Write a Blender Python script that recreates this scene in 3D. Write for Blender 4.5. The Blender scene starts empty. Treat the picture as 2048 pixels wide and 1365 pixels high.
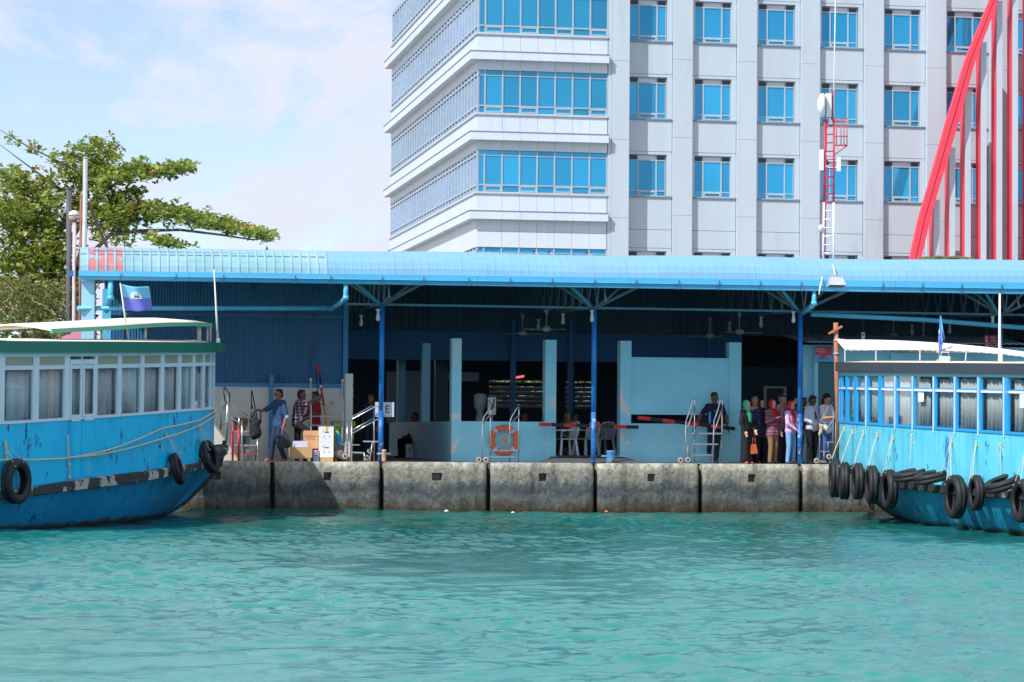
import bpy, bmesh, math, random
import numpy as np
from mathutils import Vector, Matrix

random.seed(7)
RNG = np.random.default_rng(11)
SC = bpy.context.scene
COL = SC.collection
rad = math.radians

# ------------------------------------------------------------------ camera
FPX = 5200.0
TH = math.atan(0.18)
PH = math.atan((857 - 682.5) / FPX)
ROLL = 0.0078
fw = np.array([math.sin(TH) * math.cos(PH), math.cos(TH) * math.cos(PH), math.sin(PH)])
r0 = np.array([math.cos(TH), -math.sin(TH), 0.0])
u0 = np.cross(r0, fw)
rt = math.cos(ROLL) * r0 + math.sin(ROLL) * u0
up = -math.sin(ROLL) * r0 + math.cos(ROLL) * u0
CAM = np.array([-63.4 * math.sin(TH), -63.4 * math.cos(TH), 2.04])
cd = bpy.data.cameras.new('camera')
cam = bpy.data.objects.new('camera', cd)
COL.objects.link(cam)
cam.matrix_world = Matrix(((rt[0], up[0], -fw[0], CAM[0]), (rt[1], up[1], -fw[1], CAM[1]), (rt[2], up[2], -fw[2], CAM[2]), (0, 0, 0, 1)))
cd.sensor_width = 36
cd.lens = FPX / 2048 * 36
cd.clip_end = 20000
cd.clip_start = 0.5
SC.camera = cam

# ------------------------------------------------------------------ world, sun, exposure
SUN_DIR = Vector((0.815, 0.64, -1.0)).normalized()
sun_el = math.asin(-SUN_DIR.z)
sun_az = math.atan2(-SUN_DIR.x, -SUN_DIR.y)
W = bpy.data.worlds.new('World')
SC.world = W
W.use_nodes = True
nt = W.node_tree
nt.nodes.clear()
N = nt.nodes.new
out = N('ShaderNodeOutputWorld')
bg = N('ShaderNodeBackground')
bg.inputs['Strength'].default_value = 0.108
sky = N('ShaderNodeTexSky')
sky.sky_type = 'NISHITA'
sky.sun_disc = False
sky.sun_elevation = sun_el
sky.sun_rotation = sun_az % (2 * math.pi)
sky.air_density = 0.75
sky.dust_density = 0.3
sky.ozone_density = 3.0
tc = N('ShaderNodeTexCoord')
mp = N('ShaderNodeMapping')
mp.inputs['Scale'].default_value = (1.0, 1.0, 1.7)
mp.inputs['Location'].default_value = (0.35, 0.1, 0.22)
n1 = N('ShaderNodeTexNoise')
n1.inputs['Scale'].default_value = 19.0
n1.inputs['Detail'].default_value = 7
n1.inputs['Roughness'].default_value = 0.56
n1.inputs['Distortion'].default_value = 0.35
n2 = N('ShaderNodeTexNoise')
n2.inputs['Scale'].default_value = 5.5
n2.inputs['Detail'].default_value = 3
madd = N('ShaderNodeMath'); madd.operation = 'MULTIPLY_ADD'
madd.inputs[1].default_value = 0.8
ramp = N('ShaderNodeValToRGB')
ramp.color_ramp.elements[0].position = 0.765
ramp.color_ramp.elements[0].color = (0.30, 0.30, 0.30, 1)
ramp.color_ramp.elements[1].position = 0.92
ramp.color_ramp.elements[1].color = (1, 1, 1, 1)
mix = N('ShaderNodeMix'); mix.data_type = 'RGBA'
mix.inputs[7].default_value = (4.4, 4.6, 5.45, 1)
L = nt.links.new
L(tc.outputs['Generated'], mp.inputs['Vector'])
L(mp.outputs['Vector'], n1.inputs['Vector'])
L(mp.outputs['Vector'], n2.inputs['Vector'])
L(n2.outputs['Fac'], madd.inputs[0])
L(n1.outputs['Fac'], madd.inputs[2])
L(madd.outputs[0], ramp.inputs['Fac'])
L(ramp.outputs['Color'], mix.inputs[0])
L(sky.outputs['Color'], mix.inputs[6])
L(mix.outputs[2], bg.inputs['Color'])
L(bg.outputs[0], out.inputs['Surface'])

sd = bpy.data.lights.new('sun', 'SUN')
sd.energy = 2.75
sd.angle = rad(0.5)
sd.color = (1.0, 0.98, 0.95)
so = bpy.data.objects.new('sun', sd)
COL.objects.link(so)
so.rotation_euler = SUN_DIR.to_track_quat('-Z', 'Y').to_euler()
so.location = (-20, -30, 40)
SC.view_settings.view_transform = 'Standard'
SC.view_settings.look = 'None'
SC.view_settings.gamma = 1
SC.view_settings.exposure = 0.78
try:
    SC.view_settings.use_curve_mapping = False
except Exception:
    pass
SC.cycles.max_bounces = 10
SC.cycles.diffuse_bounces = 6
SC.cycles.transparent_max_bounces = 16
SC.cycles.sample_clamp_indirect = 6

# ------------------------------------------------------------------ measuring the photograph (2048 x 1365 pixels)
def proj(p):
    d = np.asarray(p, float) - CAM
    z = d @ fw
    return 1024 + FPX * (d @ rt) / z, 682.5 - FPX * (d @ up) / z
def at(px, py, Y):
    d = fw + rt * (px - 1024) / FPX - up * (py - 682.5) / FPX
    t = (Y - CAM[1]) / d[1]
    return CAM + d * t
def atz(px, py, Z):
    d = fw + rt * (px - 1024) / FPX - up * (py - 682.5) / FPX
    return CAM + d * ((Z - CAM[2]) / d[2])
def X(px, Y, py=850):
    return float(at(px, py, Y)[0])
def Z(px, py, Y):
    return float(at(px, py, Y)[2])

# ------------------------------------------------------------------ materials
def lin(c):
    if c is None: return None
    return tuple(((v / 255) / 12.92 if v / 255 <= 0.04045 else ((v / 255 + 0.055) / 1.055) ** 2.4) for v in c)
MATS = {}
def mat(name, col, rough=0.55, metal=0.0, var=0.10, scale=2.5, bump=0.0, bscale=30.0, col2=None, m=(6.0, 0.58, 0.62), spec=0.4, streak=False, col3=None, m3=(2.0, 0.5, 0.7), coat=0.0):
    if name in MATS:
        return MATS[name]
    M = bpy.data.materials.new(name)
    M.use_nodes = True
    t = M.node_tree
    b = t.nodes['Principled BSDF']
    b.inputs['Roughness'].default_value = rough
    b.inputs['Metallic'].default_value = metal
    b.inputs['Specular IOR Level'].default_value = spec
    b.inputs['Coat Weight'].default_value = coat
    c = tuple(col) + (1,)
    tcn = t.nodes.new('ShaderNodeTexCoord')
    vec = tcn.outputs['Object']
    if streak:
        mpn = t.nodes.new('ShaderNodeMapping')
        mpn.inputs['Scale'].default_value = (1, 1, 0.18)
        t.links.new(vec, mpn.inputs['Vector'])
        vec = mpn.outputs['Vector']
    def noise(sc, det=5, ro=0.6):
        n = t.nodes.new('ShaderNodeTexNoise')
        n.inputs['Scale'].default_value = sc
        n.inputs['Detail'].default_value = det
        n.inputs['Roughness'].default_value = ro
        t.links.new(vec, n.inputs['Vector'])
        return n.outputs['Fac']
    def ramp_(src, lo, hi):
        r = t.nodes.new('ShaderNodeMapRange')
        r.inputs['From Min'].default_value = lo
        r.inputs['From Max'].default_value = hi
        t.links.new(src, r.inputs['Value'])
        return r.outputs['Result']
    cur = None
    nv = noise(scale)
    mr = t.nodes.new('ShaderNodeMapRange')
    mr.inputs['From Min'].default_value = 0.3
    mr.inputs['From Max'].default_value = 0.7
    mr.inputs['To Min'].default_value = 1 - var
    mr.inputs['To Max'].default_value = 1 + var
    t.links.new(nv, mr.inputs['Value'])
    vm = t.nodes.new('ShaderNodeVectorMath'); vm.operation = 'SCALE'
    vm.inputs[0].default_value = col
    t.links.new(mr.outputs['Result'], vm.inputs['Scale'])
    cur = vm.outputs[0]
    for cc, mm in ((col3, m3), (col2, m)):
        if cc is not None:
            mx = t.nodes.new('ShaderNodeMix'); mx.data_type = 'RGBA'
            t.links.new(ramp_(noise(mm[0], 8, 0.65), mm[1], mm[2]), mx.inputs[0])
            t.links.new(cur, mx.inputs[6])
            mx.inputs[7].default_value = tuple(cc) + (1,)
            cur = mx.outputs[2]
    t.links.new(cur, b.inputs['Base Color'])
    if bump > 0:
        bn = t.nodes.new('ShaderNodeBump')
        bn.inputs['Strength'].default_value = 1.0
        bn.inputs['Distance'].default_value = bump
        t.links.new(noise(bscale, 4, 0.6), bn.inputs['Height'])
        t.links.new(bn.outputs['Normal'], b.inputs['Normal'])
    MATS[name] = M
    return M

def glass_mat(name, tint, refl=0.3, rough=0.03):
    M = bpy.data.materials.new(name)
    M.use_nodes = True
    t = M.node_tree
    t.nodes.clear()
    o = t.nodes.new('ShaderNodeOutputMaterial')
    tr = t.nodes.new('ShaderNodeBsdfTransparent'); tr.inputs['Color'].default_value = tuple(tint) + (1,)
    gl = t.nodes.new('ShaderNodeBsdfGlossy'); gl.inputs['Roughness'].default_value = rough
    gl.inputs['Color'].default_value = (0.9, 0.95, 1, 1)
    fr = t.nodes.new('ShaderNodeLayerWeight')
    pw = t.nodes.new('ShaderNodeMath'); pw.operation = 'POWER'; pw.inputs[1].default_value = 4.0
    t.links.new(fr.outputs['Facing'], pw.inputs[0])
    ad = t.nodes.new('ShaderNodeMath'); ad.operation = 'ADD'; ad.use_clamp = True
    ad.inputs[1].default_value = refl
    t.links.new(pw.outputs[0], ad.inputs[0])
    mx = t.nodes.new('ShaderNodeMixShader')
    t.links.new(ad.outputs[0], mx.inputs[0]); t.links.new(tr.outputs[0], mx.inputs[1]); t.links.new(gl.outputs[0], mx.inputs[2])
    t.links.new(mx.outputs[0], o.inputs['Surface'])
    return M

# ------------------------------------------------------------------ mesh builder
class MB:
    def __init__(self):
        self.v = []; self.f = []; self.s = []
    def add(self, vs, fs, smooth=False):
        o = len(self.v)
        self.v += [tuple(map(float, p)) for p in vs]
        for k, q in enumerate(fs):
            self.f.append(tuple(i + o for i in q))
            self.s.append(smooth if isinstance(smooth, bool) else smooth[k])
        return self
    def box(self, x0, x1, y0, y1, z0, z1):
        vs = [(x, y, z) for z in (z0, z1) for y in (y0, y1) for x in (x0, x1)]
        return self.add(vs, [(0, 2, 3, 1), (4, 5, 7, 6), (0, 1, 5, 4), (2, 6, 7, 3), (0, 4, 6, 2), (1, 3, 7, 5)])
    def cbox(self, c, d, M=None):
        h = [v / 2 for v in d]
        vs = [Vector((sx * h[0], sy * h[1], sz * h[2])) for sz in (-1, 1) for sy in (-1, 1) for sx in (-1, 1)]
        if M is not None:
            vs = [M @ v for v in vs]
        vs = [v + Vector(c) for v in vs]
        return self.add(vs, [(0, 2, 3, 1), (4, 5, 7, 6), (0, 1, 5, 4), (2, 6, 7, 3), (0, 4, 6, 2), (1, 3, 7, 5)])
    def bar(self, p0, p1, w, h=None, upv=(0, 0, 1)):
        h = h or w
        p0 = Vector(p0); p1 = Vector(p1)
        d = (p1 - p0).normalized()
        u = Vector(upv)
        if abs(d.dot(u)) > 0.95:
            u = Vector((0, 1, 0))
        a = d.cross(u).normalized() * (w / 2)
        b = a.cross(d).normalized() * (h / 2)
        vs = [p + sx * a + sy * b for p in (p0, p1) for sx, sy in ((-1, -1), (1, -1), (1, 1), (-1, 1))]
        return self.add(vs, [(0, 3, 2, 1), (4, 5, 6, 7), (0, 1, 5, 4), (1, 2, 6, 5), (2, 3, 7, 6), (3, 0, 4, 7)])
    def tube(self, pts, r, n=8, closed=False):
        pts = [Vector(p) for p in pts]
        m = len(pts)
        rs = r if isinstance(r, (list, tuple)) else [r] * m
        vs = []; fs = []; sm = []
        prev = None
        for i, p in enumerate(pts):
            if closed:
                d = (pts[(i + 1) % m] - pts[i - 1]).normalized()
            else:
                d = (pts[min(i + 1, m - 1)] - pts[max(i - 1, 0)]).normalized()
            if prev is None:
                a = d.orthogonal().normalized()
            else:
                a = (prev - d * prev.dot(d))
                a = a.normalized() if a.length > 1e-6 else d.orthogonal().normalized()
            prev = a
            b = d.cross(a)
            for k in range(n):
                an = 2 * math.pi * k / n
                vs.append(p + (a * math.cos(an) + b * math.sin(an)) * rs[i])
        for i in range(m if closed else m - 1):
            j = (i + 1) % m
            for k in range(n):
                fs.append((i * n + k, i * n + (k + 1) % n, j * n + (k + 1) % n, j * n + k)); sm.append(True)
        if not closed:
            fs.append(tuple(range(n - 1, -1, -1))); sm.append(False)
            fs.append(tuple((m - 1) * n + k for k in range(n))); sm.append(False)
        return self.add(vs, fs, sm)
    def lathe(self, prof, n=24, c=(0, 0, 0), axis='Z', closed=False, mod=None):
        vs = []; fs = []
        m = len(prof)
        for k in range(n):
            a = 2 * math.pi * k / n
            for i, (r, z) in enumerate(prof):
                rr = r * (mod(k, i) if mod else 1)
                x, y = rr * math.cos(a), rr * math.sin(a)
                p = (x, y, z) if axis == 'Z' else ((z, x, y) if axis == 'X' else (x, z, y))
                vs.append((p[0] + c[0], p[1] + c[1], p[2] + c[2]))
        for k in range(n):
            k2 = (k + 1) % n
            for i in range(m if closed else m - 1):
                j = (i + 1) % m
                fs.append((k * m + i, k2 * m + i, k2 * m + j, k * m + j))
        return self.add(vs, fs, True)
    def ell(self, c, r, n=12, mrow=8, M=None):
        vs = []; fs = []
        for i in range(mrow + 1):
            t = math.pi * i / mrow
            for k in range(n):
                a = 2 * math.pi * k / n
                v = Vector((r[0] * math.sin(t) * math.cos(a), r[1] * math.sin(t) * math.sin(a), r[2] * math.cos(t)))
                if M is not None:
                    v = M @ v
                vs.append(v + Vector(c))
        for i in range(mrow):
            for k in range(n):
                fs.append((i * n + k, (i + 1) * n + k, (i + 1) * n + (k + 1) % n, i * n + (k + 1) % n))
        return self.add(vs, fs, True)
    def grid(self, P, smooth=True, back=None):
        nu = len(P); nv = len(P[0])
        vs = [p for row in P for p in row]
        fs = [(i * nv + j, (i + 1) * nv + j, (i + 1) * nv + j + 1, i * nv + j + 1) for i in range(nu - 1) for j in range(nv - 1)]
        sm = [smooth] * len(fs)
        if back is not None:
            o = len(vs)
            vs += [p for row in back for p in row]
            fs += [(o + i * nv + j, o + i * nv + j + 1, o + (i + 1) * nv + j + 1, o + (i + 1) * nv + j) for i in range(nu - 1) for j in range(nv - 1)]
            sm += [smooth] * ((nu - 1) * (nv - 1))
            for i in range(nu - 1):
                for j, fl in ((0, 0), (nv - 1, 1)):
                    a, b_ = i * nv + j, (i + 1) * nv + j
                    fs.append((a, b_, b_ + o, a + o) if fl else (b_, a, a + o, b_ + o)); sm.append(False)
            for j in range(nv - 1):
                for i, fl in ((0, 1), (nu - 1, 0)):
                    a, b_ = i * nv + j, i * nv + j + 1
                    fs.append((a, b_, b_ + o, a + o) if fl else (b_, a, a + o, b_ + o)); sm.append(False)
        return self.add(vs, fs, sm)
    def prism(self, poly, y0, y1):       # polygon in x,z extruded along y
        n = len(poly)
        vs = [(p[0], y0, p[1]) for p in poly] + [(p[0], y1, p[1]) for p in poly]
        fs = [tuple(range(n)), tuple(range(2 * n - 1, n - 1, -1))] + [(i, (i + 1) % n, n + (i + 1) % n, n + i) for i in range(n)]
        return self.add(vs, fs)
    def mesh(self, name, m, off=(0, 0, 0), recalc=True):
        me = bpy.data.meshes.new(name)
        vs = self.v if off == (0, 0, 0) else [(p[0] - off[0], p[1] - off[1], p[2] - off[2]) for p in self.v]
        me.from_pydata(vs, [], self.f)
        me.polygons.foreach_set('use_smooth', self.s)
        if recalc and len(self.f) < 60000:
            b = bmesh.new(); b.from_mesh(me)
            bmesh.ops.recalc_face_normals(b, faces=b.faces)
            b.to_mesh(me); b.free()
        if m is not None:
            me.materials.append(m)
        return me
    def build(self, name, m, parent=None, kind=None, recalc=True, label=None):
        off = ROOT.get(parent.name, (0, 0, 0)) if parent is not None else (0, 0, 0)
        o = bpy.data.objects.new(name, self.mesh(name, m, off, recalc))
        COL.objects.link(o)
        if parent is not None:
            o.parent = parent
            ROOT[o.name] = off
        if kind: o['kind'] = kind
        if label: o['label'] = label
        return o
ROOT = {}

def tag(o, label, cat, group=None, kind=None):
    o['label'] = label; o['category'] = cat
    if group: o['group'] = group
    if kind: o['kind'] = kind
    return o
def thing(name, label, cat, loc=(0, 0, 0), rz=0.0, group=None, local=False):
    o = bpy.data.objects.new(name, None)
    COL.objects.link(o)
    o.empty_display_size = 0.2
    o.location = loc; o.rotation_euler = (0, 0, rz)
    tag(o, label, cat, group)
    ROOT[o.name] = (0, 0, 0) if (local or rz) else tuple(map(float, loc))
    return o
def inst(name, me, parent, loc=(0, 0, 0), rz=0.0):     # a part that shares mesh data; loc in world for unrotated things
    o = bpy.data.objects.new(name, me)
    COL.objects.link(o)
    off = ROOT.get(parent.name, (0, 0, 0)) if parent is not None else (0, 0, 0)
    o.location = (loc[0] - off[0], loc[1] - off[1], loc[2] - off[2])
    o.rotation_euler = (0, 0, rz)
    if parent is not None: o.parent = parent
    ROOT[o.name] = (0, 0, 0)
    return o
def kids(o):
    return [c for c in COL.objects if c.parent == o]
def copy_tree(o, parent=None, children=None):
    c = o.copy(); COL.objects.link(c)
    if parent is not None: c.parent = parent
    ROOT[c.name] = (0, 0, 0)
    for ch in list(o.children):
        copy_tree(ch, c)
    return c
def text(name, s, size, m, parent, loc, ext=0.002, rx=math.pi / 2, align='CENTER', rz=0.0):
    cu = bpy.data.curves.new(name, 'FONT')
    cu.body = s; cu.size = size; cu.extrude = ext
    cu.align_x = align; cu.align_y = 'CENTER'
    cu.resolution_u = 2
    cu.materials.append(m)
    tmp = bpy.data.objects.new(name, cu)
    COL.objects.link(tmp)
    me = bpy.data.meshes.new_from_object(tmp.evaluated_get(bpy.context.evaluated_depsgraph_get()))
    bpy.data.objects.remove(tmp)
    o = bpy.data.objects.new(name, me)
    COL.objects.link(o)
    off = ROOT.get(parent.name, (0, 0, 0))
    o.location = (loc[0] - off[0], loc[1] - off[1], loc[2] - off[2])
    o.rotation_euler = (rx, 0, rz)
    o.parent = parent
    return o
# ------------------------------------------------------------------ water
def water_mat():
    M = bpy.data.materials.new('sea_water'); M.use_nodes = True
    t = M.node_tree; b = t.nodes['Principled BSDF']
    b.inputs['Roughness'].default_value = 0.05
    b.inputs['IOR'].default_value = 1.33
    tcn = t.nodes.new('ShaderNodeTexCoord')
    n = t.nodes.new('ShaderNodeTexNoise'); n.inputs['Scale'].default_value = 0.12; n.inputs['Detail'].default_value = 4
    t.links.new(tcn.outputs['Object'], n.inputs['Vector'])
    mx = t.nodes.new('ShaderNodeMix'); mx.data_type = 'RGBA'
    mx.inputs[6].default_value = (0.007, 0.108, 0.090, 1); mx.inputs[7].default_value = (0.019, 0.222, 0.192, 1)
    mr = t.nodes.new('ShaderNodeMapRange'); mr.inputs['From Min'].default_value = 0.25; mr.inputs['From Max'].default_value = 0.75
    # base colour darkens towards the quay, painting in the shed's dark reflection
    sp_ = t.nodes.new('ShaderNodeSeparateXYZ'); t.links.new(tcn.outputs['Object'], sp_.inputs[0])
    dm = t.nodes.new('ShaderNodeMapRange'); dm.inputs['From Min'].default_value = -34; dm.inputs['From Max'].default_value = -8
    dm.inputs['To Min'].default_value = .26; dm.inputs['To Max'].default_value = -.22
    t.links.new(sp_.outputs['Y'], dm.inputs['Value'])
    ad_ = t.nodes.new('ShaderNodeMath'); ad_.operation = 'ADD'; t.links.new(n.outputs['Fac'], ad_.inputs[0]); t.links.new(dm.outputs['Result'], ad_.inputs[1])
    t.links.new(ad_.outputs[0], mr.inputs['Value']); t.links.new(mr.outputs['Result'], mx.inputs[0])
    t.links.new(mx.outputs[2], b.inputs['Base Color'])
    mp_ = t.nodes.new('ShaderNodeMapping'); mp_.inputs['Scale'].default_value = (0.7, 1.2, 1); mp_.inputs['Rotation'].default_value = (0, 0, 0.3)
    t.links.new(tcn.outputs['Object'], mp_.inputs['Vector'])
    n2 = t.nodes.new('ShaderNodeTexNoise'); n2.inputs['Scale'].default_value = 6.5; n2.inputs['Detail'].default_value = 6; n2.inputs['Roughness'].default_value = 0.6
    t.links.new(mp_.outputs['Vector'], n2.inputs['Vector'])
    bn = t.nodes.new('ShaderNodeBump'); bn.inputs['Distance'].default_value = 0.013; bn.inputs['Strength'].default_value = 1
    t.links.new(n2.outputs['Fac'], bn.inputs['Height']); t.links.new(bn.outputs['Normal'], b.inputs['Normal'])
    return M
def make_water():
    x0, x1, y0, y1 = -14.0, 16.0, -46.0, 0.2
    st = 0.052
    nx = int((x1 - x0) / st) + 1; ny = int((y1 - y0) / st) + 1
    xs = np.linspace(x0, x1, nx); ys = np.linspace(y0, y1, ny)
    gx, gy = np.meshgrid(xs, ys, indexing='ij')
    h = np.zeros_like(gx)
    rg = np.random.default_rng(5)
    gust = np.zeros_like(gx)
    for _ in range(7):
        l = rg.uniform(5, 14); a = rg.uniform(0, 6.28); k = 2 * np.pi / l
        gust += np.sin(k * (np.cos(a) * gx + 0.8 * np.sin(a) * gy) + rg.uniform(0, 6.28))
    gust = 0.75 + 0.32 * gust / 2.0
    for _ in range(130):
        l = 0.21 * (8.5 ** rg.uniform(0, 1)); k = 2 * np.pi / l
        a = -math.pi / 2 + 0.25 + rg.normal(0, 0.62)
        A = (0.0054 if l < .55 else 0.0027) * l * rg.uniform(0.5, 1.3)
        ph = k * (np.cos(a) * gx + np.sin(a) * gy) + rg.uniform(0, 6.28)
        h += A * (np.sin(ph) + 0.25 * np.cos(2 * ph)) * (gust if l < 1.2 else 1)
    for _ in range(6):
        l = rg.uniform(3.5, 7); k = 2 * np.pi / l; a = -math.pi / 2 + rg.normal(0, 0.5)
        h += 0.0045 * l * 0.5 * np.sin(k * (np.cos(a) * gx + np.sin(a) * gy) + rg.uniform(0, 6.28))
    ed = np.minimum(np.minimum((gx - x0) / 2, (x1 - gx) / 2), (gy - y0) / 2)
    h *= np.clip(ed, 0, 1)
    co = np.stack([gx, gy, h], -1).reshape(-1, 3)
    idx = np.arange(nx * ny).reshape(nx, ny)
    q = np.stack([idx[:-1, :-1], idx[1:, :-1], idx[1:, 1:], idx[:-1, 1:]], -1).reshape(-1, 4)
    B = 3000.0
    extra = []
    for (a, b_, c, d) in ((-B, B, -B, y0), (-B, x0, y0, y1), (x1, B, y0, y1)):
        s = len(co) + len(extra)
        extra += [(a, c, 0), (b_, c, 0), (b_, d, 0), (a, d, 0)]
    eq = [[len(co) + 4 * i + j for j in range(4)] for i in range(3)]
    co = np.vstack([co, np.array(extra, float)])
    q = np.vstack([q, np.array(eq)])
    me = bpy.data.meshes.new('water')
    me.vertices.add(len(co)); me.vertices.foreach_set('co', co.ravel())
    me.loops.add(q.size); me.loops.foreach_set('vertex_index', q.ravel().astype(np.int32))
    me.polygons.add(len(q)); me.polygons.foreach_set('loop_start', np.arange(0, q.size, 4, dtype=np.int32))
    me.polygons.foreach_set('use_smooth', np.ones(len(q), bool))
    me.update(calc_edges=True); me.validate()
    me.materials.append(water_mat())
    o = bpy.data.objects.new('water', me); COL.objects.link(o); o['kind'] = 'structure'
make_water()

# ------------------------------------------------------------------ quay
def quay_mat():
    M = bpy.data.materials.new('quay_concrete'); M.use_nodes = True
    t = M.node_tree; b = t.nodes['Principled BSDF']; b.inputs['Roughness'].default_value = 0.85
    tcn = t.nodes.new('ShaderNodeTexCoord'); geo = t.nodes.new('ShaderNodeNewGeometry')
    sep = t.nodes.new('ShaderNodeSeparateXYZ'); t.links.new(geo.outputs['Position'], sep.inputs[0])
    def noise(sc, det=6, ro=0.62, scl=(1, 1, 1)):
        mp_ = t.nodes.new('ShaderNodeMapping'); mp_.inputs['Scale'].default_value = scl
        t.links.new(geo.outputs['Position'], mp_.inputs['Vector'])
        n = t.nodes.new('ShaderNodeTexNoise'); n.inputs['Scale'].default_value = sc; n.inputs['Detail'].default_value = det; n.inputs['Roughness'].default_value = ro
        t.links.new(mp_.outputs['Vector'], n.inputs['Vector']); return n.outputs['Fac']
    def mth(op, a, b_=None):
        m_ = t.nodes.new('ShaderNodeMath'); m_.operation = op
        for i, v in enumerate((a, b_)):
            if v is None: continue
            if isinstance(v, (int, float)): m_.inputs[i].default_value = v
            else: t.links.new(v, m_.inputs[i])
        return m_.outputs[0]
    # tide marks: height warped by noise
    zz = mth('ADD', sep.outputs['Z'], mth('MULTIPLY', mth('SUBTRACT', noise(1.4, 7, 0.6), 0.5), 0.75))
    zz = mth('ADD', zz, mth('MULTIPLY', mth('SUBTRACT', noise(5.0, 6, 0.65, (1, 1, 0.25)), 0.5), 0.35))
    rp = t.nodes.new('ShaderNodeValToRGB'); r = rp.color_ramp
    pts = [(0.0, (0.035, 0.024, 0.014)), (0.10, (0.075, 0.055, 0.034)), (0.17, (0.085, 0.085, 0.072)), (0.30, (0.13, 0.14, 0.13)), (0.42, (0.07, 0.085, 0.09)), (0.54, (0.11, 0.125, 0.125)), (0.64, (0.26, 0.245, 0.205)), (0.82, (0.33, 0.305, 0.25)), (1.0, (0.52, 0.48, 0.39))]
    r.elements[0].position = pts[0][0]; r.elements[0].color = pts[0][1] + (1,)
    r.elements[1].position = pts[-1][0]; r.elements[1].color = pts[-1][1] + (1,)
    for p, c in pts[1:-1]:
        e = r.elements.new(p); e.color = c + (1,)
    t.links.new(mth('DIVIDE', zz, 1.22), rp.inputs['Fac'])
    oi_ = t.nodes.new('ShaderNodeObjectInfo')
    zz = mth('ADD', zz, mth('MULTIPLY', mth('SUBTRACT', oi_.outputs['Random'], 0.5), 0.16))
    f = noise(9, 8, 0.7)
    mr = t.nodes.new('ShaderNodeMapRange'); mr.inputs['From Min'].default_value = 0.3; mr.inputs['From Max'].default_value = 0.7
    mr.inputs['To Min'].default_value = 0.5; mr.inputs['To Max'].default_value = 1.45
    t.links.new(f, mr.inputs['Value'])
    vm = t.nodes.new('ShaderNodeVectorMath'); vm.operation = 'SCALE'
    t.links.new(rp.outputs['Color'], vm.inputs[0]); t.links.new(mr.outputs['Result'], vm.inputs['Scale'])
    rid = mth('ABSOLUTE', mth('SUBTRACT', noise(1.1, 5, 0.55, (1, 1, .5)), 0.5))
    mc = t.nodes.new('ShaderNodeMapRange'); mc.inputs['From Min'].default_value = 0.0; mc.inputs['From Max'].default_value = 0.006
    mc.inputs['To Min'].default_value = 0.35; mc.inputs['To Max'].default_value = 1.0
    t.links.new(rid, mc.inputs['Value'])
    mv = t.nodes.new('ShaderNodeMapRange'); mv.inputs['From Min'].default_value = 0.5; mv.inputs['From Max'].default_value = 0.72
    mv.inputs['To Min'].default_value = 1.0; mv.inputs['To Max'].default_value = 0.45
    t.links.new(noise(3.0, 6, .6, (1, 1, .14)), mv.inputs['Value'])
    vm2 = t.nodes.new('ShaderNodeVectorMath'); vm2.operation = 'SCALE'
    t.links.new(vm.outputs[0], vm2.inputs[0]); t.links.new(mth('MULTIPLY', mc.outputs['Result'], mv.outputs['Result']), vm2.inputs['Scale'])
    t.links.new(vm2.outputs[0], b.inputs['Base Color'])
    bn = t.nodes.new('ShaderNodeBump'); bn.inputs['Distance'].default_value = 0.03
    t.links.new(noise(14, 8, 0.7), bn.inputs['Height']); t.links.new(bn.outputs['Normal'], b.inputs['Normal'])
    return M
QM = quay_mat()
M_DARKGAP = mat('gap_concrete', (0.03, 0.03, 0.028), 0.9)
M_FLOOR = mat('quay_floor_concrete', (0.36, 0.345, 0.31), 0.85, var=0.2, scale=1.2, bump=0.004)
QZ = 1.2
core = MB()
core.box(-300, 300, 0.42, 1.2, -3, QZ - 0.03)
quay = core.build('quay', M_DARKGAP, None, 'structure'); ROOT['quay'] = (0, 0, 0)
GAPS = [-13.74 + 2.64 * i for i in range(0, 3)] + [-5.80, -3.16, -0.54, 2.12, 4.77, 7.35] + [7.35 + 2.63 * i for i in range(1, 6)]
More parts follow.
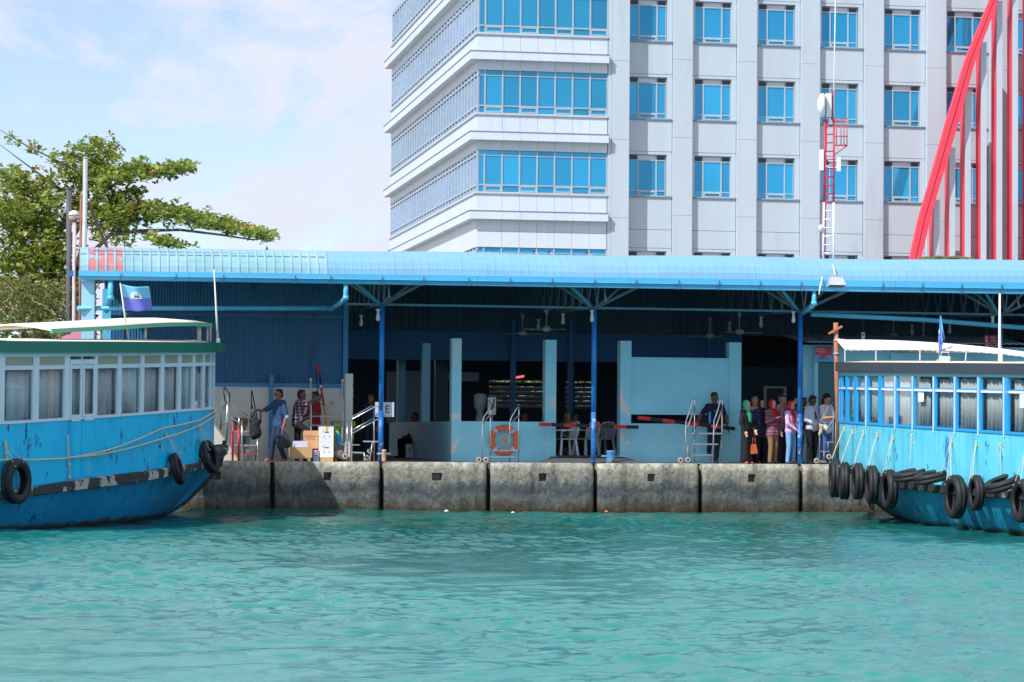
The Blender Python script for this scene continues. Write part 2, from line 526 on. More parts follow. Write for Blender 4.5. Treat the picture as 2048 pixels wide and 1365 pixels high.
def quay_block(xa, xb, seed, crumble):
    rg = np.random.default_rng(seed)
    xa += 0.055; xb -= 0.055
    nx, nz = 40, 22
    zs = np.concatenate([np.linspace(-0.6, 0, 3), np.linspace(0.07, QZ, nz - 3)])
    xs = np.linspace(xa, xb, nx)
    xs[1] = xa + 0.03; xs[2] = xa + 0.08; xs[-2] = xb - 0.03; xs[-3] = xb - 0.08
    cx = (xa + xb) / 2 + rg.uniform(-0.05, 0.05)
    # niche
    ni = [i for i in range(nx - 1) if abs((xs[i] + xs[i + 1]) / 2 - cx) < 0.1]
    nk = [k for k in range(nz - 1) if 0.76 < (zs[k] + zs[k + 1]) / 2 < 0.95]
    ph = rg.uniform(0, 6.28, 12); fr = rg.uniform(1, 9, 12)
    def edge(x):
        return sum(math.sin(fr[j] * x * 2 + ph[j]) for j in range(12)) / 12
    P = []
    for i, x in enumerate(xs):
        row = []
        for k, z in enumerate(zs):
            d = min(x - xa, xb - x)
            y = 0.05 * max(0, 1 - d / 0.09) ** 2
            dz = QZ - z
            cr = 0.06 + 0.05 * edge(x) + (0.07 * max(0, edge(x * 1.7 + 3)) if crumble else 0)
            if dz < 0.13:
                y += max(0, cr) * (1 - dz / 0.13) ** 1.2
            zz = z
            if k == nz - 1:
                zz = QZ + 0.006 - 0.02 * abs(edge(x * 3)) - (0.05 * max(0, 1 - d / 0.2) * rg.uniform(0.4, 1))
            if d < .16 and dz < .16:
                y += .11 * max(0, 1 - math.hypot(.16 - d, .16 - dz) * -1 / .22 - 1) * 0 + .10 * max(0, (math.hypot(.16 - d, .16 - dz) - .12) / .10) * .55
            y += rg.normal(0, 0.004)
            if z < 0.12: y -= 0.02 * rg.uniform(0, 1)
            row.append((x, y, zz))
        P.append(row)
    b = MB()
    vs = [p for r_ in P for p in r_]
    fs = []
    for i in range(nx - 1):
        for k in range(nz - 1):
            if i in ni and k in nk: continue
            fs.append((i * nz + k, (i + 1) * nz + k, (i + 1) * nz + k + 1, i * nz + k + 1))
    b.add(vs, fs, True)
    # top and sides
    top = [[(x, P[i][-1][1] + (0.62 - P[i][-1][1]) * f + 0, P[i][-1][2] + (QZ - 0.008 - P[i][-1][2]) * min(1, f * 3)) for f in (0, 0.1, 0.33, 1)] for i, x in enumerate(xs)]
    b.grid(top, True)
    for i in (0, nx - 1):
        b.grid([[(p[0], p[1], p[2]) for p in P[i]], [(p[0], 0.5, p[2]) for p in P[i]]], False)
    # niche lining
    a0, a1 = xs[ni[0]], xs[ni[-1] + 1]; z0, z1 = zs[nk[0]], zs[nk[-1] + 1]
    b.add([(a0, 0, z0), (a1, 0, z0), (a1, 0, z1), (a0, 0, z1), (a0 + .02, 0.22, z0), (a1 - .02, 0.22, z0), (a1 - .02, 0.22, z1), (a0 + .02, 0.22, z1)],
          [(0, 1, 5, 4), (1, 2, 6, 5), (2, 3, 7, 6), (3, 0, 4, 7), (4, 5, 6, 7)])
    b.build('quay_block', QM, quay, recalc=False)
for i in range(len(GAPS) - 1):
    quay_block(GAPS[i], GAPS[i + 1], 100 + i, i in (3, 4, 5, 6))
fl = MB(); fl.box(-300, 300, 0.6, 30, QZ - 0.5, QZ - 0.008)
fl.build('quay_floor', M_FLOOR, None, 'structure')
g = MB(); g.add([(-4000, 30, QZ - 0.02), (4000, 30, QZ - 0.02), (4000, 4000, QZ - 0.02), (-4000, 4000, QZ - 0.02)], [(0, 1, 2, 3)])
g.build('ground', mat('sandy_ground', (0.26, 0.23, 0.18), 0.95, var=0.2, scale=0.4), None, 'structure')

# ------------------------------------------------------------------ ferry terminal
M_ROOF = mat('roof_blue', lin((122, 170, 196)), 0.55, var=0.05, scale=1.2, col3=lin((122, 174, 200)), m3=(0.6, 0.45, 0.7))
M_ROOFOLD = mat('roof_faded', lin((134, 175, 186)), 0.55, var=0.09, scale=3, col3=lin((148, 182, 192)), m3=(1.0, 0.45, 0.65), col2=lin((96, 130, 140)), m=(7, 0.66, 0.7))
M_ROOFRED = mat('roof_red_flaking', lin((134, 175, 186)), 0.6, var=0.1, scale=4, col2=lin((196, 116, 120)), m=(4.5, 0.43, 0.455))
M_GUT = mat('gutter_blue', lin((84, 176, 222)), 0.4, var=0.06, scale=1.0, col2=lin((90, 170, 205)), m=(2, 0.55, 0.7))
M_PVC = mat('pvc_blue', lin((92, 186, 222)), 0.35, var=0.07, scale=3, col2=lin((60, 120, 140)), m=(7, 0.63, 0.68))
M_POST = mat('post_blue', lin((34, 132, 222)), 0.35, var=0.06, scale=2)
M_STEEL = mat('truss_paint', lin((112, 136, 148)), 0.5, var=0.15, scale=4, col2=lin((120, 90, 70)), m=(6, 0.62, 0.68))
M_SHEET = mat('sheet_blue', lin((42, 100, 140)), 0.45, var=0.12, scale=0.9, streak=True, col2=lin((28, 58, 82)), m=(1.6, 0.56, 0.7))
M_SHEETD = mat('sheet_dark', lin((84, 110, 130)), 0.55, var=0.15, scale=1.0, streak=True)
M_BEIGE = mat('beige_wall', lin((206, 206, 196)), 0.85, var=0.08, scale=1.5, bump=0.003, col2=lin((120, 122, 116)), m=(2.2, 0.6, 0.72))
M_TEAL = mat('teal_wall', lin((148, 220, 240)), 0.6, var=0.05, scale=1.3, bump=0.002, col2=lin((196, 208, 210)), m=(2.6, 0.665, 0.675), col3=lin((136, 208, 230)), m3=(0.9, 0.52, 0.75))
M_TEALCHIP = mat('teal_wall_chipped', lin((148, 220, 240)), 0.6, var=0.05, scale=1.3, bump=0.003, col2=lin((214, 218, 216)), m=(3.2, 0.55, 0.565))
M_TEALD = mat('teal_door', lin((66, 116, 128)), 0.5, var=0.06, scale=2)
M_LINTEL = mat('lintel_blue', lin((66, 132, 182)), 0.6, var=0.1, scale=1.0)
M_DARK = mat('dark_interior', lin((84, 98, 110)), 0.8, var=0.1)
M_WHITE = mat('white_board', lin((225, 228, 230)), 0.5, var=0.03)
M_BLACK = mat('black_paint', lin((24, 26, 28)), 0.45, var=0.1)
M_RED = mat('red_paint', lin((205, 38, 48)), 0.4, var=0.1, scale=5)
M_CEIL = mat('roof_underside', lin((104, 122, 136)), 0.6, var=0.15, scale=0.5)
M_WINGREY = mat('aluminium', (0.62, 0.64, 0.66), 0.28, metal=0.85, var=0.06, scale=8)

XL = -10.43; XR = 18.0
T_ = thing('ferry_terminal', 'long open ferry shed with light blue curved metal roof behind the quay', 'ferry terminal', (XL, 0, QZ))
def egt(x): return 5.60 + (x - XL) * 0.0055         # gutter top
def egb(x): return 5.425 + (x - XL) * 0.0022
PROF = [(-1.0, 0.0), (-0.97, 0.17), (-0.88, 0.33), (-0.72, 0.47), (-0.48, 0.57), (-0.12, 0.64), (0.5, 0.675), (2.0, 0.72), (5, 0.78), (11, 0.88), (23, 1.05)]
def rz(x): return 0 - (0.02 * math.sin(x * 0.9) if x > -4 else 0)
def roof_strip(xa, xb, ribs, rh, m):
    xs = []
    w = (xb - xa) / ribs
    for k in range(ribs):
        a = xa + k * w
        xs += [(a, 0), (a + w * 0.72, 0), (a + w * 0.8, rh), (a + w * 0.94, rh)]
    xs.append((xb - 0.002, 0))
    P = []; Q = []
    for x, h in xs:
        r1 = []; r2 = []
        for i, (y, z) in enumerate(PROF):
            a = PROF[min(i + 1, len(PROF) - 1)]; c = PROF[max(i - 1, 0)]
            ty, tz = a[0] - c[0], a[1] - c[1]
            l = math.hypot(ty, tz); nyy, nzz = -tz / l, ty / l
            zb = egt(x) + z + rz(x)
            r1.append((x, y + nyy * h, zb + nzz * h)); r2.append((x, y - nyy * 0.012, zb - nzz * 0.012))
        P.append(r1); Q.append(r2)
    MB().grid(P, False, Q).build('roof_sheet', m, T_)
xsplit = X(652, -0.5, 520)
nl = int(round((xsplit - XL) / 0.206))
wl = (xsplit - XL) / nl
for i in range(nl):
    if i in (1, 2, 3, 4):
        roof_strip(XL + i * wl, XL + i * wl + wl * .74, 1, 0.0, M_ROOFRED)
        roof_strip(XL + i * wl + wl * .742, XL + (i + 1) * wl, 1, 0.018, M_ROOFOLD)
    else:
        roof_strip(XL + i * wl, XL + (i + 1) * wl, 1, 0.017, M_ROOFOLD)
nr = 28; wr = (XR - xsplit) / nr
for i in range(nr):
    roof_strip(xsplit + i * wr, xsplit + (i + 1) * wr, 4, 0.003, M_ROOF)
# transverse lap line on the old sheets
lp = MB()
for i in range(nl):
    a = XL + i * wl
    lp.box(a + 0.01, a + wl * 0.7, -0.765, -0.745, egt(a) + 0.445, egt(a) + 0.462)
lp.build('lap_strip', mat('lap_grey', lin((120, 160, 176)), 0.6), T_, 'stuff')
# gutter: box profile with a lip
edges = [XL - 0.03] + [X(p, -1.1, 560) for p in (378, 660, 955, 1260, 1500, 1790)] + [XR]
for a, b_ in zip(edges[:-1], edges[1:]):
    b = MB()
    prof = lambda x: [(-1.0, egt(x) + 0.03), (-1.13, egt(x) + 0.03), (-1.13, (egt(x) + egb(x)) / 2 + 0.01), (-1.16, (egt(x) + egb(x)) / 2), (-1.12, (egt(x) + egb(x)) / 2 - 0.015), (-1.10, egb(x)), (-0.9, egb(x)), (-0.9, egb(x) + 0.02), (-1.0, egb(x) + 0.03)]
    rows = [[(x, y, z) for y, z in prof(x)] + [(x,) + prof(x)[0]] for x in (a + 0.003, b_ - 0.003)]
    b.grid(rows, False)
    for r_ in rows:
        b.add(r_[:-1], [tuple(range(len(r_) - 1))])
    b.build('gutter', M_GUT, T_)
M_BRK = mat('bracket_dark', lin((70, 84, 96)), 0.5)
for p in [240, 350, 445, 588, 660, 762, 845, 935, 1018, 1102, 1187, 1270, 1355, 1436, 1518, 1600, 1763, 1842, 1920, 2000]:
    x = X(p, -1.1, 560)
    b = MB(); b.bar((x + 0.03, -1.165, egt(x) - 0.02), (x, -1.165, egb(x) - 0.03), 0.022, 0.012); b.build('gutter_bracket', M_BRK, T_)
# posts
POSTX = [X(762, .45), X(1187, .45), X(1600, .45), X(1600, .45) + 5.27]
M_POSTCH = mat('post_chipped', lin((22, 98, 178)), 0.4, var=0.08, scale=3, col2=lin((190, 186, 170)), m=(7.0, 0.57, 0.6), col3=lin((50, 140, 215)), m3=(3, 0.45, 0.6))
for x in POSTX:
    b = MB(); b.tube([(x, .45, QZ + 1.25), (x, .45, 5.0)], 0.062, 14); pst = b.build('post', M_POST, T_)
    b = MB(); b.tube([(x, .45, QZ - 0.02), (x, .45, QZ + 1.25)], 0.063, 14); b.build('post_base', M_POSTCH, T_)
# tie beam along the posts
tb = [X(690, .5, 610)] + POSTX + [XR]
for i, (a, b_) in enumerate(zip(tb[:-1], tb[1:])):
    b = MB(); b.box(a + (.03 if i else 0), b_ - .03, .40, .48, 5.0, 5.055); b.build('tie_beam', M_STEEL if i in (0,) else mat('tie_blue', lin((78, 140, 165)), 0.5, var=0.15, scale=3, col2=lin((110, 110, 100)), m=(4, 0.58, 0.66)), T_)
# trusses running back from each post, with fan struts at the eave
for x in POSTX:
    zt = lambda y: egt(x) + float(np.interp(y, [p[0] for p in PROF], [p[1] for p in PROF])) - 0.12
    b = MB(); b.bar((x + .01, -.85, 5.16), (x, .40, 5.03), .05); b.bar((x, .40, 5.03), (x, 12, 5.25), .05); b.build('bottom_chord', M_STEEL, T_)
    b = MB()
    for (ya, yb) in ((-.8, .3), (.3, 3), (3, 12)):
        b.bar((x, ya, zt(ya)), (x, yb, zt(yb)), .05)
    b.build('top_chord', M_STEEL, T_)
    y = -.85; k = 0; step = 0.5
    while y < 8.5:
        y2 = y + step
        zb = lambda q: 5.05 + 0.018 * max(0, q)
        p0, p1 = ((x, y, zb(y) + (.1 if y < 0 else 0)), (x, y2, zt(y2))) if k % 2 == 0 else ((x, y, zt(y)), (x, y2, zb(y2)))
        b = MB(); b.bar(p0, p1, .036); b.build('web_bar', M_STEEL, T_)
        y = y2; k += 1
    for sx in (-1, 1):
        for (dx, y, z) in ((.86, -.78, 5.52), (1.55, 1.6, 6.15), (1.15, .5, 6.0)):
            if sx == 1 and dx == 1.15: continue
            b = MB(); b.bar((x + sx * .05, .42, 5.04), (x + sx * dx, y, z), .045, .06); b.build('strut', M_PVC if (sx == -1 and dx == .86) else M_STEEL, T_)
# purlins under the roof
for y in (-.6, .8, 2.4, 4.2, 6.2, 8.4):
    z = egt(0) + float(np.interp(y, [p[0] for p in PROF], [p[1] for p in PROF])) - .1
    b = MB(); b.box(XL + .3, XR, y, y + .06, z, z + .07); b.build('purlin', M_SHEETD, T_)
# pipes
def pipe(pts, r=.055, n=12, m=M_PVC):
    MB().tube([tuple(p) for p in pts], r, n).build('pipe', m, T_)
pipe([at(155, 617, -.95), at(400, 617, .1), at(664, 617, .1)])
pipe([at(1622, 629, .1), at(1850, 640, .0), at(2060, 657, -.1)], .06)
def downpipe(pts, r=.05):
    MB().tube([tuple(p) for p in pts], r, 12).build('downpipe', M_PVC, T_)
downpipe([at(691.5, 562, -1.0), at(691.5, 590, -1.0), at(689, 599, -.95), at(680, 607, -.6), at(661, 619, .05)], .058)
downpipe([at(1628, 578, -1.0), at(1628, 606, -1.0), at(1626, 612, -.95), at(1612, 622, -.4), at(1602, 630, .4)], .055)
downpipe([at(221, 560, -1.0), at(221, 590, -1.0), at(219, 598, -.95), at(213, 622, -.3)], .065)
for px, py in ((691.5, 596), (1628, 607), (221, 596)):
    c = at(px, py, -1.0)
    MB().tube([c + np.array((0, 0, .05)), c - np.array((0, 0, .05))], .072, 12).build('pipe_collar', M_PVC, T_)
# gable end at the west corner
b = MB(); b.box(X(163, -.85, 600), X(190, -.85, 600), -.88, -.80, 3.6, 5.52); b.build('end_panel', mat('end_panel_paint', lin((150, 200, 225)), 0.5, var=0.07, scale=2, streak=True), T_)
b = MB()
xe = X(190, -.85, 600)
n_ = 22
pts = [(xe + (0.03 if k % 2 else 0.0), 3.6 + (5.5 - 3.6) * k / n_) for k in range(n_ + 1)]
b.prism([(xe - .01, 3.6)] + [(p[0] + .01, p[1]) for p in pts] + [(xe - .01, 5.5)], -.9, -.86); b.build('corrugated_edge', mat('edge_dark_green', lin((50, 90, 90)), 0.6), T_)
b = MB(); xw = X(213, .6, 640); b.box(xw - .1, xw + .1, .55, .75, QZ - .01, 5.3); b.build('corner_post', M_PVC, T_)
# left bay: corrugated metal wall above a beige block wall
def corr_sheet(xa, xb, y, z0, z1, m, pitch=.076, d=.018, name='wall_sheet'):
    n = max(2, int(round((xb - xa) / pitch * 4)))
    P = []; Q = []
    for i in range(n + 1):
        x = xa + (xb - xa) * i / n
        o = d * (0, .9, 1, .1)[i % 4]
        P.append([(x, y - o, z0), (x, y - o, z1)]); Q.append([(x, y - o + .006, z0), (x, y - o + .006, z1)])
    MB().grid(P, False, Q).build(name, m, T_)
YM = 2.5
xa = X(205, YM); xb = X(689, YM)
zb_ = Z(560, 775, YM)
ns = 8
for i in range(ns):
    corr_sheet(xa + (xb - xa) * i / ns, xa + (xb - xa) * (i + 1) / ns + .03, YM + (.010 if i % 2 else 0), zb_ + .1, 6.25, M_SHEET)
b = MB(); b.box(xa, xb, YM - .05, YM + .05, zb_ + .0, zb_ + .1); b.build('wall_rail', M_LINTEL, T_)
b = MB(); zb2 = Z(560, 632, YM); b.box(xa, xb, YM - .06, YM - .02, zb2 - .05, zb2 + .03); b.build('wall_rail', M_SHEET, T_)
b = MB(); b.box(xa, xb, YM - .02, YM + .14, QZ - .01, zb_ - .002); b.build('block_wall', M_BEIGE, T_)
b = MB(); x = X(542, YM - .1); b.box(x - .05, x + .05, YM - .16, YM - .06, QZ, Z(542, 750, YM)); b.build('wall_post', M_LINTEL, T_)
b = MB(); x = X(697, 1.4); b.box(x - .09, x + .09, 1.3, 1.6, QZ, Z(697, 748, 1.4))
b.build('concrete_pier', M_BEIGE, T_)
tb_ = MB()
for k in range(9):
    zz = QZ + .5 + k * .17
    tb_.ell((x + .095 + random.uniform(-.01, .02), 1.33, zz), (.025, .04, .05), 6, 4)
tb_.build('pier_creeper', mat('creeper', (0.05, 0.06, 0.015), .8), T_, 'stuff')
b = MB(); b.box(xb, xb + .05, YM, 13, QZ, 6.3); b.build('side_wall', M_SHEET, T_)
b = MB(); b.box(xb - .06, xb + .06, YM - .10, YM - .04, zb_ - .3, 6.1); b.build('corner_trim', M_LINTEL, T_)

# waiting room of teal painted concrete
YF = 1.95
def zpx(px, py, y=YF): return Z(px, py, y)
ZL = 2.20
def wallbox(name, x0, x1, y0, y1, z0, z1, m=M_TEAL):
    b = MB(); b.box(x0, x1, y0, y1, z0, z1); return b.build(name, m, T_)
xs = {p: X(p, YF) for p in (903, 922, 1090, 1112, 1240, 1262, 1458, 1482, 1606, 1628)}
wallbox('low_wall', xs[922], xs[1112] - .01, YF + .02, YF + .16, QZ, zpx(1000, 843.5))
for (a, b_, top, m) in ((903, 922, 677, M_TEALCHIP), (1090, 1112, 680, M_TEALCHIP), (1240, 1262, 682, M_TEALCHIP), (1458, 1482, 685, M_TEAL), (1606, 1628, 690, M_TEALCHIP)):
    wallbox('pillar', xs[a], xs[b_], YF, YF + .36, QZ, zpx(a, top), m)
wallbox('low_wall', xs[1262], xs[1458], YF + .02, YF + .16, QZ, zpx(1360, 848))
wallbox('panel', xs[1262], xs[1458], YF + .06, YF + .14, zpx(1360, 826), zpx(1360, 719))
wallbox('panel_ledge', xs[1262] + .001, xs[1458] - .001, YF + .03, YF + .15, zpx(1360, 719) + .002, zpx(1360, 716) + .002)
wallbox('panel_ledge', xs[1262] + .001, xs[1458] - .001, YF + .03, YF + .15, zpx(1360, 830), zpx(1360, 826) - .002)
# side wall running back, with its pillars and lintel
xsd = xs[903]
wallbox('side_wall', xsd + .02, xsd + .16, YF + .37, 14, QZ, ZL)
for pxc, top in ((853, 687), (804, 700)):
    lo, hi = 2, 20
    for _ in range(40):
        mid = (lo + hi) / 2
        if proj((xsd + .1, mid, 3))[0] > pxc: lo = mid
        else: hi = mid
    y = lo
    wallbox('pillar', xsd - .02, xsd + .2, y, y + .3, ZL + .001, Z(pxc, top, y))
YB = 10.0
zt_, zbm = Z(1000, 665, YB), Z(1000, 722, YB)
wallbox('lintel', X(690, YB), X(1484, YB), YB, YB + .25, zbm, zt_, M_LINTEL)
wallbox('lintel_lip', X(690, YB), X(1484, YB), YB - .05, YB - .002, zbm, zbm + .12, M_LINTEL)
xq0, xq1 = X(690, YB), XR
nq = 18
for i in range(nq):
    corr_sheet(xq0 + (xq1 - xq0) * i / nq, xq0 + (xq1 - xq0) * (i + 1) / nq + .05, YB + .1 + .012 * (i % 2), zt_ + .003, 6.8, M_SHEETD, .2, .03, 'dark_wall_sheet')
for p in (1025, 1140, 1417):
    x = X(p, YB - .3); wallbox('inner_post', x - .07, x + .07, YB - .4, YB - .26, QZ, Z(p, 640, YB - .3), M_LINTEL)
wallbox('inner_pillar', X(870, 12), X(895, 12), 12, 12.3, QZ, zbm + .3, M_TEALD)
# back of the hall with louvred openings
YBK = 22.0
xo0, xo1 = X(978, YBK), X(1188, YBK)
zo0, zo1 = Z(1080, 818, YBK), Z(1080, 762, YBK)
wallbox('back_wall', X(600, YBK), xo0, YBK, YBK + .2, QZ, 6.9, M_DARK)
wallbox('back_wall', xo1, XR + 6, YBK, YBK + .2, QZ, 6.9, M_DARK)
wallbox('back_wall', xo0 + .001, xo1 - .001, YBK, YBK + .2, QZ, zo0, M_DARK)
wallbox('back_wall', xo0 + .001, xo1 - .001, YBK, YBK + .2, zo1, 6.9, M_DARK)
for p in (1112, 1145):
    wallbox('back_mullion', X(p - (18 if p == 1112 else 4), YBK), X(p + (18 if p == 1112 else 4), YBK), YBK + .02, YBK + .12, zo0, zo1, M_DARK)
k = 0; z = zo0 + .05
while z < zo1 - .02:
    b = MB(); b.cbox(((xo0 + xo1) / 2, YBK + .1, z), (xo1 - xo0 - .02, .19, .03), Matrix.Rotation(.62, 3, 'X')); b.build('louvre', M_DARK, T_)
    z += .15
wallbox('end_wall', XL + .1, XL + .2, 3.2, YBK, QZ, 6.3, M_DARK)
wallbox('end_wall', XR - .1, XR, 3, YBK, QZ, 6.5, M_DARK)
# interior floor apron and ramp at the doorway
b = MB(); xr0, xr1 = X(1080, .9), X(1290, .9)
b.add([(xr0, .62, QZ), (xr1, .62, QZ), (xs[1112] - .05, YF + .2, QZ + .16), (xs[1240] + .05, YF + .2, QZ + .16), (xs[1112] - .05, YF + 6, QZ + .16), (xs[1240] + .05, YF + 6, QZ + .16), (xs[1112] - .05, YF + .2, QZ - .1), (xs[1240] + .05, YF + .2, QZ - .1)],
      [(0, 1, 3, 2), (2, 3, 5, 4), (0, 2, 6), (1, 7, 3)])
b.build('ramp', mat('ramp_grey', lin((84, 88, 92)), .8, var=.1), T_, recalc=False)
# east side: recess, pillar, teal wall with door
xq = X(1482, 1.5)
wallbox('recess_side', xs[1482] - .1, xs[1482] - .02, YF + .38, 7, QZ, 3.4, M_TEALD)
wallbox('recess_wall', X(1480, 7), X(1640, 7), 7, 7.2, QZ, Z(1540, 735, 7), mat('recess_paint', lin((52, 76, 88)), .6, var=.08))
for (a, b_, c, d) in ((1528, 1533, 777, 925), (1568, 1573, 777, 925)):
    wallbox('door_frame', X(a, 6.9), X(b_, 6.9), 6.9, 6.98, QZ, Z(1550, c, 6.9), M_WHITE)
wallbox('door_frame', X(1528, 6.9), X(1573, 6.9), 6.9, 6.98, Z(1550, 777, 6.9) + .001, Z(1550, 773, 6.9), M_WHITE)
wallbox('inner_door', X(1534, 6.95), X(1567, 6.95), 6.95, 6.99, QZ, Z(1550, 778, 6.9), M_DARK)
ye = 1.75
ztop = Z(1650, 690, ye)
wallbox('east_wall', X(1629, ye), X(1636, ye), ye, ye + .15, QZ, ztop)
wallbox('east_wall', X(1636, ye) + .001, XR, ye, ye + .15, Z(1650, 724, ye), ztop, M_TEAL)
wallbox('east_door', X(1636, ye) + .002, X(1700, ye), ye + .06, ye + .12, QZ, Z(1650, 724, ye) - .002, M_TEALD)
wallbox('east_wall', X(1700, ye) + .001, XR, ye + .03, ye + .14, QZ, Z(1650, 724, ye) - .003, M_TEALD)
for p in (1782, 1900):
    wallbox('east_pillar', X(p, ye - .1), X(p + 22, ye - .1), ye - .12, ye - .002, QZ, ztop - .05, M_TEAL)
cs = MB()
P = []; Q = []
xa_, xb__ = X(1615, 1.0), X(2060, 1.0)
nn = 140
for i in range(nn + 1):
    x = xa_ + (xb__ - xa_) * i / nn; o = .02 * (0, 1, 1, 0)[i % 4]
    zz = Z(1650, 685, 1.0) + (x - xa_) * .004
    P.append([(x, 1.0, zz + o), (x, 3.4, zz + .25 + o)]); Q.append([(x, 1.0, zz + o - .014), (x, 3.4, zz + .25 + o - .014)])
MB().grid(P, False, Q).build('canopy_sheet', mat('zinc', lin((168, 176, 180)), .4, metal=.3), T_)
# ------------------------------------------------------------------ office tower
M_CLAD = mat('cladding_white', lin((206, 217, 227)), 0.4, var=0.04, scale=.6, streak=True, col3=lin((186, 196, 206)), m3=(.9, .56, .8))
M_CLADG = mat('cladding_grey', lin((186, 199, 209)), 0.4, var=0.045, scale=.6, streak=True, col3=lin((166, 178, 190)), m3=(.9, .56, .8))
M_JOINT = mat('joint_grey', lin((130, 142, 158)), 0.7, var=.02)
M_FRAME = mat('window_frame_grey', lin((170, 182, 190)), 0.4)
M_LOUV = mat('louvre_dark', lin((60, 74, 88)), 0.5)
def tower_glass(name, c, rough=.04):
    M = bpy.data.materials.new(name); M.use_nodes = True
    b = M.node_tree.nodes['Principled BSDF']
    t = M.node_tree
    oi_ = t.nodes.new('ShaderNodeObjectInfo')
    g_ = t.nodes.new('ShaderNodeNewGeometry')
    nz = t.nodes.new('ShaderNodeTexNoise'); nz.inputs['Scale'].default_value = .09; nz.inputs['Detail'].default_value = 3  # broad noise paints a cloud reflection into the pane colour
    t.links.new(g_.outputs['Position'], nz.inputs['Vector'])
    rp = t.nodes.new('ShaderNodeMapRange'); rp.inputs['To Min'].default_value = .76; rp.inputs['To Max'].default_value = 1.10
    t.links.new(oi_.outputs['Random'], rp.inputs['Value'])
    rq = t.nodes.new('ShaderNodeMapRange'); rq.inputs['From Min'].default_value = .35; rq.inputs['From Max'].default_value = .65; rq.inputs['To Min'].default_value = .86; rq.inputs['To Max'].default_value = 1.12
    t.links.new(nz.outputs['Fac'], rq.inputs['Value'])
    mm = t.nodes.new('ShaderNodeMath'); mm.operation = 'MULTIPLY'
    t.links.new(rp.outputs[0], mm.inputs[0]); t.links.new(rq.outputs[0], mm.inputs[1])
    vs = t.nodes.new('ShaderNodeVectorMath'); vs.operation = 'SCALE'; vs.inputs[0].default_value = c
    t.links.new(mm.outputs[0], vs.inputs['Scale'])
    t.links.new(vs.outputs[0], b.inputs['Base Color'])
    b.inputs['Roughness'].default_value = rough
    b.inputs['Metallic'].default_value = 0.45
    b.inputs['Specular IOR Level'].default_value = 0.6
    return M
M_TGL = tower_glass('blue_glass', lin((50, 164, 210)))
M_TGL2 = tower_glass('side_glass', lin((150, 186, 226)))
YT = 65.0
PB = .42
OT = thing('office_tower', 'tall pale grey office tower with blue glass windows rising behind the ferry shed', 'office building', (X(953, YT, 320), YT, QZ))
XA = X(954.5, YT, 300); XB = X(1214, YT, 300)
def zb(py): return Z(955, py, YT)
# far end of the left face
lo, hi = YT, YT + 80
for _ in range(50):
    mid = (lo + hi) / 2
    if proj((XA, mid, 12))[0] > 780.5: lo = mid
    else: hi = mid
YE = lo
rows = [(-181, -96), (-21, 64.5), (139.5, 225), (299.8, 383), (494, 578), (688, 760)]
spans = [(64.5, 139.5), (225, 299.8), (383, 494), (-96, -21), (578, 688)]
b = MB(); b.box(XA + .12, XB + .4, YT + .12, YE - .1, QZ, zb(-181)); b.build('core', M_JOINT, OT)
# glazing
npn = 7
pw = (XB - XA) / 7.55
pe = [XA] + [XA + pw * (.42 + k * 1.018) for k in range(8)]
pe[-1] = XB
def bevbox(mb, x0, x1, y0, y1, z0, z1):
    mb.box(x0, x1, y0, y1, z0, z1)
for (pt, pb_) in rows:
    zt, zbt = zb(pt), zb(pb_)
    h = zt - zbt
    z1 = zbt + .165 * h; z2 = zt - (.125 * h)
    for k in range(len(pe) - 1):
        for (a, c) in ((zbt + .03, z1 - .03), (z1 + .03, z2 - .02), (z2 + .02, zt - .02)):
            if pt in (-181, 688) : continue
            b = MB(); b.box(pe[k] + .035, pe[k + 1] - .035, YT + .06, YT + .10, a, c); b.build('pane', M_TGL, OT)
    b = MB()
    for k, x in enumerate(pe):
        b.box(x - .035, x + .035, YT, YT + .12, zbt, zt - (0 if k in (0, 8) else .001))
    b.build('mullions', M_FRAME, OT, 'stuff')
    for k in range(len(pe) - 1):
        fr = MB()
        a_, c_ = pe[k] + .036, pe[k + 1] - .036
        fr.box(a_, c_, YT + .01, YT + .12, z1 - .03, z1 + .03); fr.box(a_, c_, YT + .02, YT + .12, z2 - .02, z2 + .02); fr.box(a_, a_ + .012, YT + .015, YT + .055, z1, z2)
        if k % 2 == 1:
            fr.box(a_, a_ + .05, YT + .012, YT + .058, zbt + .03, z1 - .02); fr.box(c_ - .05, c_, YT + .012, YT + .058, zbt + .03, z1 - .02)
            fr.box(a_ + .04, c_ - .04, YT + .014, YT + .056, z1 - .09, z1 - .015); fr.box(a_ + .04, c_ - .04, YT + .014, YT + .058, zbt + .03, zbt + .08)
        fr.build('window_frame', M_FRAME, OT)
    # left face
    b = MB(); b.box(XA + .05, XA + .1, YT + .02, YE - .02, zbt, zt); b.build('side_glazing', M_TGL2, OT)
    b = MB()
    NP = 32
    for k in range(NP + 1):
        y = YT + .05 + (YE - YT - .1) * k / NP
        b.box(XA - .02, XA + .049, y - .032, y + .032, zbt, zt)
        if k < NP:
            y2 = YT + .05 + (YE - YT - .1) * (k + 1) / NP
            for zz in (z1, z2 + .05):
                b.box(XA - .015, XA + .049, y + .0325, y2 - .0325, zz - .035, zz + .035)
    b.build('side_mullions', M_FRAME, OT, 'stuff')
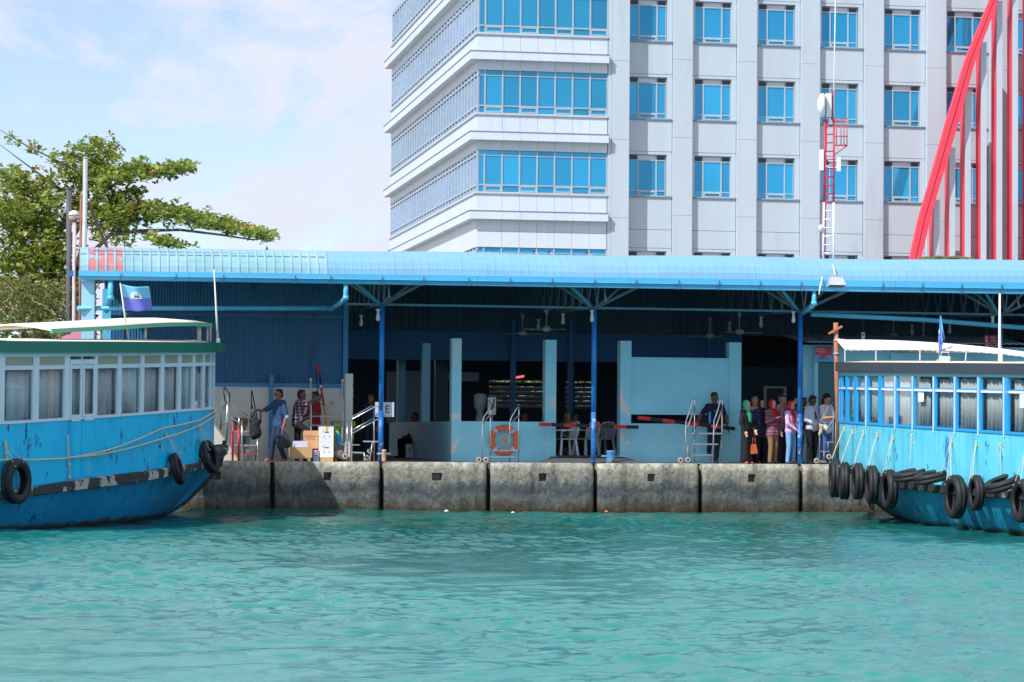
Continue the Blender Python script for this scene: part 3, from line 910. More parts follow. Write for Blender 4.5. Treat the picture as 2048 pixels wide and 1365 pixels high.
for (ps, pt) in spans:                 # between sill of one row and head of the next below
    zs, zh = zb(ps), zb(pt)
    lgt = zs - zh
    zl1 = zs - 1.0 if lgt > 1.7 else zs - .55 * lgt
    zl0 = zl1 - .40
    # sill trim
    b = MB(); b.box(XA - .12, XB + .02, YT - .12, YE + .1, zs - .11, zs - .002); b.build('sill', M_CLADG, OT)
    # spandrel panels
    for k in range(len(pe) - 1):
        if k == 0:
            a, c = XA - .02, pe[2]
        elif k == 1: continue
        else: a, c = pe[k], pe[k + 1]
        b = MB(); b.box(a + .006, c - .006, YT - .04, YT + .1, zl1 + .002, zs - .112); b.build('cladding_panel', M_CLAD, OT)
        if lgt > 2.6:
            zm = (zl0 + zh) / 2 + .1
            zsx = [(zh + .002, zm - .006), (zm + .006, zl0 - .002)]
        else: zsx = [(zh + .002, zl0 - .002)]
        for (u, v) in zsx:
            b = MB(); b.box(a + .006, c - .006, YT - .03, YT + .1, u, v); b.build('cladding_panel', M_CLAD, OT)
        b = MB(); b.box((a if k else a - PB + .02) + .004, c - .004, YT - PB, YT + .1, zl0, zl1); b.build('ledge_panel', M_CLAD, OT)
    nside = 8
    for k in range(nside):
        ya = YT + .101 + (YE - YT - .1) * k / nside; yb = YT + .101 + (YE - YT - .1) * (k + 1) / nside
        b = MB(); b.box(XA - .04, XA + .1, ya + .004, yb - .004, zl1 + .002, zs - .112); b.build('side_panel', M_CLAD, OT)
        b = MB(); b.box(XA - .03, XA + .1, ya + .004, yb - .004, zh + .002, zl0 - .002); b.build('side_panel', M_CLAD, OT)
        b = MB(); b.box(XA - PB, XA + .1, ya + .004, yb + (.5 if k == nside - 1 else -.004), zl0, zl1); b.build('ledge_panel', M_CLAD, OT)
    b = MB(); b.box(XA - PB - .03, XB + .03, YT - PB - .03, YE + .52, zl1 + .001, zl1 + .035); b.build('ledge_flashing', M_JOINT, OT)
# broad pilaster beside the bay
YFa = 65.85
b = MB(); b.box(XB + .02, X(1257, 64.95, 300), 65.0, YFa + .3, QZ, zb(-150)); b.build('core', M_JOINT, OT)
xp0, xp1 = X(1217.5, 64.95, 300), X(1256.5, 64.95, 300)
xm = X(1223, 64.95, 300)
zj = [zb(-150), zb(-46), zb(113), zb(272), zb(430), QZ]
for k in range(len(zj) - 1):
    b = MB(); b.box(xm, xp1 + .03, 64.9, YFa + .2, zj[k + 1] + .012, zj[k]); b.build('cladding_panel', M_CLADG, OT)
b = MB(); b.box(xp0 - .05, xm - .01, 64.94, YFa, QZ, zb(-150)); b.build('corner_strip', M_CLADG, OT)
# right facade
def zf(py): return Z(1425, py, YFa)
cols = []
for (wl_, wr_, cl, cr) in ((1258.5, 1333, 1257, 1344), (1389, 1462, 1381.7, 1472), (1516.5, 1589.5, 1510, 1599.5), (1643, 1716, 1636, 1726), (1769, 1840.5, 1763, 1850), (1894, 1967, 1888, 1976), (2019, 2091, 2013, 2100), (2143, 2215, 2137, 2224), (2266, 2338, 2260, 2347)):
    cols.append(tuple(X(p, YFa, 320) for p in (wl_, wr_, cl, cr)))
wrow = [(-150, -70), (4, 84.3), (158.4, 241), (312.6, 396), (505, 588), (700, 770)]
b = MB(); b.box(xp1, cols[-1][3] + 6, YFa + .3, YFa + 14, QZ, zf(-160)); b.build('core', M_JOINT, OT)
# window master
ww = cols[1][1] - cols[1][0]; wh = zf(158.4) - zf(241)
def build_window(x0, zb0, ww, wh, top_only=False):
    f = MB(); y0, y1 = YFa + .16, YFa + .24
    xa1, xa2 = .25 * ww, .75 * ww
    za, zc = .13 * wh, .865 * wh
    t = .035
    f.box(0, t, 0, .1, 0, wh); f.box(ww - t, ww, 0, .1, 0, wh)
    f.box(t, ww - t, 0.001, .1, 0, t); f.box(t, ww - t, 0.001, .1, wh - t, wh)
    for x in (xa1, xa2): f.box(x - t, x + t, .002, .1, t, wh - t)
    for z in (za, zc):
        for (u, v) in ((t, xa1 - t), (xa1 + t, xa2 - t), (xa2 + t, ww - t)):
            f.box(u, v, .004, .1, z - t * .8, z + t * .8)
    w = t * .8
    parts = []
    def piece(nm, m, u, v, a, c, y):
        mm = MB(); mm.box(u, v, y, y + .03, a, c); parts.append((nm, mm.mesh(nm, m)))
    for (u, v) in ((t, xa1 - t), (xa1 + t, xa2 - t), (xa2 + t, ww - t)):
        piece('pane', M_TGL, u + .001, v - .001, za + w, zc - w, .05)
        piece('pane', M_TGL, u + .001, v - .001, t, za - w, .045)
    piece('top_panel', M_CLAD, xa1 + t, xa2 - t, zc + w, wh - t, .03)
    for (u, v) in ((t, xa1 - t), (xa2 + t, ww - t)):
        for q in range(3):
            zz = zc + w + .03 + q * (wh - t - zc - w - .03) / 3
            mm = MB(); mm.box(u, v, .02, .06, zz, zz + .07); parts.append(('louvre', mm.mesh('louvre', M_LOUV)))
    lt = MB()
    lt.box(xa1 + t + .01, xa2 - t - .01, -.012, .02, za - w - .05, za - w); lt.box(xa1 + t + .01, xa1 + t + .06, -.012, .02, t, za - w - .051)
    lt.box(xa2 - t - .06, xa2 - t - .01, -.012, .02, t, za - w - .051); lt.box(xa1 + t + .061, xa2 - t - .061, -.012, .02, t, t + .04)
    parts.append(('vent_frame', lt.mesh('vent_frame', M_FRAME)))
    return f.mesh('window', M_FRAME), parts
wm, wparts = build_window(0, 0, ww, wh)
for ci, (x0, x1, c0, c1) in enumerate(cols):
    for ri, (pt, pb_) in enumerate(wrow):
        if ri == 5: continue
        zt, zbo = zf(pt), zf(pb_)
        wo = inst('window', wm, OT, (x0, YFa + .14, zt - wh))
        for nm, me in wparts:
            o = bpy.data.objects.new(nm, me); COL.objects.link(o); o.parent = wo
        zbo = zt - wh
        # jambs, spandrel panel, sill
        zn = zf(wrow[ri + 1][0])
        if x0 - c0 > .08:
            b = MB(); b.box(c0 + .01, x0 - .005, YFa, YFa + .28, zbo, zt); b.build('jamb_panel', M_CLADG, OT)
        b = MB(); b.box(x1 + .005, c1 - .01, YFa, YFa + .28, zbo, zt); b.build('jamb_panel', M_CLADG, OT)
        segs = [(zn + .16, zbo - .02)] if ri != 3 else [(zn + .16, (zn + zbo) / 2 - .32), ((zn + zbo) / 2 - .30, zbo - .02)]
        for (u, v) in segs:
            b = MB(); b.box(c0 + .02, c1 - .02, YFa - .02, YFa + .28, u, v); b.build('cladding_panel', M_CLADG, OT)
        b = MB(); b.box(c0 + .02, c1 - .02, YFa - .005, YFa + .28, zn + .002, zn + .145); b.build('head_panel', M_CLADG, OT)
        b = MB(); b.box(c0 + .01, c1 - .01, YFa - .1, YFa + .29, zbo - .07, zbo - .021); b.build('sill', M_JOINT, OT)
    # pilaster to the right of the column
    if ci < len(cols) - 1:
        pa, pc = c1 + .0, cols[ci + 1][2]
        zj = [zf(-150), zf(-30), zf(123.5), zf(279), zf(434), QZ]
        for k in range(len(zj) - 1):
            b = MB(); b.box(pa + .005, pc - .005, YFa - .33, YFa + .3, zj[k + 1] + .012, zj[k]); b.build('cladding_panel', M_CLADG, OT)
# red arch with vertical fins
M_ARCH = mat('arch_red', lin((232, 72, 92)), 0.4, var=.04, scale=.3)
M_ARCHD = mat('arch_groove', lin((150, 40, 56)), 0.5)
YA = 63.0
L_ = [(2056, -170), (2022, -85), (1981, 0), (1931, 123), (1893, 246), (1859, 369), (1838, 440), (1819, 529), (1800, 640), (1780, 800)]
R_ = [(2075, -170), (2038, -85), (1997, 0), (1950, 123), (1917, 246), (1880, 369), (1860, 440), (1840, 529), (1822, 640), (1803, 800)]
def arch_band(f0, f1, y0, y1, name, m):
    P = []; Q = []
    for (l, r_) in zip(L_, R_):
        def pt(f, y):
            q = at(l[0] + (r_[0] - l[0]) * f, l[1] + (r_[1] - l[1]) * f, YA); return (q[0], y, q[2])
        P.append([pt(f0, y0), pt(f1, y0)]); Q.append([pt(f0, y1), pt(f1, y1)])
    MB().grid(P, False, Q).build(name, m, OT)
arch_band(0, .46, YA, YA + .3, 'red_arch', M_ARCH)
arch_band(.462, .54, YA + .06, YA + .3, 'arch_groove', M_ARCHD)
arch_band(.542, 1, YA - .03, YA + .3, 'red_arch', M_ARCH)
yfin = YA + .5
archz = lambda px: float(np.interp(px, [r_[0] for r_ in R_[::-1]], [r_[1] for r_ in R_[::-1]]))
for pf in (1868.5, 1899.5, 1930.5, 1962, 1993.5, 2025, 2056, 2087, 2118, 2149):
    x0 = X(pf, yfin, 400); x1 = X(pf + 11, yfin, 400)
    ztp = Z(pf, archz(pf + 3) if pf < 2050 else -160, yfin) - .02
    b = MB(); b.box(x0, x1, yfin, yfin + .06, QZ, ztp); fo = b.build('fin', M_CLADG, OT)
    b = MB(); b.box(x0 + .005, x1 - .02, yfin + .061, yfin + .80, QZ, ztp - .02); b.build('fin_web', M_ARCH, OT)

# ------------------------------------------------------------------ radio mast on the shed roof
YM_ = 1.8
M_MW = mat('mast_white', lin((232, 230, 232)), .4)
M_MR = mat('mast_red', lin((196, 50, 72)), .4)
rm = thing('radio_mast', 'slim red and white lattice radio mast standing on the shed roof', 'radio mast', at(1656, 530, YM_))
def A(px, py): return at(px, py, YM_)
for (xa_, xb_) in ((1646, 1650.5), (1667, 1668)):
    MB().tube([A(xa_, 532), A((xa_ + xb_) / 2 - .3, 405)], .028, 8).build('leg', M_MW, rm)
    MB().tube([A((xa_ + xb_) / 2 - .3, 405), A(xb_, 238)], .028, 8).build('leg', M_MR, rm)
MB().tube([A(1656, 532) + np.array((0, .3, 0)), A(1658.5, 240) + np.array((0, .25, 0))], .024, 8).build('leg', M_MR, rm)
for k in range(18):
    py = 524 - k * 17
    f = (524 - py) / 290
    m = M_MW if py > 405 else M_MR
    MB().tube([A(1646 + 4 * f, py), A(1667 + 1 * f, py)], .017, 6).build('rung', m, rm)
MB().tube([A(1664, 240), A(1664.5, 182)], .03, 8).build('pole', M_MR, rm)
MB().tube([A(1667, 240), A(1669, 110), A(1671.5, -40)], [.02, .016, .01], 6).build('whip_aerial', M_MW, rm)
c = A(1644, 211)
b = MB(); b.lathe([(0, -.12), (.12, -.12), (.30, -.04), (.31, .03), (.28, .07), (0, .09)], 24, (0, 0, 0), 'X')
Rd = Matrix.Rotation(-rad(16), 3, 'Z')
b.v = [tuple(Rd @ Vector(p) + Vector(c)) for p in b.v]
b.build('dish', M_MW, rm)
b = MB(); b.cbox(c + np.array((.17, 0, .0)), (.13, .13, .62)); b.build('dish_bracket', M_MW, rm)
b = MB(); b.bar(c + np.array((.2, 0, .18)), A(1665, 199), .04); b.bar(c + np.array((.2, 0, -.14)), A(1665, 224), .04); b.build('dish_arm', M_MW, rm)
for (px, p0, p1) in ((1643, 300, 341), (1677, 314, 343)):
    b = MB(); a = A(px, p1); e = A(px, p0); b.box(a[0] - .045, a[0] + .045, a[1] - .05, a[1] + .05, a[2], e[2]); b.build('panel_antenna', M_MW, rm)
    b = MB(); s = -1 if px > 1660 else 1
    b.bar(A(px + s * 2, p1 - 8), A(1656, p1 - 8), .025); b.bar(A(px + s * 2, p0 + 8), A(1656, p0 + 8), .025); b.build('antenna_arm', M_MW, rm)
for px in (1673, 1682, 1688, 1694):
    MB().tube([A(px, 291 - (0 if px < 1690 else 2)), A(px, 238)], .012, 6).build('cage_bar', M_MR, rm)
for py in (238, 273, 291):
    MB().tube([A(1669, py), A(1695, py)], .014 if py < 290 else .02, 6).build('cage_rail', M_MR, rm)
MB().tube([A(1694, 292), A(1670, 309)], .016, 6).build('cage_brace', M_MR, rm)
b = MB(); b.lathe([(0, -.06), (.09, -.04), (.1, .02), (0, .05)], 14, A(1641.5, 457), 'X'); b.build('small_dish', mat('cream', lin((222, 208, 196)), .5), rm)
b = MB(); b.tube([A(1648, 524), at(1643, 545, -.5), at(1644, 560, -1.2), at(1640, 575, -1.2), at(1638, 590, -1.2)], .02, 6)
tag(b.build('cable', M_MW, None), 'white cable looping from mast foot over the gutter', 'cable')
# floodlight on the gutter
fl_ = thing('floodlight', 'grey floodlight hung over the blue gutter below the radio mast', 'floodlight', at(1672, 570, -1.35))
b = MB(); c = at(1672, 562, -1.35)
hw, hd = .21, .15
top = [(c[0] - .15, c[1] - .05, c[2] + .09), (c[0] + .15, c[1] - .05, c[2] + .09), (c[0] + .15, c[1] + .1, c[2] + .09), (c[0] - .15, c[1] + .1, c[2] + .09)]
bot = [(c[0] - hw, c[1] - .17, c[2] - .11), (c[0] + hw, c[1] - .17, c[2] - .11), (c[0] + hw, c[1] + .12, c[2] - .16), (c[0] - hw, c[1] + .12, c[2] - .16)]
b.add(top + bot, [(0, 3, 2, 1), (4, 5, 6, 7), (0, 1, 5, 4), (1, 2, 6, 5), (2, 3, 7, 6), (3, 0, 4, 7)]); b.build('housing', mat('flood_grey', lin((196, 202, 206)), .35, metal=.3), fl_)
b = MB(); b.box(c[0] - .12, c[0] + .12, c[1] - .04, c[1] + .09, c[2] + .091, c[2] + .14); b.build('gear_box', M_WINGREY, fl_)
b = MB(); b.add([(c[0] - .19, c[1] - .155, c[2] - .118), (c[0] + .19, c[1] - .155, c[2] - .118), (c[0] + .19, c[1] + .1, c[2] - .162), (c[0] - .19, c[1] + .1, c[2] - .162)], [(0, 1, 2, 3)]); b.build('glass', mat('flood_glass', lin((90, 98, 104)), .1), fl_)
MB().tube([c + np.array((-.02, .0, .14)), at(1668, 538, -1.2), at(1664, 527, -.5)], .018, 6).build('bracket', M_MW, fl_)

# ------------------------------------------------------------------ trees, shrubs, poles at the west end
M_BARK = mat('bark', (0.13, 0.105, 0.085), .9, var=.3, scale=4)
def leaf_mat(name, cols_):
    M = bpy.data.materials.new(name); M.use_nodes = True
    t = M.node_tree; b = t.nodes['Principled BSDF']; b.inputs['Roughness'].default_value = .42
    b.inputs['Specular IOR Level'].default_value = .45
    gi = t.nodes.new('ShaderNodeNewGeometry')
    rp = t.nodes.new('ShaderNodeValToRGB'); r = rp.color_ramp
    r.interpolation = 'LINEAR'
    for i, (p, c) in enumerate(cols_):
        e = r.elements[i] if i < 2 else r.elements.new(p)
        e.position = p; e.color = tuple(c) + (1,)
    t.links.new(gi.outputs['Random Per Island'], rp.inputs['Fac'])
    t.links.new(rp.outputs['Color'], b.inputs['Base Color'])
    tl = t.nodes.new('ShaderNodeBsdfTranslucent'); t.links.new(rp.outputs['Color'], tl.inputs['Color'])
    mx = t.nodes.new('ShaderNodeMixShader'); mx.inputs[0].default_value = .38
    t.links.new(b.outputs[0], mx.inputs[1]); t.links.new(tl.outputs[0], mx.inputs[2])
    t.links.new(mx.outputs[0], t.nodes['Material Output'].inputs['Surface'])
    return M
M_LEAF = leaf_mat('almond_leaf', [(0, (.11, .18, .03)), (.35, (.23, .31, .045)), (.7, (.34, .41, .075)), (.92, (.46, .49, .13)), (.965, (.40, .24, .06)), (1.0, (.46, .12, .05))])
M_LEAFY = leaf_mat('vine_leaf', [(0, (.08, .13, .03)), (.4, (.20, .24, .06)), (.8, (.32, .32, .12)), (1.0, (.42, .30, .12))])
M_LEAFD = leaf_mat('bush_leaf', [(0, (.06, .11, .02)), (.5, (.12, .2, .035)), (1, (.2, .28, .06))])
def leaves_mesh(name, m, pts, size, nper=7, upb=.5, seed=1):
    rg = np.random.default_rng(seed)
    n = len(pts) * nper
    base = np.repeat(pts, nper, 0) + rg.normal(0, size * .18, (n, 3))
    d = rg.normal(0, 1, (n, 3)); d[:, 2] = d[:, 2] * .55 + upb
    d /= np.linalg.norm(d, axis=1)[:, None]
    s = np.cross(d, np.stack([rg.normal(0, .35, n), rg.normal(0, .35, n), np.ones(n)], 1))
    s /= np.linalg.norm(s, axis=1)[:, None]
    nn = np.cross(s, d)
    Ln = (size * rg.uniform(.65, 1.25, n))[:, None]; Wd = Ln * rg.uniform(.24, .36, n)[:, None]
    a = base + d * Ln * .12
    b1 = base + d * Ln * .62 + s * Wd - nn * Ln * .0; b2 = base + d * Ln * .62 - s * Wd
    mid = base + d * Ln * .6 - nn * Ln * .10
    tip = base + d * Ln * 1.05 - nn * Ln * .12 - np.array((0, 0, 1)) * Ln * .12
    co = np.stack([a, b1, mid, b2, tip], 1).reshape(-1, 3)
    i0 = np.arange(n) * 5
    tri = np.stack([np.stack([i0, i0 + 1, i0 + 2], 1), np.stack([i0 + 1, i0 + 4, i0 + 2], 1), np.stack([i0, i0 + 2, i0 + 3], 1), np.stack([i0 + 2, i0 + 4, i0 + 3], 1)], 1).reshape(-1, 3)
    me = bpy.data.meshes.new(name)
    me.vertices.add(len(co)); me.vertices.foreach_set('co', co.ravel())
    me.loops.add(tri.size); me.loops.foreach_set('vertex_index', tri.ravel().astype(np.int32))
    me.polygons.add(len(tri)); me.polygons.foreach_set('loop_start', np.arange(0, tri.size, 3, dtype=np.int32))
    me.update(calc_edges=True)
    me.materials.append(m)
    return me
YTR = 13.0
tree = thing('almond_tree', 'spreading green tree with long flat leafy limbs reaching over the shed roof', 'tree', (X(70, YTR), YTR, QZ))
org = np.array(ROOT[tree.name])
def TP(px, py, dy=0): return at(px, py, YTR + dy)
limbs = [
    ([(70, 860, 0), (78, 740, 0), (85, 640, .2), (95, 560, .3), (110, 480, .2)], [.26, .22, .19, .16, .12]),
    ([(95, 560, .3), (130, 500, -.3), (165, 440, -.6), (200, 390, -.8), (250, 355, -1), (320, 345, -1.2), (384, 338, -1.3)], [.11, .09, .07, .05, .04, .025, .012]),
    ([(110, 480, .2), (150, 400, .5), (180, 340, .8), (205, 290, 1)], [.11, .08, .05, .02]),
    ([(85, 640, .2), (150, 540, -.8), (220, 470, -1.5), (280, 462, -1.9), (360, 460, -2.2), (440, 470, -2.4), (505, 480, -2.5), (538, 477, -2.5)], [.10, .075, .06, .05, .04, .03, .02, .01]),
    ([(220, 470, -1.5), (270, 440, -1.2), (330, 432, -1), (400, 447, -1), (460, 462, -1.2)], [.05, .04, .03, .022, .012]),
    ([(280, 462, -1.9), (330, 482, -2.4), (370, 498, -2.6)], [.06, .04, .02]),
    ([(110, 480, .2), (90, 420, -.4), (60, 380, -.8), (20, 350, -1)], [.1, .07, .05, .03]),
    ([(85, 640, .2), (50, 560, -.6), (20, 500, -1), (-20, 460, -1)], [.13, .1, .07, .05]),
    ([(200, 390, -.8), (150, 340, -1), (90, 310, -1.2), (40, 285, -1.3), (0, 260, -1.3)], [.045, .03, .022, .016, .01]),
    ([(150, 400, .5), (95, 360, .2), (40, 320, 0), (0, 290, 0)], [.04, .028, .018, .01]),
    ([(200, 440, -.6), (260, 400, -.8), (290, 385, -1)], [.05, .03, .012]),
]
LP = {}
for li, (pl, rr) in enumerate(limbs):
    pts = [TP(*p) for p in pl]
    MB().tube([tuple(p) for p in pts], rr, 8).build('trunk' if li == 0 else 'limb', M_BARK, tree)
rg = np.random.default_rng(21)
cl = []
def along(pl, n, rx, ry, rd, lift=0, taper=True):
    pl = [(*p, 0)[:3] for p in pl]
    seg = np.array(pl, float)
    dl = np.r_[0, np.cumsum(np.hypot(np.diff(seg[:, 0]), np.diff(seg[:, 1])))]
    for _ in range(n):
        u = rg.uniform(0, 1) * dl[-1]
        p = [np.interp(u, dl, seg[:, k]) for k in range(3)]
        w = 1 - .75 * (u / dl[-1]) if taper else 1
        # cluster lumps
        cl.append(TP(p[0] + rg.normal(0, rx), p[1] - lift * w + rg.normal(0, ry) * w, p[2] + rg.normal(0, rd)))
along([(190, 385, -.8), (240, 352, -1), (320, 347, -1.2), (384, 337, -1.3)], 300, 5, 15, .6, 6)
along([(190, 350, .2), (215, 310, .6), (215, 280, .8)], 70, 17, 9, .6, 0, False)
along([(120, 330, .2), (160, 300, .3), (195, 305, .3)], 60, 14, 12, .5, 0, False)
along([(110, 380, 0), (150, 350, 0), (200, 345, 0)], 120, 22, 16, .7, 0, False)
along([(215, 445, -1), (270, 430, -1.2), (340, 432, -1.5), (420, 450, -2), (490, 465, -2.4), (540, 478, -2.5)], 560, 6, 13, .8, 8)
along([(220, 400, -.6), (285, 385, -.9)], 45, 8, 9, .4, 0)
along([(300, 478, -2.4), (372, 495, -2.6)], 60, 8, 7, .5, 0)
along([(150, 400, .2), (200, 430, -.5), (250, 470, -1)], 210, 22, 22, .9, 0, False)
along([(0, 360, -.8), (50, 380, -.6), (100, 400, -.2)], 200, 18, 18, .8, 0, False)
along([(-20, 430, 0), (50, 440, -.4), (110, 450, -.4)], 380, 24, 28, 1.0, 0, False)
along([(-20, 520, -.3), (60, 520, -.6), (130, 520, -.6)], 420, 26, 30, 1.0, 0, False)
along([(-20, 590, -.3), (60, 590, -.6), (150, 585, -.6)], 420, 26, 24, 1.0, 0, False)
along([(130, 330, -1), (70, 300, -1.2), (20, 275, -1.3)], 14, 10, 8, .3, 0, False)
pts = np.array(cl) - org
o = bpy.data.objects.new('crown', leaves_mesh('crown', M_LEAF, pts, .19, 8, .7, 3)); COL.objects.link(o); o.parent = tree
# tangle of climbers below the tree
vt = thing('climbing_shrub', 'tangle of yellowish climbers and bare vines below the tree', 'shrub', (X(70, 6), 6, QZ))
og = np.array(ROOT[vt.name])
cl2 = []
for _ in range(640):
    px, py = rg.uniform(-20, 160), rg.uniform(560, 700)
    if px > 135 and py > 640: continue
    cl2.append(at(px, py, 6 + rg.normal(0, .6)))
o = bpy.data.objects.new('foliage', leaves_mesh('foliage', M_LEAFY, np.array(cl2) - og, .13, 7, .2, 5)); COL.objects.link(o); o.parent = vt
b = MB()
for k in range(14):
    px, py = rg.uniform(-10, 150), rg.uniform(560, 640)
    p = [(px, py)]
    for _ in range(5):
        px += rg.uniform(-22, 30); py += rg.uniform(6, 26); p.append((px, py))
    MB().tube([tuple(at(min(q[0], 160), q[1], 5.3 + .3 * math.sin(k))) for q in p], .009, 5).build('vine', mat('vine_stem', (0.42, 0.36, 0.26), .8), vt)
for k in range(9):
    a = rg.uniform(.2, 2.6); px, py = 60 + rg.uniform(-20, 20), 660
    pp = [at(px + math.cos(a) * t_ * 75, py - math.sin(a) * t_ * 80 + 55 * t_ * t_, 5.4) for t_ in np.linspace(0, 1, 8)]
    fr = MB()
    for i in range(1, 8):
        p, q = Vector(pp[i - 1]), Vector(pp[i])
        d = (q - p).normalized()
        for s in (-1, 1):
            for f in (0, .5):
                base = p.lerp(q, f)
                t_ = base + d * .18 + Vector((0, s * .08, -.22 * 1)) + Vector((s * .1, 0, 0))
                fr.add([base, base + d * .03, t_], [(0, 1, 2)])
    fr.tube([tuple(p) for p in pp], .012, 5)
    fr.build('frond', mat('frond_green', (.17, .19, .06), .6), vt, recalc=False)
# low hedge behind so that nothing is seen under the crown
hz = thing('hedge', 'dense dark green hedge growing under the spreading tree', 'hedge', (X(40, 17), 17, QZ))
cl3 = np.array([(X(40, 17) + rg.uniform(-4.2, 2.1), 17 + rg.normal(0, .5), QZ + rg.uniform(0, 4.6)) for _ in range(900)]) - np.array(ROOT[hz.name])
o = bpy.data.objects.new('foliage', leaves_mesh('foliage', M_LEAFD, cl3, .26, 6, .3, 6)); COL.objects.link(o); o.parent = hz
for k in range(4):
    x = X(40, 17) - 3.6 + k * 1.6
    MB().tube([(x, 17, QZ), (x + .2, 17, QZ + 2), (x - .1, 17, QZ + 4)], [.06, .05, .02], 6).build('stem', M_BARK, hz)
# bushes seen through the louvres
for k in range(3):
    xx = X(1000 + k * 80, 26)
    bs = thing('garden_bush', ('bright bush behind the louvres near the life ring', 'bright bush behind the louvres beside the doorway', 'bright bush behind the louvres by the blue post')[k], 'bush', (xx, 26, QZ))
    c3 = np.array([(rg.normal(0, .7), rg.normal(0, .4), rg.uniform(0.1, 2.6)) for _ in range(160)])
    o = bpy.data.objects.new('foliage', leaves_mesh('foliage', M_LEAFD, c3, .3, 6, .3, 7 + k)); COL.objects.link(o); o.parent = bs
    MB().tube([(xx, 26, QZ), (xx, 26, QZ + 1.4)], [.05, .02], 6).build('stem', M_BARK, bs)
# palms whose tips show over the roof
def palm(px, py, Y, lab, seed, a0, a1):
    rg_ = np.random.default_rng(seed)
    top = at(px, py, Y)
    pt_ = thing('palm_tree', lab, 'palm tree', (top[0], Y, QZ))
    hz_ = top[2] - .55
    MB().tube([(top[0], Y, QZ), (top[0] + .15, Y, (QZ + hz_) / 2), (top[0], Y, hz_)], [.2, .16, .12], 10).build('trunk', M_BARK, pt_)
    for k in range(14):
        a = 2 * math.pi * k / 14 + rg_.uniform(-.2, .2)
        L0 = rg_.uniform(1.7, 2.2)
        pp = []
        for t_ in np.linspace(0, 1, 9):
            r_ = L0 * t_
            pp.append(Vector((top[0] + r_ * math.cos(a), Y + r_ * math.sin(a), hz_ + .75 * t_ - 1.15 * t_ * t_ + rg_.uniform(0, .02) + .2)))
        fr = MB()
        fr.tube([tuple(p) for p in pp], [.02 - .0018 * i for i in range(9)], 5)
        for i in range(1, 9):
            d = (pp[i] - pp[i - 1]).normalized(); sd_ = d.cross(Vector((0, 0, 1))).normalized()
            for f in (0, .33, .66):
                bs_ = pp[i - 1].lerp(pp[i], f)
                for s in (-1, 1):
                    l = .55 * (1 - .5 * (i / 9))
                    tp_ = bs_ + d * l * .6 + sd_ * s * l * .6 + Vector((0, 0, -.12 * l))
                    fr.add([bs_, bs_ + d * .05, tp_], [(0, 1, 2)])
        fr.build('frond', mat('palm_green', (.13, .16, .05), .5), pt_, recalc=False)
palm(1712, 512, 30, 'palm tree whose frond tips peep over the roof beside the radio mast', 1, 0, 0)
palm(1893, 503, 30, 'palm tree whose frond tips peep over the roof below the red arch', 2, 0, 0)

# poles and lamp
M_GALV = mat('galvanised', lin((176, 178, 182)), .5, metal=.2, var=.12, scale=9)
sl = thing('street_lamp', 'street lamp with round white globe in front of the tree', 'street lamp', (X(148, 2.2), 2.2, QZ))
MB().tube([(X(148, 2.2), 2.2, QZ), tuple(at(149, 445, 2.2))], [.06, .045], 10).build('pole', mat('lamp_pole', lin((196, 180, 176)), .6, var=.1), sl)
c = at(148, 431, 2.2)
b = MB(); b.lathe([(0, -.13), (.06, -.13), (.125, -.06), (.14, 0), (.115, .075), (.05, .115), (0, .125)], 20, c); b.build('globe', mat('globe', lin((214, 205, 202)), .4), sl)
b = MB(); b.lathe([(.05, -.17), (.09, -.13), (.12, -.085), (.08, -.09)], 20, c, closed=True); b.build('cup', mat('cup_brown', lin((150, 112, 96)), .6), sl)
b = MB(); b.lathe([(.141, -.02), (.146, -.02), (.146, .005), (.141, .005)], 20, c, closed=True); b.build('rim', mat('rim_brown', lin((160, 130, 110)), .6), sl)
def pole(px0, py0, px1, py1, Y, r, m, lab, name='utility_pole'):
    p = at(px1, py1, Y); q = (X(px0, Y), Y, QZ)
    o = thing(name, lab, 'pole', q)
    MB().tube([q, tuple(p)], r, 10).build('shaft', m, o)
    MB().tube([tuple(p - np.array((0, 0, .02))), tuple(p + np.array((0, 0, .02)))], r * 1.12, 10).build('cap', m, o)
    return o
pole(164, 560, 171, 316, 1.2, .058, M_GALV, 'tall galvanised pole at the west end of the shed')
pole(139, 560, 138, 378, 5, .07, mat('pole_dark', lin((88, 88, 92)), .7, var=.15), 'dark weathered pole behind the globe lamp')
pole(158, 560, 162, 395, 1.6, .03, mat('pole_rust', lin((150, 98, 80)), .7, var=.2), 'thin rusty pole beside the galvanised pole')
b = MB(); b.bar(at(216, 500, 2.0), at(176, 405, 1.25), .05); tag(b.build('brace', M_BARK, None), 'brown slanting timber propping the galvanised pole', 'brace')
b = MB(); c = at(143, 547, 1.9); b.box(c[0] - .055, c[0] + .055, 1.9, 2.05, c[2] - .07, c[2] + .07)
tag(b.build('meter_box', mat('box_blue', lin((40, 130, 215)), .4), None), 'small bright blue box fixed beside the lamp pole', 'meter box')
pw_ = thing('boundary_wall', 'pink plastered wall with broken edge below the shed corner', 'wall', (X(165, .2), .2, QZ))
x0, x1 = X(120, .2), X(189, .2)
zt0 = Z(160, 655, .2); zt1 = Z(189, 641, .2)
b = MB()
pl = [(x0, QZ), (x1, QZ), (x1, zt1), (x1 - .1, zt1 - .02), (x1 - .22, zt0 + .03), (x1 - .33, zt0 - .06), (x1 - .5, zt0 - .03), (x0 + .2, zt0 - .2), (x0, zt0 - .26)]
b.prism(pl, -.75, -.6); b.build('plaster', mat('pink_plaster', lin((222, 138, 164)), .8, var=.08, bump=.003), pw_)
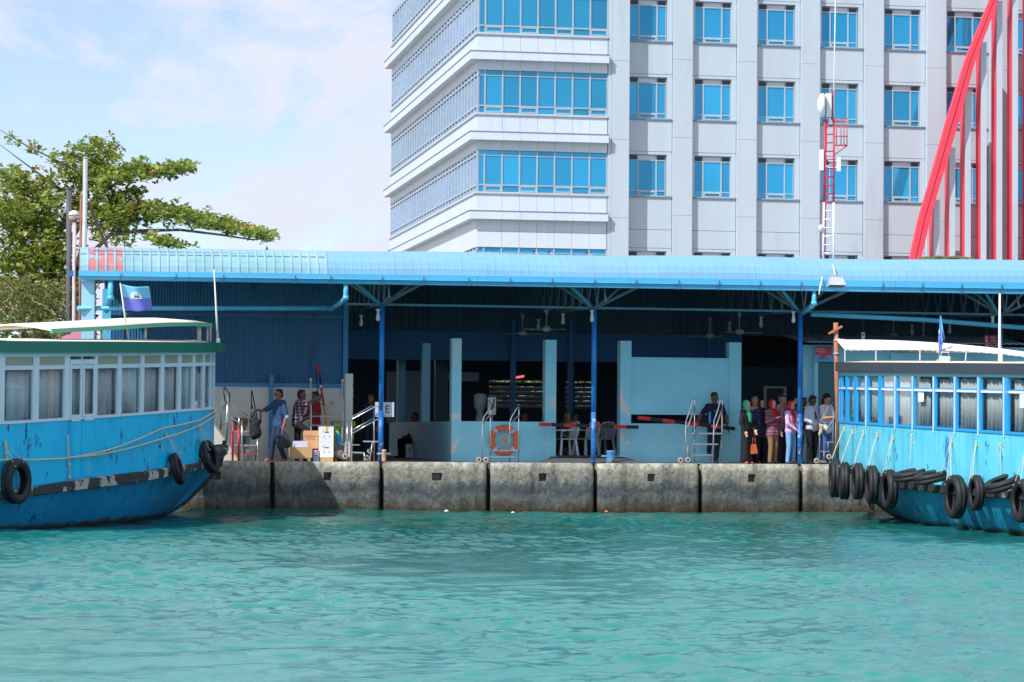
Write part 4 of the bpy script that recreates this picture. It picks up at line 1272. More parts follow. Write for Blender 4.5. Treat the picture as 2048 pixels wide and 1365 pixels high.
# ------------------------------------------------------------------ ferry boats
def ip(xs, ys):
    return lambda s: float(np.interp(s, xs, ys))
def hull_mat(name, top, low, chipc, boot):
    M = bpy.data.materials.new(name); M.use_nodes = True
    t = M.node_tree; b = t.nodes['Principled BSDF']; b.inputs['Roughness'].default_value = .42
    geo = t.nodes.new('ShaderNodeNewGeometry'); sep = t.nodes.new('ShaderNodeSeparateXYZ'); t.links.new(geo.outputs['Position'], sep.inputs[0])
    def noise(sc, det=6, ro=.6, scl=(1, 1, 1)):
        m_ = t.nodes.new('ShaderNodeMapping'); m_.inputs['Scale'].default_value = scl; t.links.new(geo.outputs['Position'], m_.inputs['Vector'])
        n = t.nodes.new('ShaderNodeTexNoise'); n.inputs['Scale'].default_value = sc; n.inputs['Detail'].default_value = det; n.inputs['Roughness'].default_value = ro
        t.links.new(m_.outputs['Vector'], n.inputs['Vector']); return n.outputs['Fac']
    def rng_(src, a, c):
        r = t.nodes.new('ShaderNodeMapRange'); r.inputs['From Min'].default_value = a; r.inputs['From Max'].default_value = c; t.links.new(src, r.inputs['Value']); return r.outputs['Result']
    def mixc(f, a, c):
        m_ = t.nodes.new('ShaderNodeMix'); m_.data_type = 'RGBA'; t.links.new(f, m_.inputs[0])
        for k, v in ((6, a), (7, c)):
            if isinstance(v, tuple): m_.inputs[k].default_value = v + (1,)
            else: t.links.new(v, m_.inputs[k])
        return m_.outputs[2]
    c = mixc(rng_(noise(1.3), .35, .65), top, low)
    c = mixc(rng_(noise(4, 8, .66, (1, 1, .4)), .60, .63), c, chipc)
    c = mixc(rng_(noise(2.6, 8, .7, (1, 1, .10)), .52, .78), c, tuple(v * .5 for v in top))
    c = mixc(rng_(noise(3.6, 8, .68, (1, 1, .08)), .63, .78), c, (.16, .10, .05))
    c = mixc(rng_(noise(2.2, 9, .72), .64, .68), c, (.42, .48, .48))
    ad = t.nodes.new('ShaderNodeMath'); ad.operation = 'MULTIPLY_ADD'; ad.inputs[1].default_value = .28
    t.links.new(noise(2.0), ad.inputs[0]); t.links.new(sep.outputs['Z'], ad.inputs[2])
    rv = t.nodes.new('ShaderNodeMapRange'); rv.inputs['From Min'].default_value = .20 + boot; rv.inputs['From Max'].default_value = .30 + boot
    rv.inputs['To Min'].default_value = 1; rv.inputs['To Max'].default_value = 0
    t.links.new(ad.outputs[0], rv.inputs['Value'])
    c = mixc(rv.outputs['Result'], c, (.035, .03, .022))
    t.links.new(c, b.inputs['Base Color'])
    bn = t.nodes.new('ShaderNodeBump'); bn.inputs['Distance'].default_value = .006; t.links.new(noise(6, 5, .6, (1, 1, 1)), bn.inputs['Height']); t.links.new(bn.outputs['Normal'], b.inputs['Normal'])
    return M

def paint_mat(name, top, low, chipc):
    M = hull_mat(name, top, low, chipc, -5.0)
    return M

def make_boat(S):
    h = np.array([math.sin(S['ang']), math.cos(S['ang'])])
    def c2w(x, z):
        return np.array([CAM[0] + x * math.cos(TH) + z * math.sin(TH), CAM[1] - x * math.sin(TH) + z * math.cos(TH)])
    T = c2w(*S['tip']); H = c2w(S['tip'][0] + h[0], S['tip'][1] + h[1]) - T
    rz_ = math.atan2(-H[0], H[1])
    sd_ = S['side']
    root = thing('ferry_boat', S['label'], 'ferry boat', (T[0], T[1], 0), rz_, None, True)
    R2 = np.array([[math.cos(rz_), -math.sin(rz_)], [math.sin(rz_), math.cos(rz_)]])
    def wpt(p):      # local (lat, along, z) to world
        q = R2 @ np.array(p[:2]) + T
        return np.array([q[0], q[1], p[2]])
    br, bw, bc, Lg = S['br'], S['bw'], S['bc'], S['len']
    s0 = S['s0']
    # outline of the cabin: stern on the visible side, round the front, to the stern on the far side
    ss = np.concatenate([np.arange(Lg - .6, s0 + 1.5, -.3), np.arange(s0 + 1.5, s0 + .05, -.06), [s0 + .04, s0 + .02, s0]])
    vis = [(sd_ * bc(s), s) for s in ss]
    front = [(sd_ * bc(s0) * f, s0 - .04 * (1 - f * f)) for f in (.66, .33, 0, -.33, -.66)]
    out_ = vis + front + [(-p[0], p[1]) for p in vis[::-1]]
    O = np.array(out_)
    U = np.r_[0, np.cumsum(np.hypot(*np.diff(O, axis=0).T))]
    nvis = len(vis)
    def opt(u, off=0):
        x = np.interp(u, U, O[:, 0]); s = np.interp(u, U, O[:, 1])
        e = .04
        x1, s1 = np.interp(u + e, U, O[:, 0]), np.interp(u + e, U, O[:, 1])
        x_1, s_1 = np.interp(u - e, U, O[:, 0]), np.interp(u - e, U, O[:, 1])
        tx, ts = x1 - x_1, s1 - s_1
        l = math.hypot(tx, ts) or 1
        nx, ns = -ts / l * 1, tx / l
        # outward: on visible side outward has the sign of sd_
        if u < U[nvis - 1]:
            if nx * sd_ < 0: nx, ns = -nx, -ns
        elif u > U[nvis + 4]:
            if nx * sd_ > 0: nx, ns = -nx, -ns
        else:
            if ns > 0: nx, ns = -nx, -ns
        return x + nx * off, s + ns * off, s
    def us(u0, u1):
        inner = U[(U > u0 + 1e-4) & (U < u1 - 1e-4)]
        return np.r_[u0, inner, u1]
    def strip(u0, u1, zlo, zhi, o0, o1, name, m, parent=root, wav=None, thick=None):
        A_ = []; B_ = []
        uu = us(u0, u1) if wav is None else np.linspace(u0, u1, max(8, int((u1 - u0) / .035)))
        for i, u in enumerate(uu):
            d = wav(u) if wav else 0
            x, s, sr = opt(u, o1 + d); a = zlo(sr) if callable(zlo) else zlo; c = zhi(sr) if callable(zhi) else zhi
            A_.append([(x, -s, a), (x, -s, c)])
            x, s, sr = opt(u, o0 + d); B_.append([(x, -s, a), (x, -s, c)])
        return MB().grid(A_, wav is not None, B_).build(name, m, parent)
    z = S['z']
    K = S['mats']
    # hull
    zr = z['rail_hull']
    stz = np.r_[np.linspace(.02, 3.6, 19), np.linspace(4.0, Lg, 18)]
    zk = ip(S['keel'][0], S['keel'][1])
    rows = []
    for sgn in (-1, 1):
        P = []
        for s in stz:
            a, c = zk(s), zr(s)
            b_ = max(br(s), .02)
            if a < -.05 and bw(s) > .02:
                t0 = (0 - a) / (c - a); p_ = math.log(max(.02, min(.97, bw(s) / b_))) / math.log(t0)
                p_ = min(2.4, max(.22, p_))
            else: p_ = 1.9
            P.append([(sgn * (b_ * (k / 9) ** p_ if k else .001), -s - (0 if s > .3 else (1 - k / 9) * .0), a + (c - a) * k / 9) for k in range(10)])
        rows.append(P)
    b = MB()
    for P in rows: b.grid(P, True)
    e0, e1 = rows[0][-1], rows[1][-1]
    b.add(e0 + e1, [(k, k + 1, 10 + k + 1, 10 + k) for k in range(9)])
    b.build('hull', K['hull'], root)
    # foredeck and side decks
    b = MB(); b.grid([[(-br(s) * .98, -s, zr(s) - .03), (0, -s, zr(s)), (br(s) * .98, -s, zr(s) - .03)] for s in stz], True); b.build('deck', K['deck'], root)
    # stem post
    b = MB(); b.tube([(0, -.0 - .05, zr(0) + .10), (0, -.05, zr(0) - .05)] + [(0, -s + .02, zk(s)) for s in (.3, .8, 1.4, 2.0, 2.6, 3.2)], [.045, .06, .06, .055, .05, .045, .04, .04], 8); b.build('stem_post', K['stem'], root)
    # rub rail in planks
    sp = [0.05, 2.2, 4.6, 7.2, 9.8, 12.4, Lg]
    for sgn in (-1, 1):
        for a, c in zip(sp[:-1], sp[1:]):
            q = np.linspace(a, c - .01, 9)
            A_ = [[(sgn * (br(s) + .005), -s, z['railb'](s)), (sgn * (br(s) + .065), -s, z['railb'](s) + .02), (sgn * (br(s) + .06), -s, z['railt'](s) - .015), (sgn * (br(s) - .02), -s, z['railt'](s))] for s in q]
            B_ = [[(sgn * (br(s) - .03), -s, z['railb'](s)), (sgn * (br(s) - .03), -s, z['railb'](s) + .03), (sgn * (br(s) - .03), -s, z['railt'](s) - .03), (sgn * (br(s) - .03), -s, z['railt'](s) - .02)] for s in q]
            MB().grid(A_, False, B_).build('rub_rail', K['rail'], root)
    UE = U[-1]
    sill, trB, trT, wt = z['sill'], z['trB'], z['trT'], z['wt']
    railin = lambda s: z['railt'](s) - .05
    # topside panels in three lengths a side
    cuts = [0, U[nvis - 1] * .36, U[nvis - 1] * .70, UE / 2, UE - U[nvis - 1] * .70, UE - U[nvis - 1] * .36, UE]
    for a, c in zip(cuts[:-1], cuts[1:]):
        strip(a + .002, c - .002, railin, lambda s: sill(s) - .002, -.04, 0, 'side_panel', K['side'])
    strip(0, UE, sill, lambda s: sill(s) + .055, -.05, .022, 'window_sill', K['frame2'])
    strip(0, UE, trB, trT, -.04, .012, 'transom_rail', K['frame2'])
    strip(0, UE, lambda s: wt(s) - S.get('head', .05), lambda s: wt(s) + .06, -.05, .016, 'header_rail', K['head'])
    # window columns on the visible side (mirrored on the far side)
    def u_at(px, zz=3.0):
        for u in np.arange(0, U[nvis - 1] + .6, .01):
            x, s, _ = opt(u)
            q = proj(wpt((x, -s, zz)))[0]
            if (sd_ > 0 and q >= px) or (sd_ < 0 and q <= px): return float(u)
        return None
    muls, panes = [], []
    for k, (pa, pb_, kind) in enumerate(S['cols']):
        a, c = u_at(pa), u_at(pb_)
        if a is None: continue
        if c is None: c = min(a + .45, UE / 2 - .05)
        panes.append((min(a, c), max(a, c), kind))
    panes.sort()
    while panes[-1][1] + .5 < UE / 2 - .05:
        l = panes[-1][1]; panes.append((l + .07, l + .5, 'w'))
    allp = panes + [(UE - c, UE - a, k if k != 'd' else 'w') for a, c, k in panes[::-1]]
    prev = 0
    for (a, c, kind) in allp:
        if a - prev > .012:
            strip(prev + .001, a, lambda s: sill(s) + .0555, lambda s: wt(s) - S.get('head', .05) - .0005, -.035, .018, 'mullion', K['frame'])
        prev = c
        hd = S.get('head', .05)
        if kind == 'd':
            strip(a, c, lambda s: sill(s) + .06, lambda s: wt(s) - hd - .002, -.02, -.012, 'window_pane', K['glass'])
            # leaf with stiles
            w_ = .07
            for (u, v, zl, zh) in ((a + .004, a + w_, railin, lambda s: wt(s) - hd - .06), (c - w_, c - .004, railin, lambda s: wt(s) - hd - .06)):
                strip(u, v, lambda s: sill(s) + .06, zh, .013, .03, 'door_stile', K['frame'])
            strip(a + w_ + .001, c - w_ - .001, lambda s: sill(s) - .03, lambda s: sill(s) + .1, .023, .035, 'door_rail', K['frame'])
            strip(a + w_ + .001, c - w_ - .001, lambda s: wt(s) - hd - .16, lambda s: wt(s) - hd - .06, .013, .03, 'door_rail', K['frame'])
            strip(a + .006, c - .006, lambda s: z['railt'](s) + .03, lambda s: sill(s) - .035, .001, .014, 'door_leaf', K['side'])
        else:
            strip(a, c, lambda s: sill(s) + .056, trB, -.02, -.012, 'window_pane', K['glass'])
            strip(a, c, lambda s: trT(s) + .001, lambda s: wt(s) - hd - .001, -.02, -.012, 'top_pane', K['glass_top'])
        if kind != 'n':
            l = c - a
            f0, f1 = {'w': (.0, 1), 'd': (0, 1), 'l': (.0, .62), 'r': (.35, 1), 'h': (.25, 1)}.get(kind, (0, 1))
            ph = random.uniform(0, 6)
            fq = random.uniform(34, 52)
            strip(a + l * f0, a + l * f1, lambda s: sill(s) + .04, (lambda s: wt(s) - .08) if S['topcurt'] else trB, -.10, -.095, 'curtain', K['curtain'], wav=lambda u: .022 * math.sin(u * fq + ph) + .012 * math.sin(u * fq * .43))
    # roof
    of = S['over']
    strip(0, UE, z['rb'], z['rt'], of - .05, of, 'roof_fascia', K['fascia'])
    if sd_ > 0:
        strip(UE / 2 + .25, UE * .8, lambda s: z['rb'](s) + .06, lambda s: z['rb'](s) + .10, of + .005, of + .55, 'added_shade_plate', K['roof'])  # unseen plate added on the far side to shade the quay wall
    bt = MB()
    P = []; Q = []
    for i in range(len(out_)):
        if i >= nvis + 3: break
        x, s, sr = opt(U[i], of - .052)
        P.append([(x * f, -s, z['rt'](sr) - .03 + .10 * (1 - f * f)) for f in (1, .6, .2, -.2, -.6, -1)])
        Q.append([(x * f, -s, z['rb'](sr) + .01 + .04 * (1 - f * f)) for f in (1, .6, .2, -.2, -.6, -1)])
    bt.grid(P, True, Q); bt.build('roof', K['roof'], root)
    # cabin floor and rear wall
    b = MB(); b.grid([[(-bc(s) * .97, -s, zr(s) + .1), (bc(s) * .97, -s, zr(s) + .1)] for s in np.linspace(s0 + .1, Lg - .6, 12)], False); b.build('cabin_floor', K['deck'], root)
    b = MB(); bb = bc(Lg - .6); b.box(-bb, bb, -(Lg - .6), -(Lg - .65), zr(Lg) - .2, z['rb'](Lg)); b.build('rear_bulkhead', K['side'], root)
    # benches inside
    for sgn in (-1, 1):
        b = MB(); b.box(sgn * 1.2 - .22, sgn * 1.2 + .22, -(Lg - 1.2), -(s0 + 3), zr(8) + .1, zr(8) + .55); b.box(sgn * 1.2 + sgn * .22 - .03, sgn * 1.2 + sgn * .22 + .03, -(Lg - 1.2), -(s0 + 3), zr(8) + .56, zr(8) + 1.05); b.build('bench', K['bench'], root)
    def pix_side(px, py, off, smin=.3, f=br, sgn=sd_):
        """place on the visible side: local point (lat, -s, z) whose picture is px,py, at f(s)+off"""
        best = None
        for s in np.arange(Lg, smin, -.02):
            lat = sgn * (f(s) + off)
            w = wpt((lat, -s, 1.5))
            q = proj(w)
            if (sd_ > 0 and q[0] >= px) or (sd_ < 0 and q[0] <= px):
                zz = 1.5
                for _ in range(4):
                    q = proj(wpt((lat, -s, zz))); zz += (q[1] - py) / FPX * 58
                return np.array((lat, -s, zz)), s
        return None, None
    return dict(root=root, wpt=wpt, opt=opt, pix=pix_side, H=H, T=T, R2=R2, rz=rz_, U=U, S=S, u_at=u_at, nvis=nvis)

M_BLK = mat('tyre_rubber', (.018, .018, .02), .6, var=.25, scale=6, bump=.003, col2=(.05, .052, .058), m=(4, .6, .75))
LB = dict(label='old bright blue wooden ferry with white window frames and dark green roof edge',
    tip=(-6.79, 61.8), ang=rad(20), side=1, len=15.5, s0=1.9, over=.12,
    br=ip([0, .3, .6, 1, 2, 2.6, 3, 3.6, 4.5, 6, 8, 10, 14, 18], [.03, .15, .30, .50, .87, 1.06, 1.19, 1.37, 1.56, 1.74, 1.86, 1.91, 1.85, 1.7]),
    bw=ip([0, 2.6, 3.5, 5, 6.5, 8, 10, 14, 18], [0, 0, .2, .75, 1.2, 1.42, 1.5, 1.5, 1.4]),
    bc=ip([1.9, 1.92, 2.2, 2.6, 3, 3.6, 4.5, 6, 8, 10, 14, 18], [.42, .48, .78, 1.0, 1.15, 1.33, 1.52, 1.70, 1.82, 1.87, 1.81, 1.66]),
    keel=([0, .5, 1.2, 2, 2.7, 3.4, 5, 18], [1.35, 1.0, .65, .3, .10, -.1, -.5, -.6]),
    z=dict(rt=ip([1, 13], [3.98, 3.61]), rb=ip([1, 13], [3.765, 3.39]), wt=ip([1, 13], [3.76, 3.35]), trT=ip([1, 13], [3.54, 3.14]), trB=ip([1, 13], [3.465, 3.06]),
           sill=ip([1, 3.6, 5.5, 8, 11, 13], [2.44, 2.40, 2.34, 2.24, 2.12, 2.04]),
           railt=ip([0, 1, 2.35, 3, 3.6, 4.5, 5.5, 7, 9, 11, 13], [1.62, 1.54, 1.44, 1.38, 1.30, 1.23, 1.19, 1.12, 1.03, .93, .79]),
           railb=ip([0, 1, 2.35, 3, 3.6, 4.5, 5.5, 7, 9, 11, 13], [1.46, 1.38, 1.28, 1.22, 1.13, 1.06, 1.01, .9, .8, .72, .63]),
           rail_hull=ip([0, 1, 2.35, 3, 3.6, 4.5, 5.5, 7, 9, 11, 13], [1.60, 1.52, 1.42, 1.36, 1.28, 1.21, 1.17, 1.10, 1.01, .91, .77])),
    cols=[(-150, -84, 'w'), (-72, -6, 'r'), (8, 65, 'h'), (77, 128, 'w'), (138, 162, 'd'), (164, 188, 'd'), (194, 234, 'h'), (242, 280, 'w'), (287, 320, 'w'), (327, 355, 'h'), (361, 384, 'w'), (389, 405, 'w'), (408, 421, 'w')],
    topcurt=False, head=.045,
    mats=dict(hull=hull_mat('hull_teal_blue', lin((14, 150, 206)), lin((12, 132, 186)), lin((14, 74, 112)), .0),
              side=paint_mat('topside_blue', lin((10, 204, 252)), lin((8, 188, 246)), lin((20, 84, 140))),
              deck=mat('deck_grey', lin((96, 110, 116)), .8, var=.15), stem=mat('stem_dark', lin((40, 44, 50)), .6, var=.15),
              rail=mat('rub_rail_worn', lin((56, 60, 62)), .8, var=.3, scale=3, col2=lin((172, 172, 166)), m=(1.8, .53, .56), bump=.006),
              frame=mat('frame_pale', lin((206, 226, 238)), .5, var=.05, scale=2, col2=lin((150, 126, 104)), m=(3.2, .69, .74)), frame2=mat('frame_pale', None), head=mat('frame_pale', None),
              glass=glass_mat('cabin_glass', (.965, .98, .985), .045), glass_top=mat('olive_pane', lin((160, 166, 144)), .25, var=.06),
              curtain=mat('curtain_grey', lin((238, 240, 242)), .85, var=.08, scale=5), fascia=mat('fascia_green', lin((20, 116, 96)), .45, var=.06, scale=1),
              roof=mat('roof_cream', lin((222, 218, 206)), .7, var=.06), bench=mat('bench_dark', lin((60, 64, 70)), .7)))
LBO = make_boat(LB)
RB = dict(label='turquoise ferry with bright blue window frames, white awning and black tyre fenders',
    tip=(8.35, 64.0), ang=rad(-16), side=-1, len=15.5, s0=.8, over=.10,
    br=ip([0, .3, .7, 1.2, 2, 3, 4.5, 6, 8, 10, 14, 18], [.05, .3, .6, .92, 1.30, 1.55, 1.77, 1.87, 1.92, 1.92, 1.85, 1.7]),
    bw=LB['bw'],
    bc=ip([.8, .82, 1.2, 2, 3, 4.5, 6, 8, 10, 14, 18], [.42, .48, .80, 1.16, 1.43, 1.68, 1.79, 1.86, 1.86, 1.8, 1.65]),
    keel=([0, .5, 1.2, 2, 2.7, 3.4, 5, 18], [1.1, .8, .45, .2, .02, -.15, -.5, -.6]),
    z=dict(rt=ip([1, 13], [3.695, 3.39]), rb=ip([1, 13], [3.475, 3.19]), wt=ip([1, 13], [3.40, 3.14]), trT=ip([1, 13], [3.13, 2.87]), trB=ip([1, 13], [3.06, 2.80]),
           sill=ip([.8, 3, 5.5, 9, 13], [2.26, 2.22, 2.17, 2.08, 1.97]),
           railt=ip([0, 2, 3, 4.5, 5.5, 7, 9, 13], [1.42, 1.36, 1.30, 1.22, 1.12, .98, .92, .87]),
           railb=ip([0, 2, 3, 4.5, 5.5, 7, 9, 13], [1.30, 1.2, 1.12, 1.0, .92, .80, .74, .70]),
           rail_hull=ip([0, 2, 3, 4.5, 5.5, 7, 9, 13], [1.40, 1.34, 1.28, 1.20, 1.10, .96, .90, .85])),
    cols=[(2180, 2128, 'w'), (2116, 2064, 'w'), (2052, 2018, 'r'), (2006, 1963, 'w'), (1955, 1915, 'w'), (1908, 1872, 'w'), (1866, 1830, 'r'), (1824, 1795, 'r'), (1789, 1764, 'w'), (1758, 1737, 'w'), (1731, 1714, 'w'), (1709, 1696, 'w'), (1692, 1683, 'w')],
    topcurt=True, head=.03,
    mats=dict(hull=hull_mat('hull_turquoise', lin((30, 132, 176)), lin((40, 146, 182)), lin((24, 96, 128)), -.02),
              side=paint_mat('topside_turquoise', lin((92, 200, 228)), lin((112, 210, 234)), lin((40, 132, 190))),
              deck=mat('deck_grey', None), stem=mat('stem_dark', None),
              rail=mat('rub_rail_black', lin((44, 46, 46)), .8, var=.3, scale=3, col2=lin((120, 130, 128)), m=(1.6, .62, .66), bump=.006),
              frame=mat('frame_blue', lin((40, 160, 226)), .4, var=.05, scale=2), frame2=mat('frame_blue', None), head=mat('frame_header', lin((164, 208, 218)), .5, var=.04),
              glass=bpy.data.materials['cabin_glass'], glass_top=bpy.data.materials['cabin_glass'],
              curtain=mat('curtain_white', lin((222, 226, 222)), .85, var=.06, scale=5), fascia=mat('fascia_charcoal', lin((62, 70, 78)), .6, var=.08, scale=1),
              roof=mat('roof_cream', None), bench=mat('bench_dark', None)))
RBO = make_boat(RB)
# white trim line on the right boat's transom
def lbar(b, W_, pts, r, n=8):
    b.tube([tuple(p) for p in pts], r, n); return b

# ---- fittings of the blue ferry
def lpix(B, px, py, lat_or_s):      # point in boat-local coords on the plane lat = const
    inv = np.linalg.inv(B['R2'])
    d = fw + rt * (px - 1024) / FPX - up * (py - 682.5) / FPX
    dl = inv @ d[:2]; cl_ = inv @ (CAM[:2] - B['T'])
    t_ = (lat_or_s - cl_[0]) / dl[0]
    return np.array((cl_[0] + dl[0] * t_, cl_[1] + dl[1] * t_, CAM[2] + d[2] * t_))
M_CREAM = mat('roof_cream', None)
for cn in ('curtain_grey', 'curtain_white'):
    t = MATS[cn].node_tree; b_ = t.nodes['Principled BSDF']
    tl = t.nodes.new('ShaderNodeBsdfTranslucent'); tl.inputs['Color'].default_value = (.8, .83, .84, 1)
    mx = t.nodes.new('ShaderNodeMixShader'); mx.inputs[0].default_value = .42
    t.links.new(b_.outputs[0], mx.inputs[1]); t.links.new(tl.outputs[0], mx.inputs[2]); t.links.new(mx.outputs[0], t.nodes['Material Output'].inputs['Surface'])
R = LBO['root']
lat = 1.0
tl = [(103, 664), (150, 661.5), (200, 659), (250, 656), (300, 652.5), (340, 650.5), (390, 650), (424, 652)]
P = []; Q = []
for (px, py) in tl:
    p = lpix(LBO, px, py, lat)
    r_ = []; q_ = []
    for f in (0, .25, .5, .75, 1):
        r_.append((p[0] - 2.0 * f, p[1] + (.25 * math.sin(f * math.pi) if px > 420 else 0), p[2] + .045 + .12 * math.sin(f * math.pi)))
        q_.append((p[0] - 2.0 * f, r_[-1][1], r_[-1][2] - .03))
    P.append(r_); Q.append(q_)
MB().grid(P, True, Q).build('canopy', mat('canopy_cream', lin((236, 230, 214)), .7, var=.05), R)
E_ = [[(p[0][0] + .012, p[0][1], p[0][2] - .075), (p[0][0] + .012, p[0][1], p[0][2] + .012)] for p in P]
F_ = [[(p[0][0] - .03, p[0][1], p[0][2] - .075), (p[0][0] - .03, p[0][1], p[0][2] + .012)] for p in P]
MB().grid(E_, False, F_).build('canopy_edge', mat('canopy_green', lin((96, 168, 130)), .5, var=.05), R)
for (px, p0, p1, r_) in ((119, 676, 664, .02), (203, 676, 661, .025), (291, 676, 656, .025), (398, 678, 654, .05), (415, 679, 655, .022), (421, 680, 655, .022)):
    MB().tube([lpix(LBO, px, p0 + 4, lat - .1), lpix(LBO, px, p1, lat - .1)], r_, 8).build('canopy_post', mat('post_cream', lin((196, 190, 176)), .6, var=.1), R)
a = lpix(LBO, 436, 684, 1.05); e = lpix(LBO, 428, 540, 1.05)
MB().tube([a, a + (e - a) * .5, e], [.03, .022, .012], 8).build('aerial', M_MW, R)
MB().tube([a - np.array((0, 0, .12)), a + np.array((0, 0, .08))], .045, 8).build('aerial_base', M_MW, R)
# visor that closes the front of the roof
zr_ = LB['z']['rt'](1.5); zq_ = LB['z']['rb'](1.5)
half = (LB['bc'](2.2) + .10) * .86
b = MB(); vp = [(half, -2.25), (half * .99, -1.75), (half * .8, -1.25), (half * .4, -.95), (0, -.88), (-half * .4, -.95), (-half * .8, -1.25), (-half * .99, -1.75), (-half, -2.25)]
b.add([(p[0], p[1], zr_ - .02) for p in vp] + [(p[0], p[1], zq_ + .03) for p in vp], [tuple(range(9)), tuple(range(17, 8, -1))] + [(i, i + 1, 10 + i, 9 + i) for i in range(8)] + [(8, 0, 9, 17)])
b.build('roof_visor', MATS['fascia_green'], R)
# bow rail
for (px0, py0, px1, py1) in ((452, 889, 458, 790), (441, 860, 446, 775)):
    MB().tube([lpix(LBO, px0, py0, .25), lpix(LBO, px1, py1, .25)], .022, 8).build('bow_rail', M_WINGREY, R)
MB().tube([lpix(LBO, 434, 849, .35), lpix(LBO, 456, 848, .25)], .014, 6).build('bow_rail', M_WINGREY, R)
MB().tube([lpix(LBO, 446, 780, .25), lpix(LBO, 450, 800, .25), lpix(LBO, 458, 812, .25), lpix(LBO, 460, 790, .25), lpix(LBO, 450, 775, .25), lpix(LBO, 446, 786, .25)], .014, 6).build('rope_coil', M_BLACK, R)
# ---- flags
def flag_thing(name, label, base, tip, w, hgt, B, droop=None, mc=None):
    base = np.array(base); tip = np.array(tip)
    t_ = thing(name, label, 'flag', tuple(base))
    MB().tube([tuple(base), tuple(tip)], [.022, .014], 8).build('pole', mc or mat('pole_cream', lin((226, 222, 214)), .5), t_)
    return t_
MU = mat('flag_light_blue', lin((120, 196, 236)), .7, var=.04); ML = mat('flag_violet_blue', lin((112, 118, 214)), .7, var=.04)
base = LBO['wpt'](lpix(LBO, 258, 690, .75)); tip = LBO['wpt'](lpix(LBO, 240.5, 567, .75))
ft = flag_thing('flag', 'two tone blue flag with white boat disc flying from the ferry with green roof edge', base, tip, .6, .5, LBO)
ax = (tip - base) / np.linalg.norm(tip - base)
def fsurf(u, v):       # u along the fly, v up
    p = tip - ax * .01 - ax * (.56 * (1 - v))
    dx = .64 * u
    return (p[0] + dx * .97, p[1] + .10 * math.sin(u * 7 + v * 1.2) * u ** .5 + .2 * dx, p[2] - .06 * u - .05 * math.sin(u * 5) * u - .03 * u * v)
def fpatch(v0, v1, m, nm):
    P = [[fsurf(i / 16, v0 + (v1 - v0) * j / 8) for j in range(9)] for i in range(17)]
    Q = [[(p[0], p[1] + .004, p[2]) for p in r_] for r_ in P]
    MB().grid(P, True, Q).build(nm, m, ft)
fpatch(.5, 1, MU, 'upper_band'); fpatch(0, .5, ML, 'lower_band')
def disc(uc, vc, ru, rv, m, nm, d, lo=-9):
    b = MB(); vs = [Vector(fsurf(uc, max(vc, lo))) + Vector((0, -d, 0))]
    for k in range(20):
        a_ = 2 * math.pi * k / 20; vs.append(Vector(fsurf(uc + ru * math.cos(a_), max(lo, vc + rv * math.sin(a_)))) + Vector((0, -d, 0)))
    b.add(vs, [(0, 1 + k, 1 + (k + 1) % 20) for k in range(20)]); b.build(nm, m, ft)
disc(.48, .56, .19, .24, M_WHITE, 'emblem_disc', .010, .505)
b = MB(); q = [Vector(fsurf(u, v)) + Vector((0, -.016, 0)) for u, v in ((.40, .53), (.58, .53), (.55, .62), (.47, .60), (.46, .74), (.43, .6))]
b.add(q, [(0, 1, 2, 3, 5), (5, 3, 4)]); b.build('emblem_boat', mat('emblem_navy', lin((52, 60, 140)), .6), ft)
base = RBO['wpt'](lpix(RBO, 1878, 742, -1.2)); tip = RBO['wpt'](lpix(RBO, 1881, 632, -1.2))
ft2 = flag_thing('flag', 'limp two tone blue flag hanging on its pole on the turquoise ferry', base, tip, .6, .5, RBO, mc=mat('pole_blue', lin((40, 150, 210)), .4))
def hang(seed, px0, m, nm, pts):
    P = []; Q = []
    for (py, a_, c) in pts:
        rr = []; qq = []
        for j in range(7):
            f = j / 6
            px = a_ + (c - a_) * f
            w = RBO['wpt'](lpix(RBO, px, py, -1.2 - .03 * math.sin(f * 9 + seed)))
            rr.append(tuple(w)); qq.append((w[0], w[1] + .006, w[2]))
        P.append(rr); Q.append(qq)
    MB().grid(P, True, Q).build(nm, m, ft2)
hang(0, 0, MU, 'upper_band', [(634, 1880.5, 1882.5), (645, 1879.5, 1884), (658, 1879, 1886), (668, 1878, 1884.5), (680, 1881, 1885), (690, 1883, 1886.5)])
hang(2, 0, ML, 'lower_band', [(658.5, 1883.5, 1886.5), (668, 1885.0, 1888), (676, 1886, 1889.5), (681, 1887.4, 1888.6)])
hang(4, 0, ML, 'lower_band', [(669, 1877.5, 1880.8), (680, 1876.5, 1882), (694, 1877, 1884), (703, 1880, 1885.5), (707, 1883.5, 1885.2)])
b = MB(); c = RBO['wpt'](lpix(RBO, 1878.6, 664, -1.24)); b.cbox(c, (.02, .02, .09)); b.build('emblem_disc', M_WHITE, ft2)
for py in (704, 722):
    c = RBO['wpt'](lpix(RBO, 1877, py, -1.2)); b = MB(); b.lathe([(.02, -.03), (.045, -.02), (.045, .02), (.02, .03)], 10, tuple(c), closed=True); b.build('lashing', mat('yellow_cord', lin((214, 190, 96)), .8), ft2)
# work lamp on the turquoise ferry's roof
c = RBO['wpt'](lpix(RBO, 1889, 718, -1.25))
wl2 = thing('work_lamp', 'small pale grey box lamp with handle on the charcoal roof edge', 'lamp', tuple(c))
b = MB(); b.prism([(c[0] - .09, c[2] - .11), (c[0] + .08, c[2] - .11), (c[0] + .11, c[2] + .05), (c[0] - .10, c[2] + .06)], c[1] - .08, c[1] + .08); b.build('case', mat('lamp_grey', lin((190, 196, 196)), .4, var=.1), wl2)
MB().tube([c + np.array((-.08, 0, .05)), c + np.array((-.07, 0, .14)), c + np.array((.09, 0, .14)), c + np.array((.10, 0, .04))], .014, 6).build('handle', mat('lamp_grey', None), wl2)
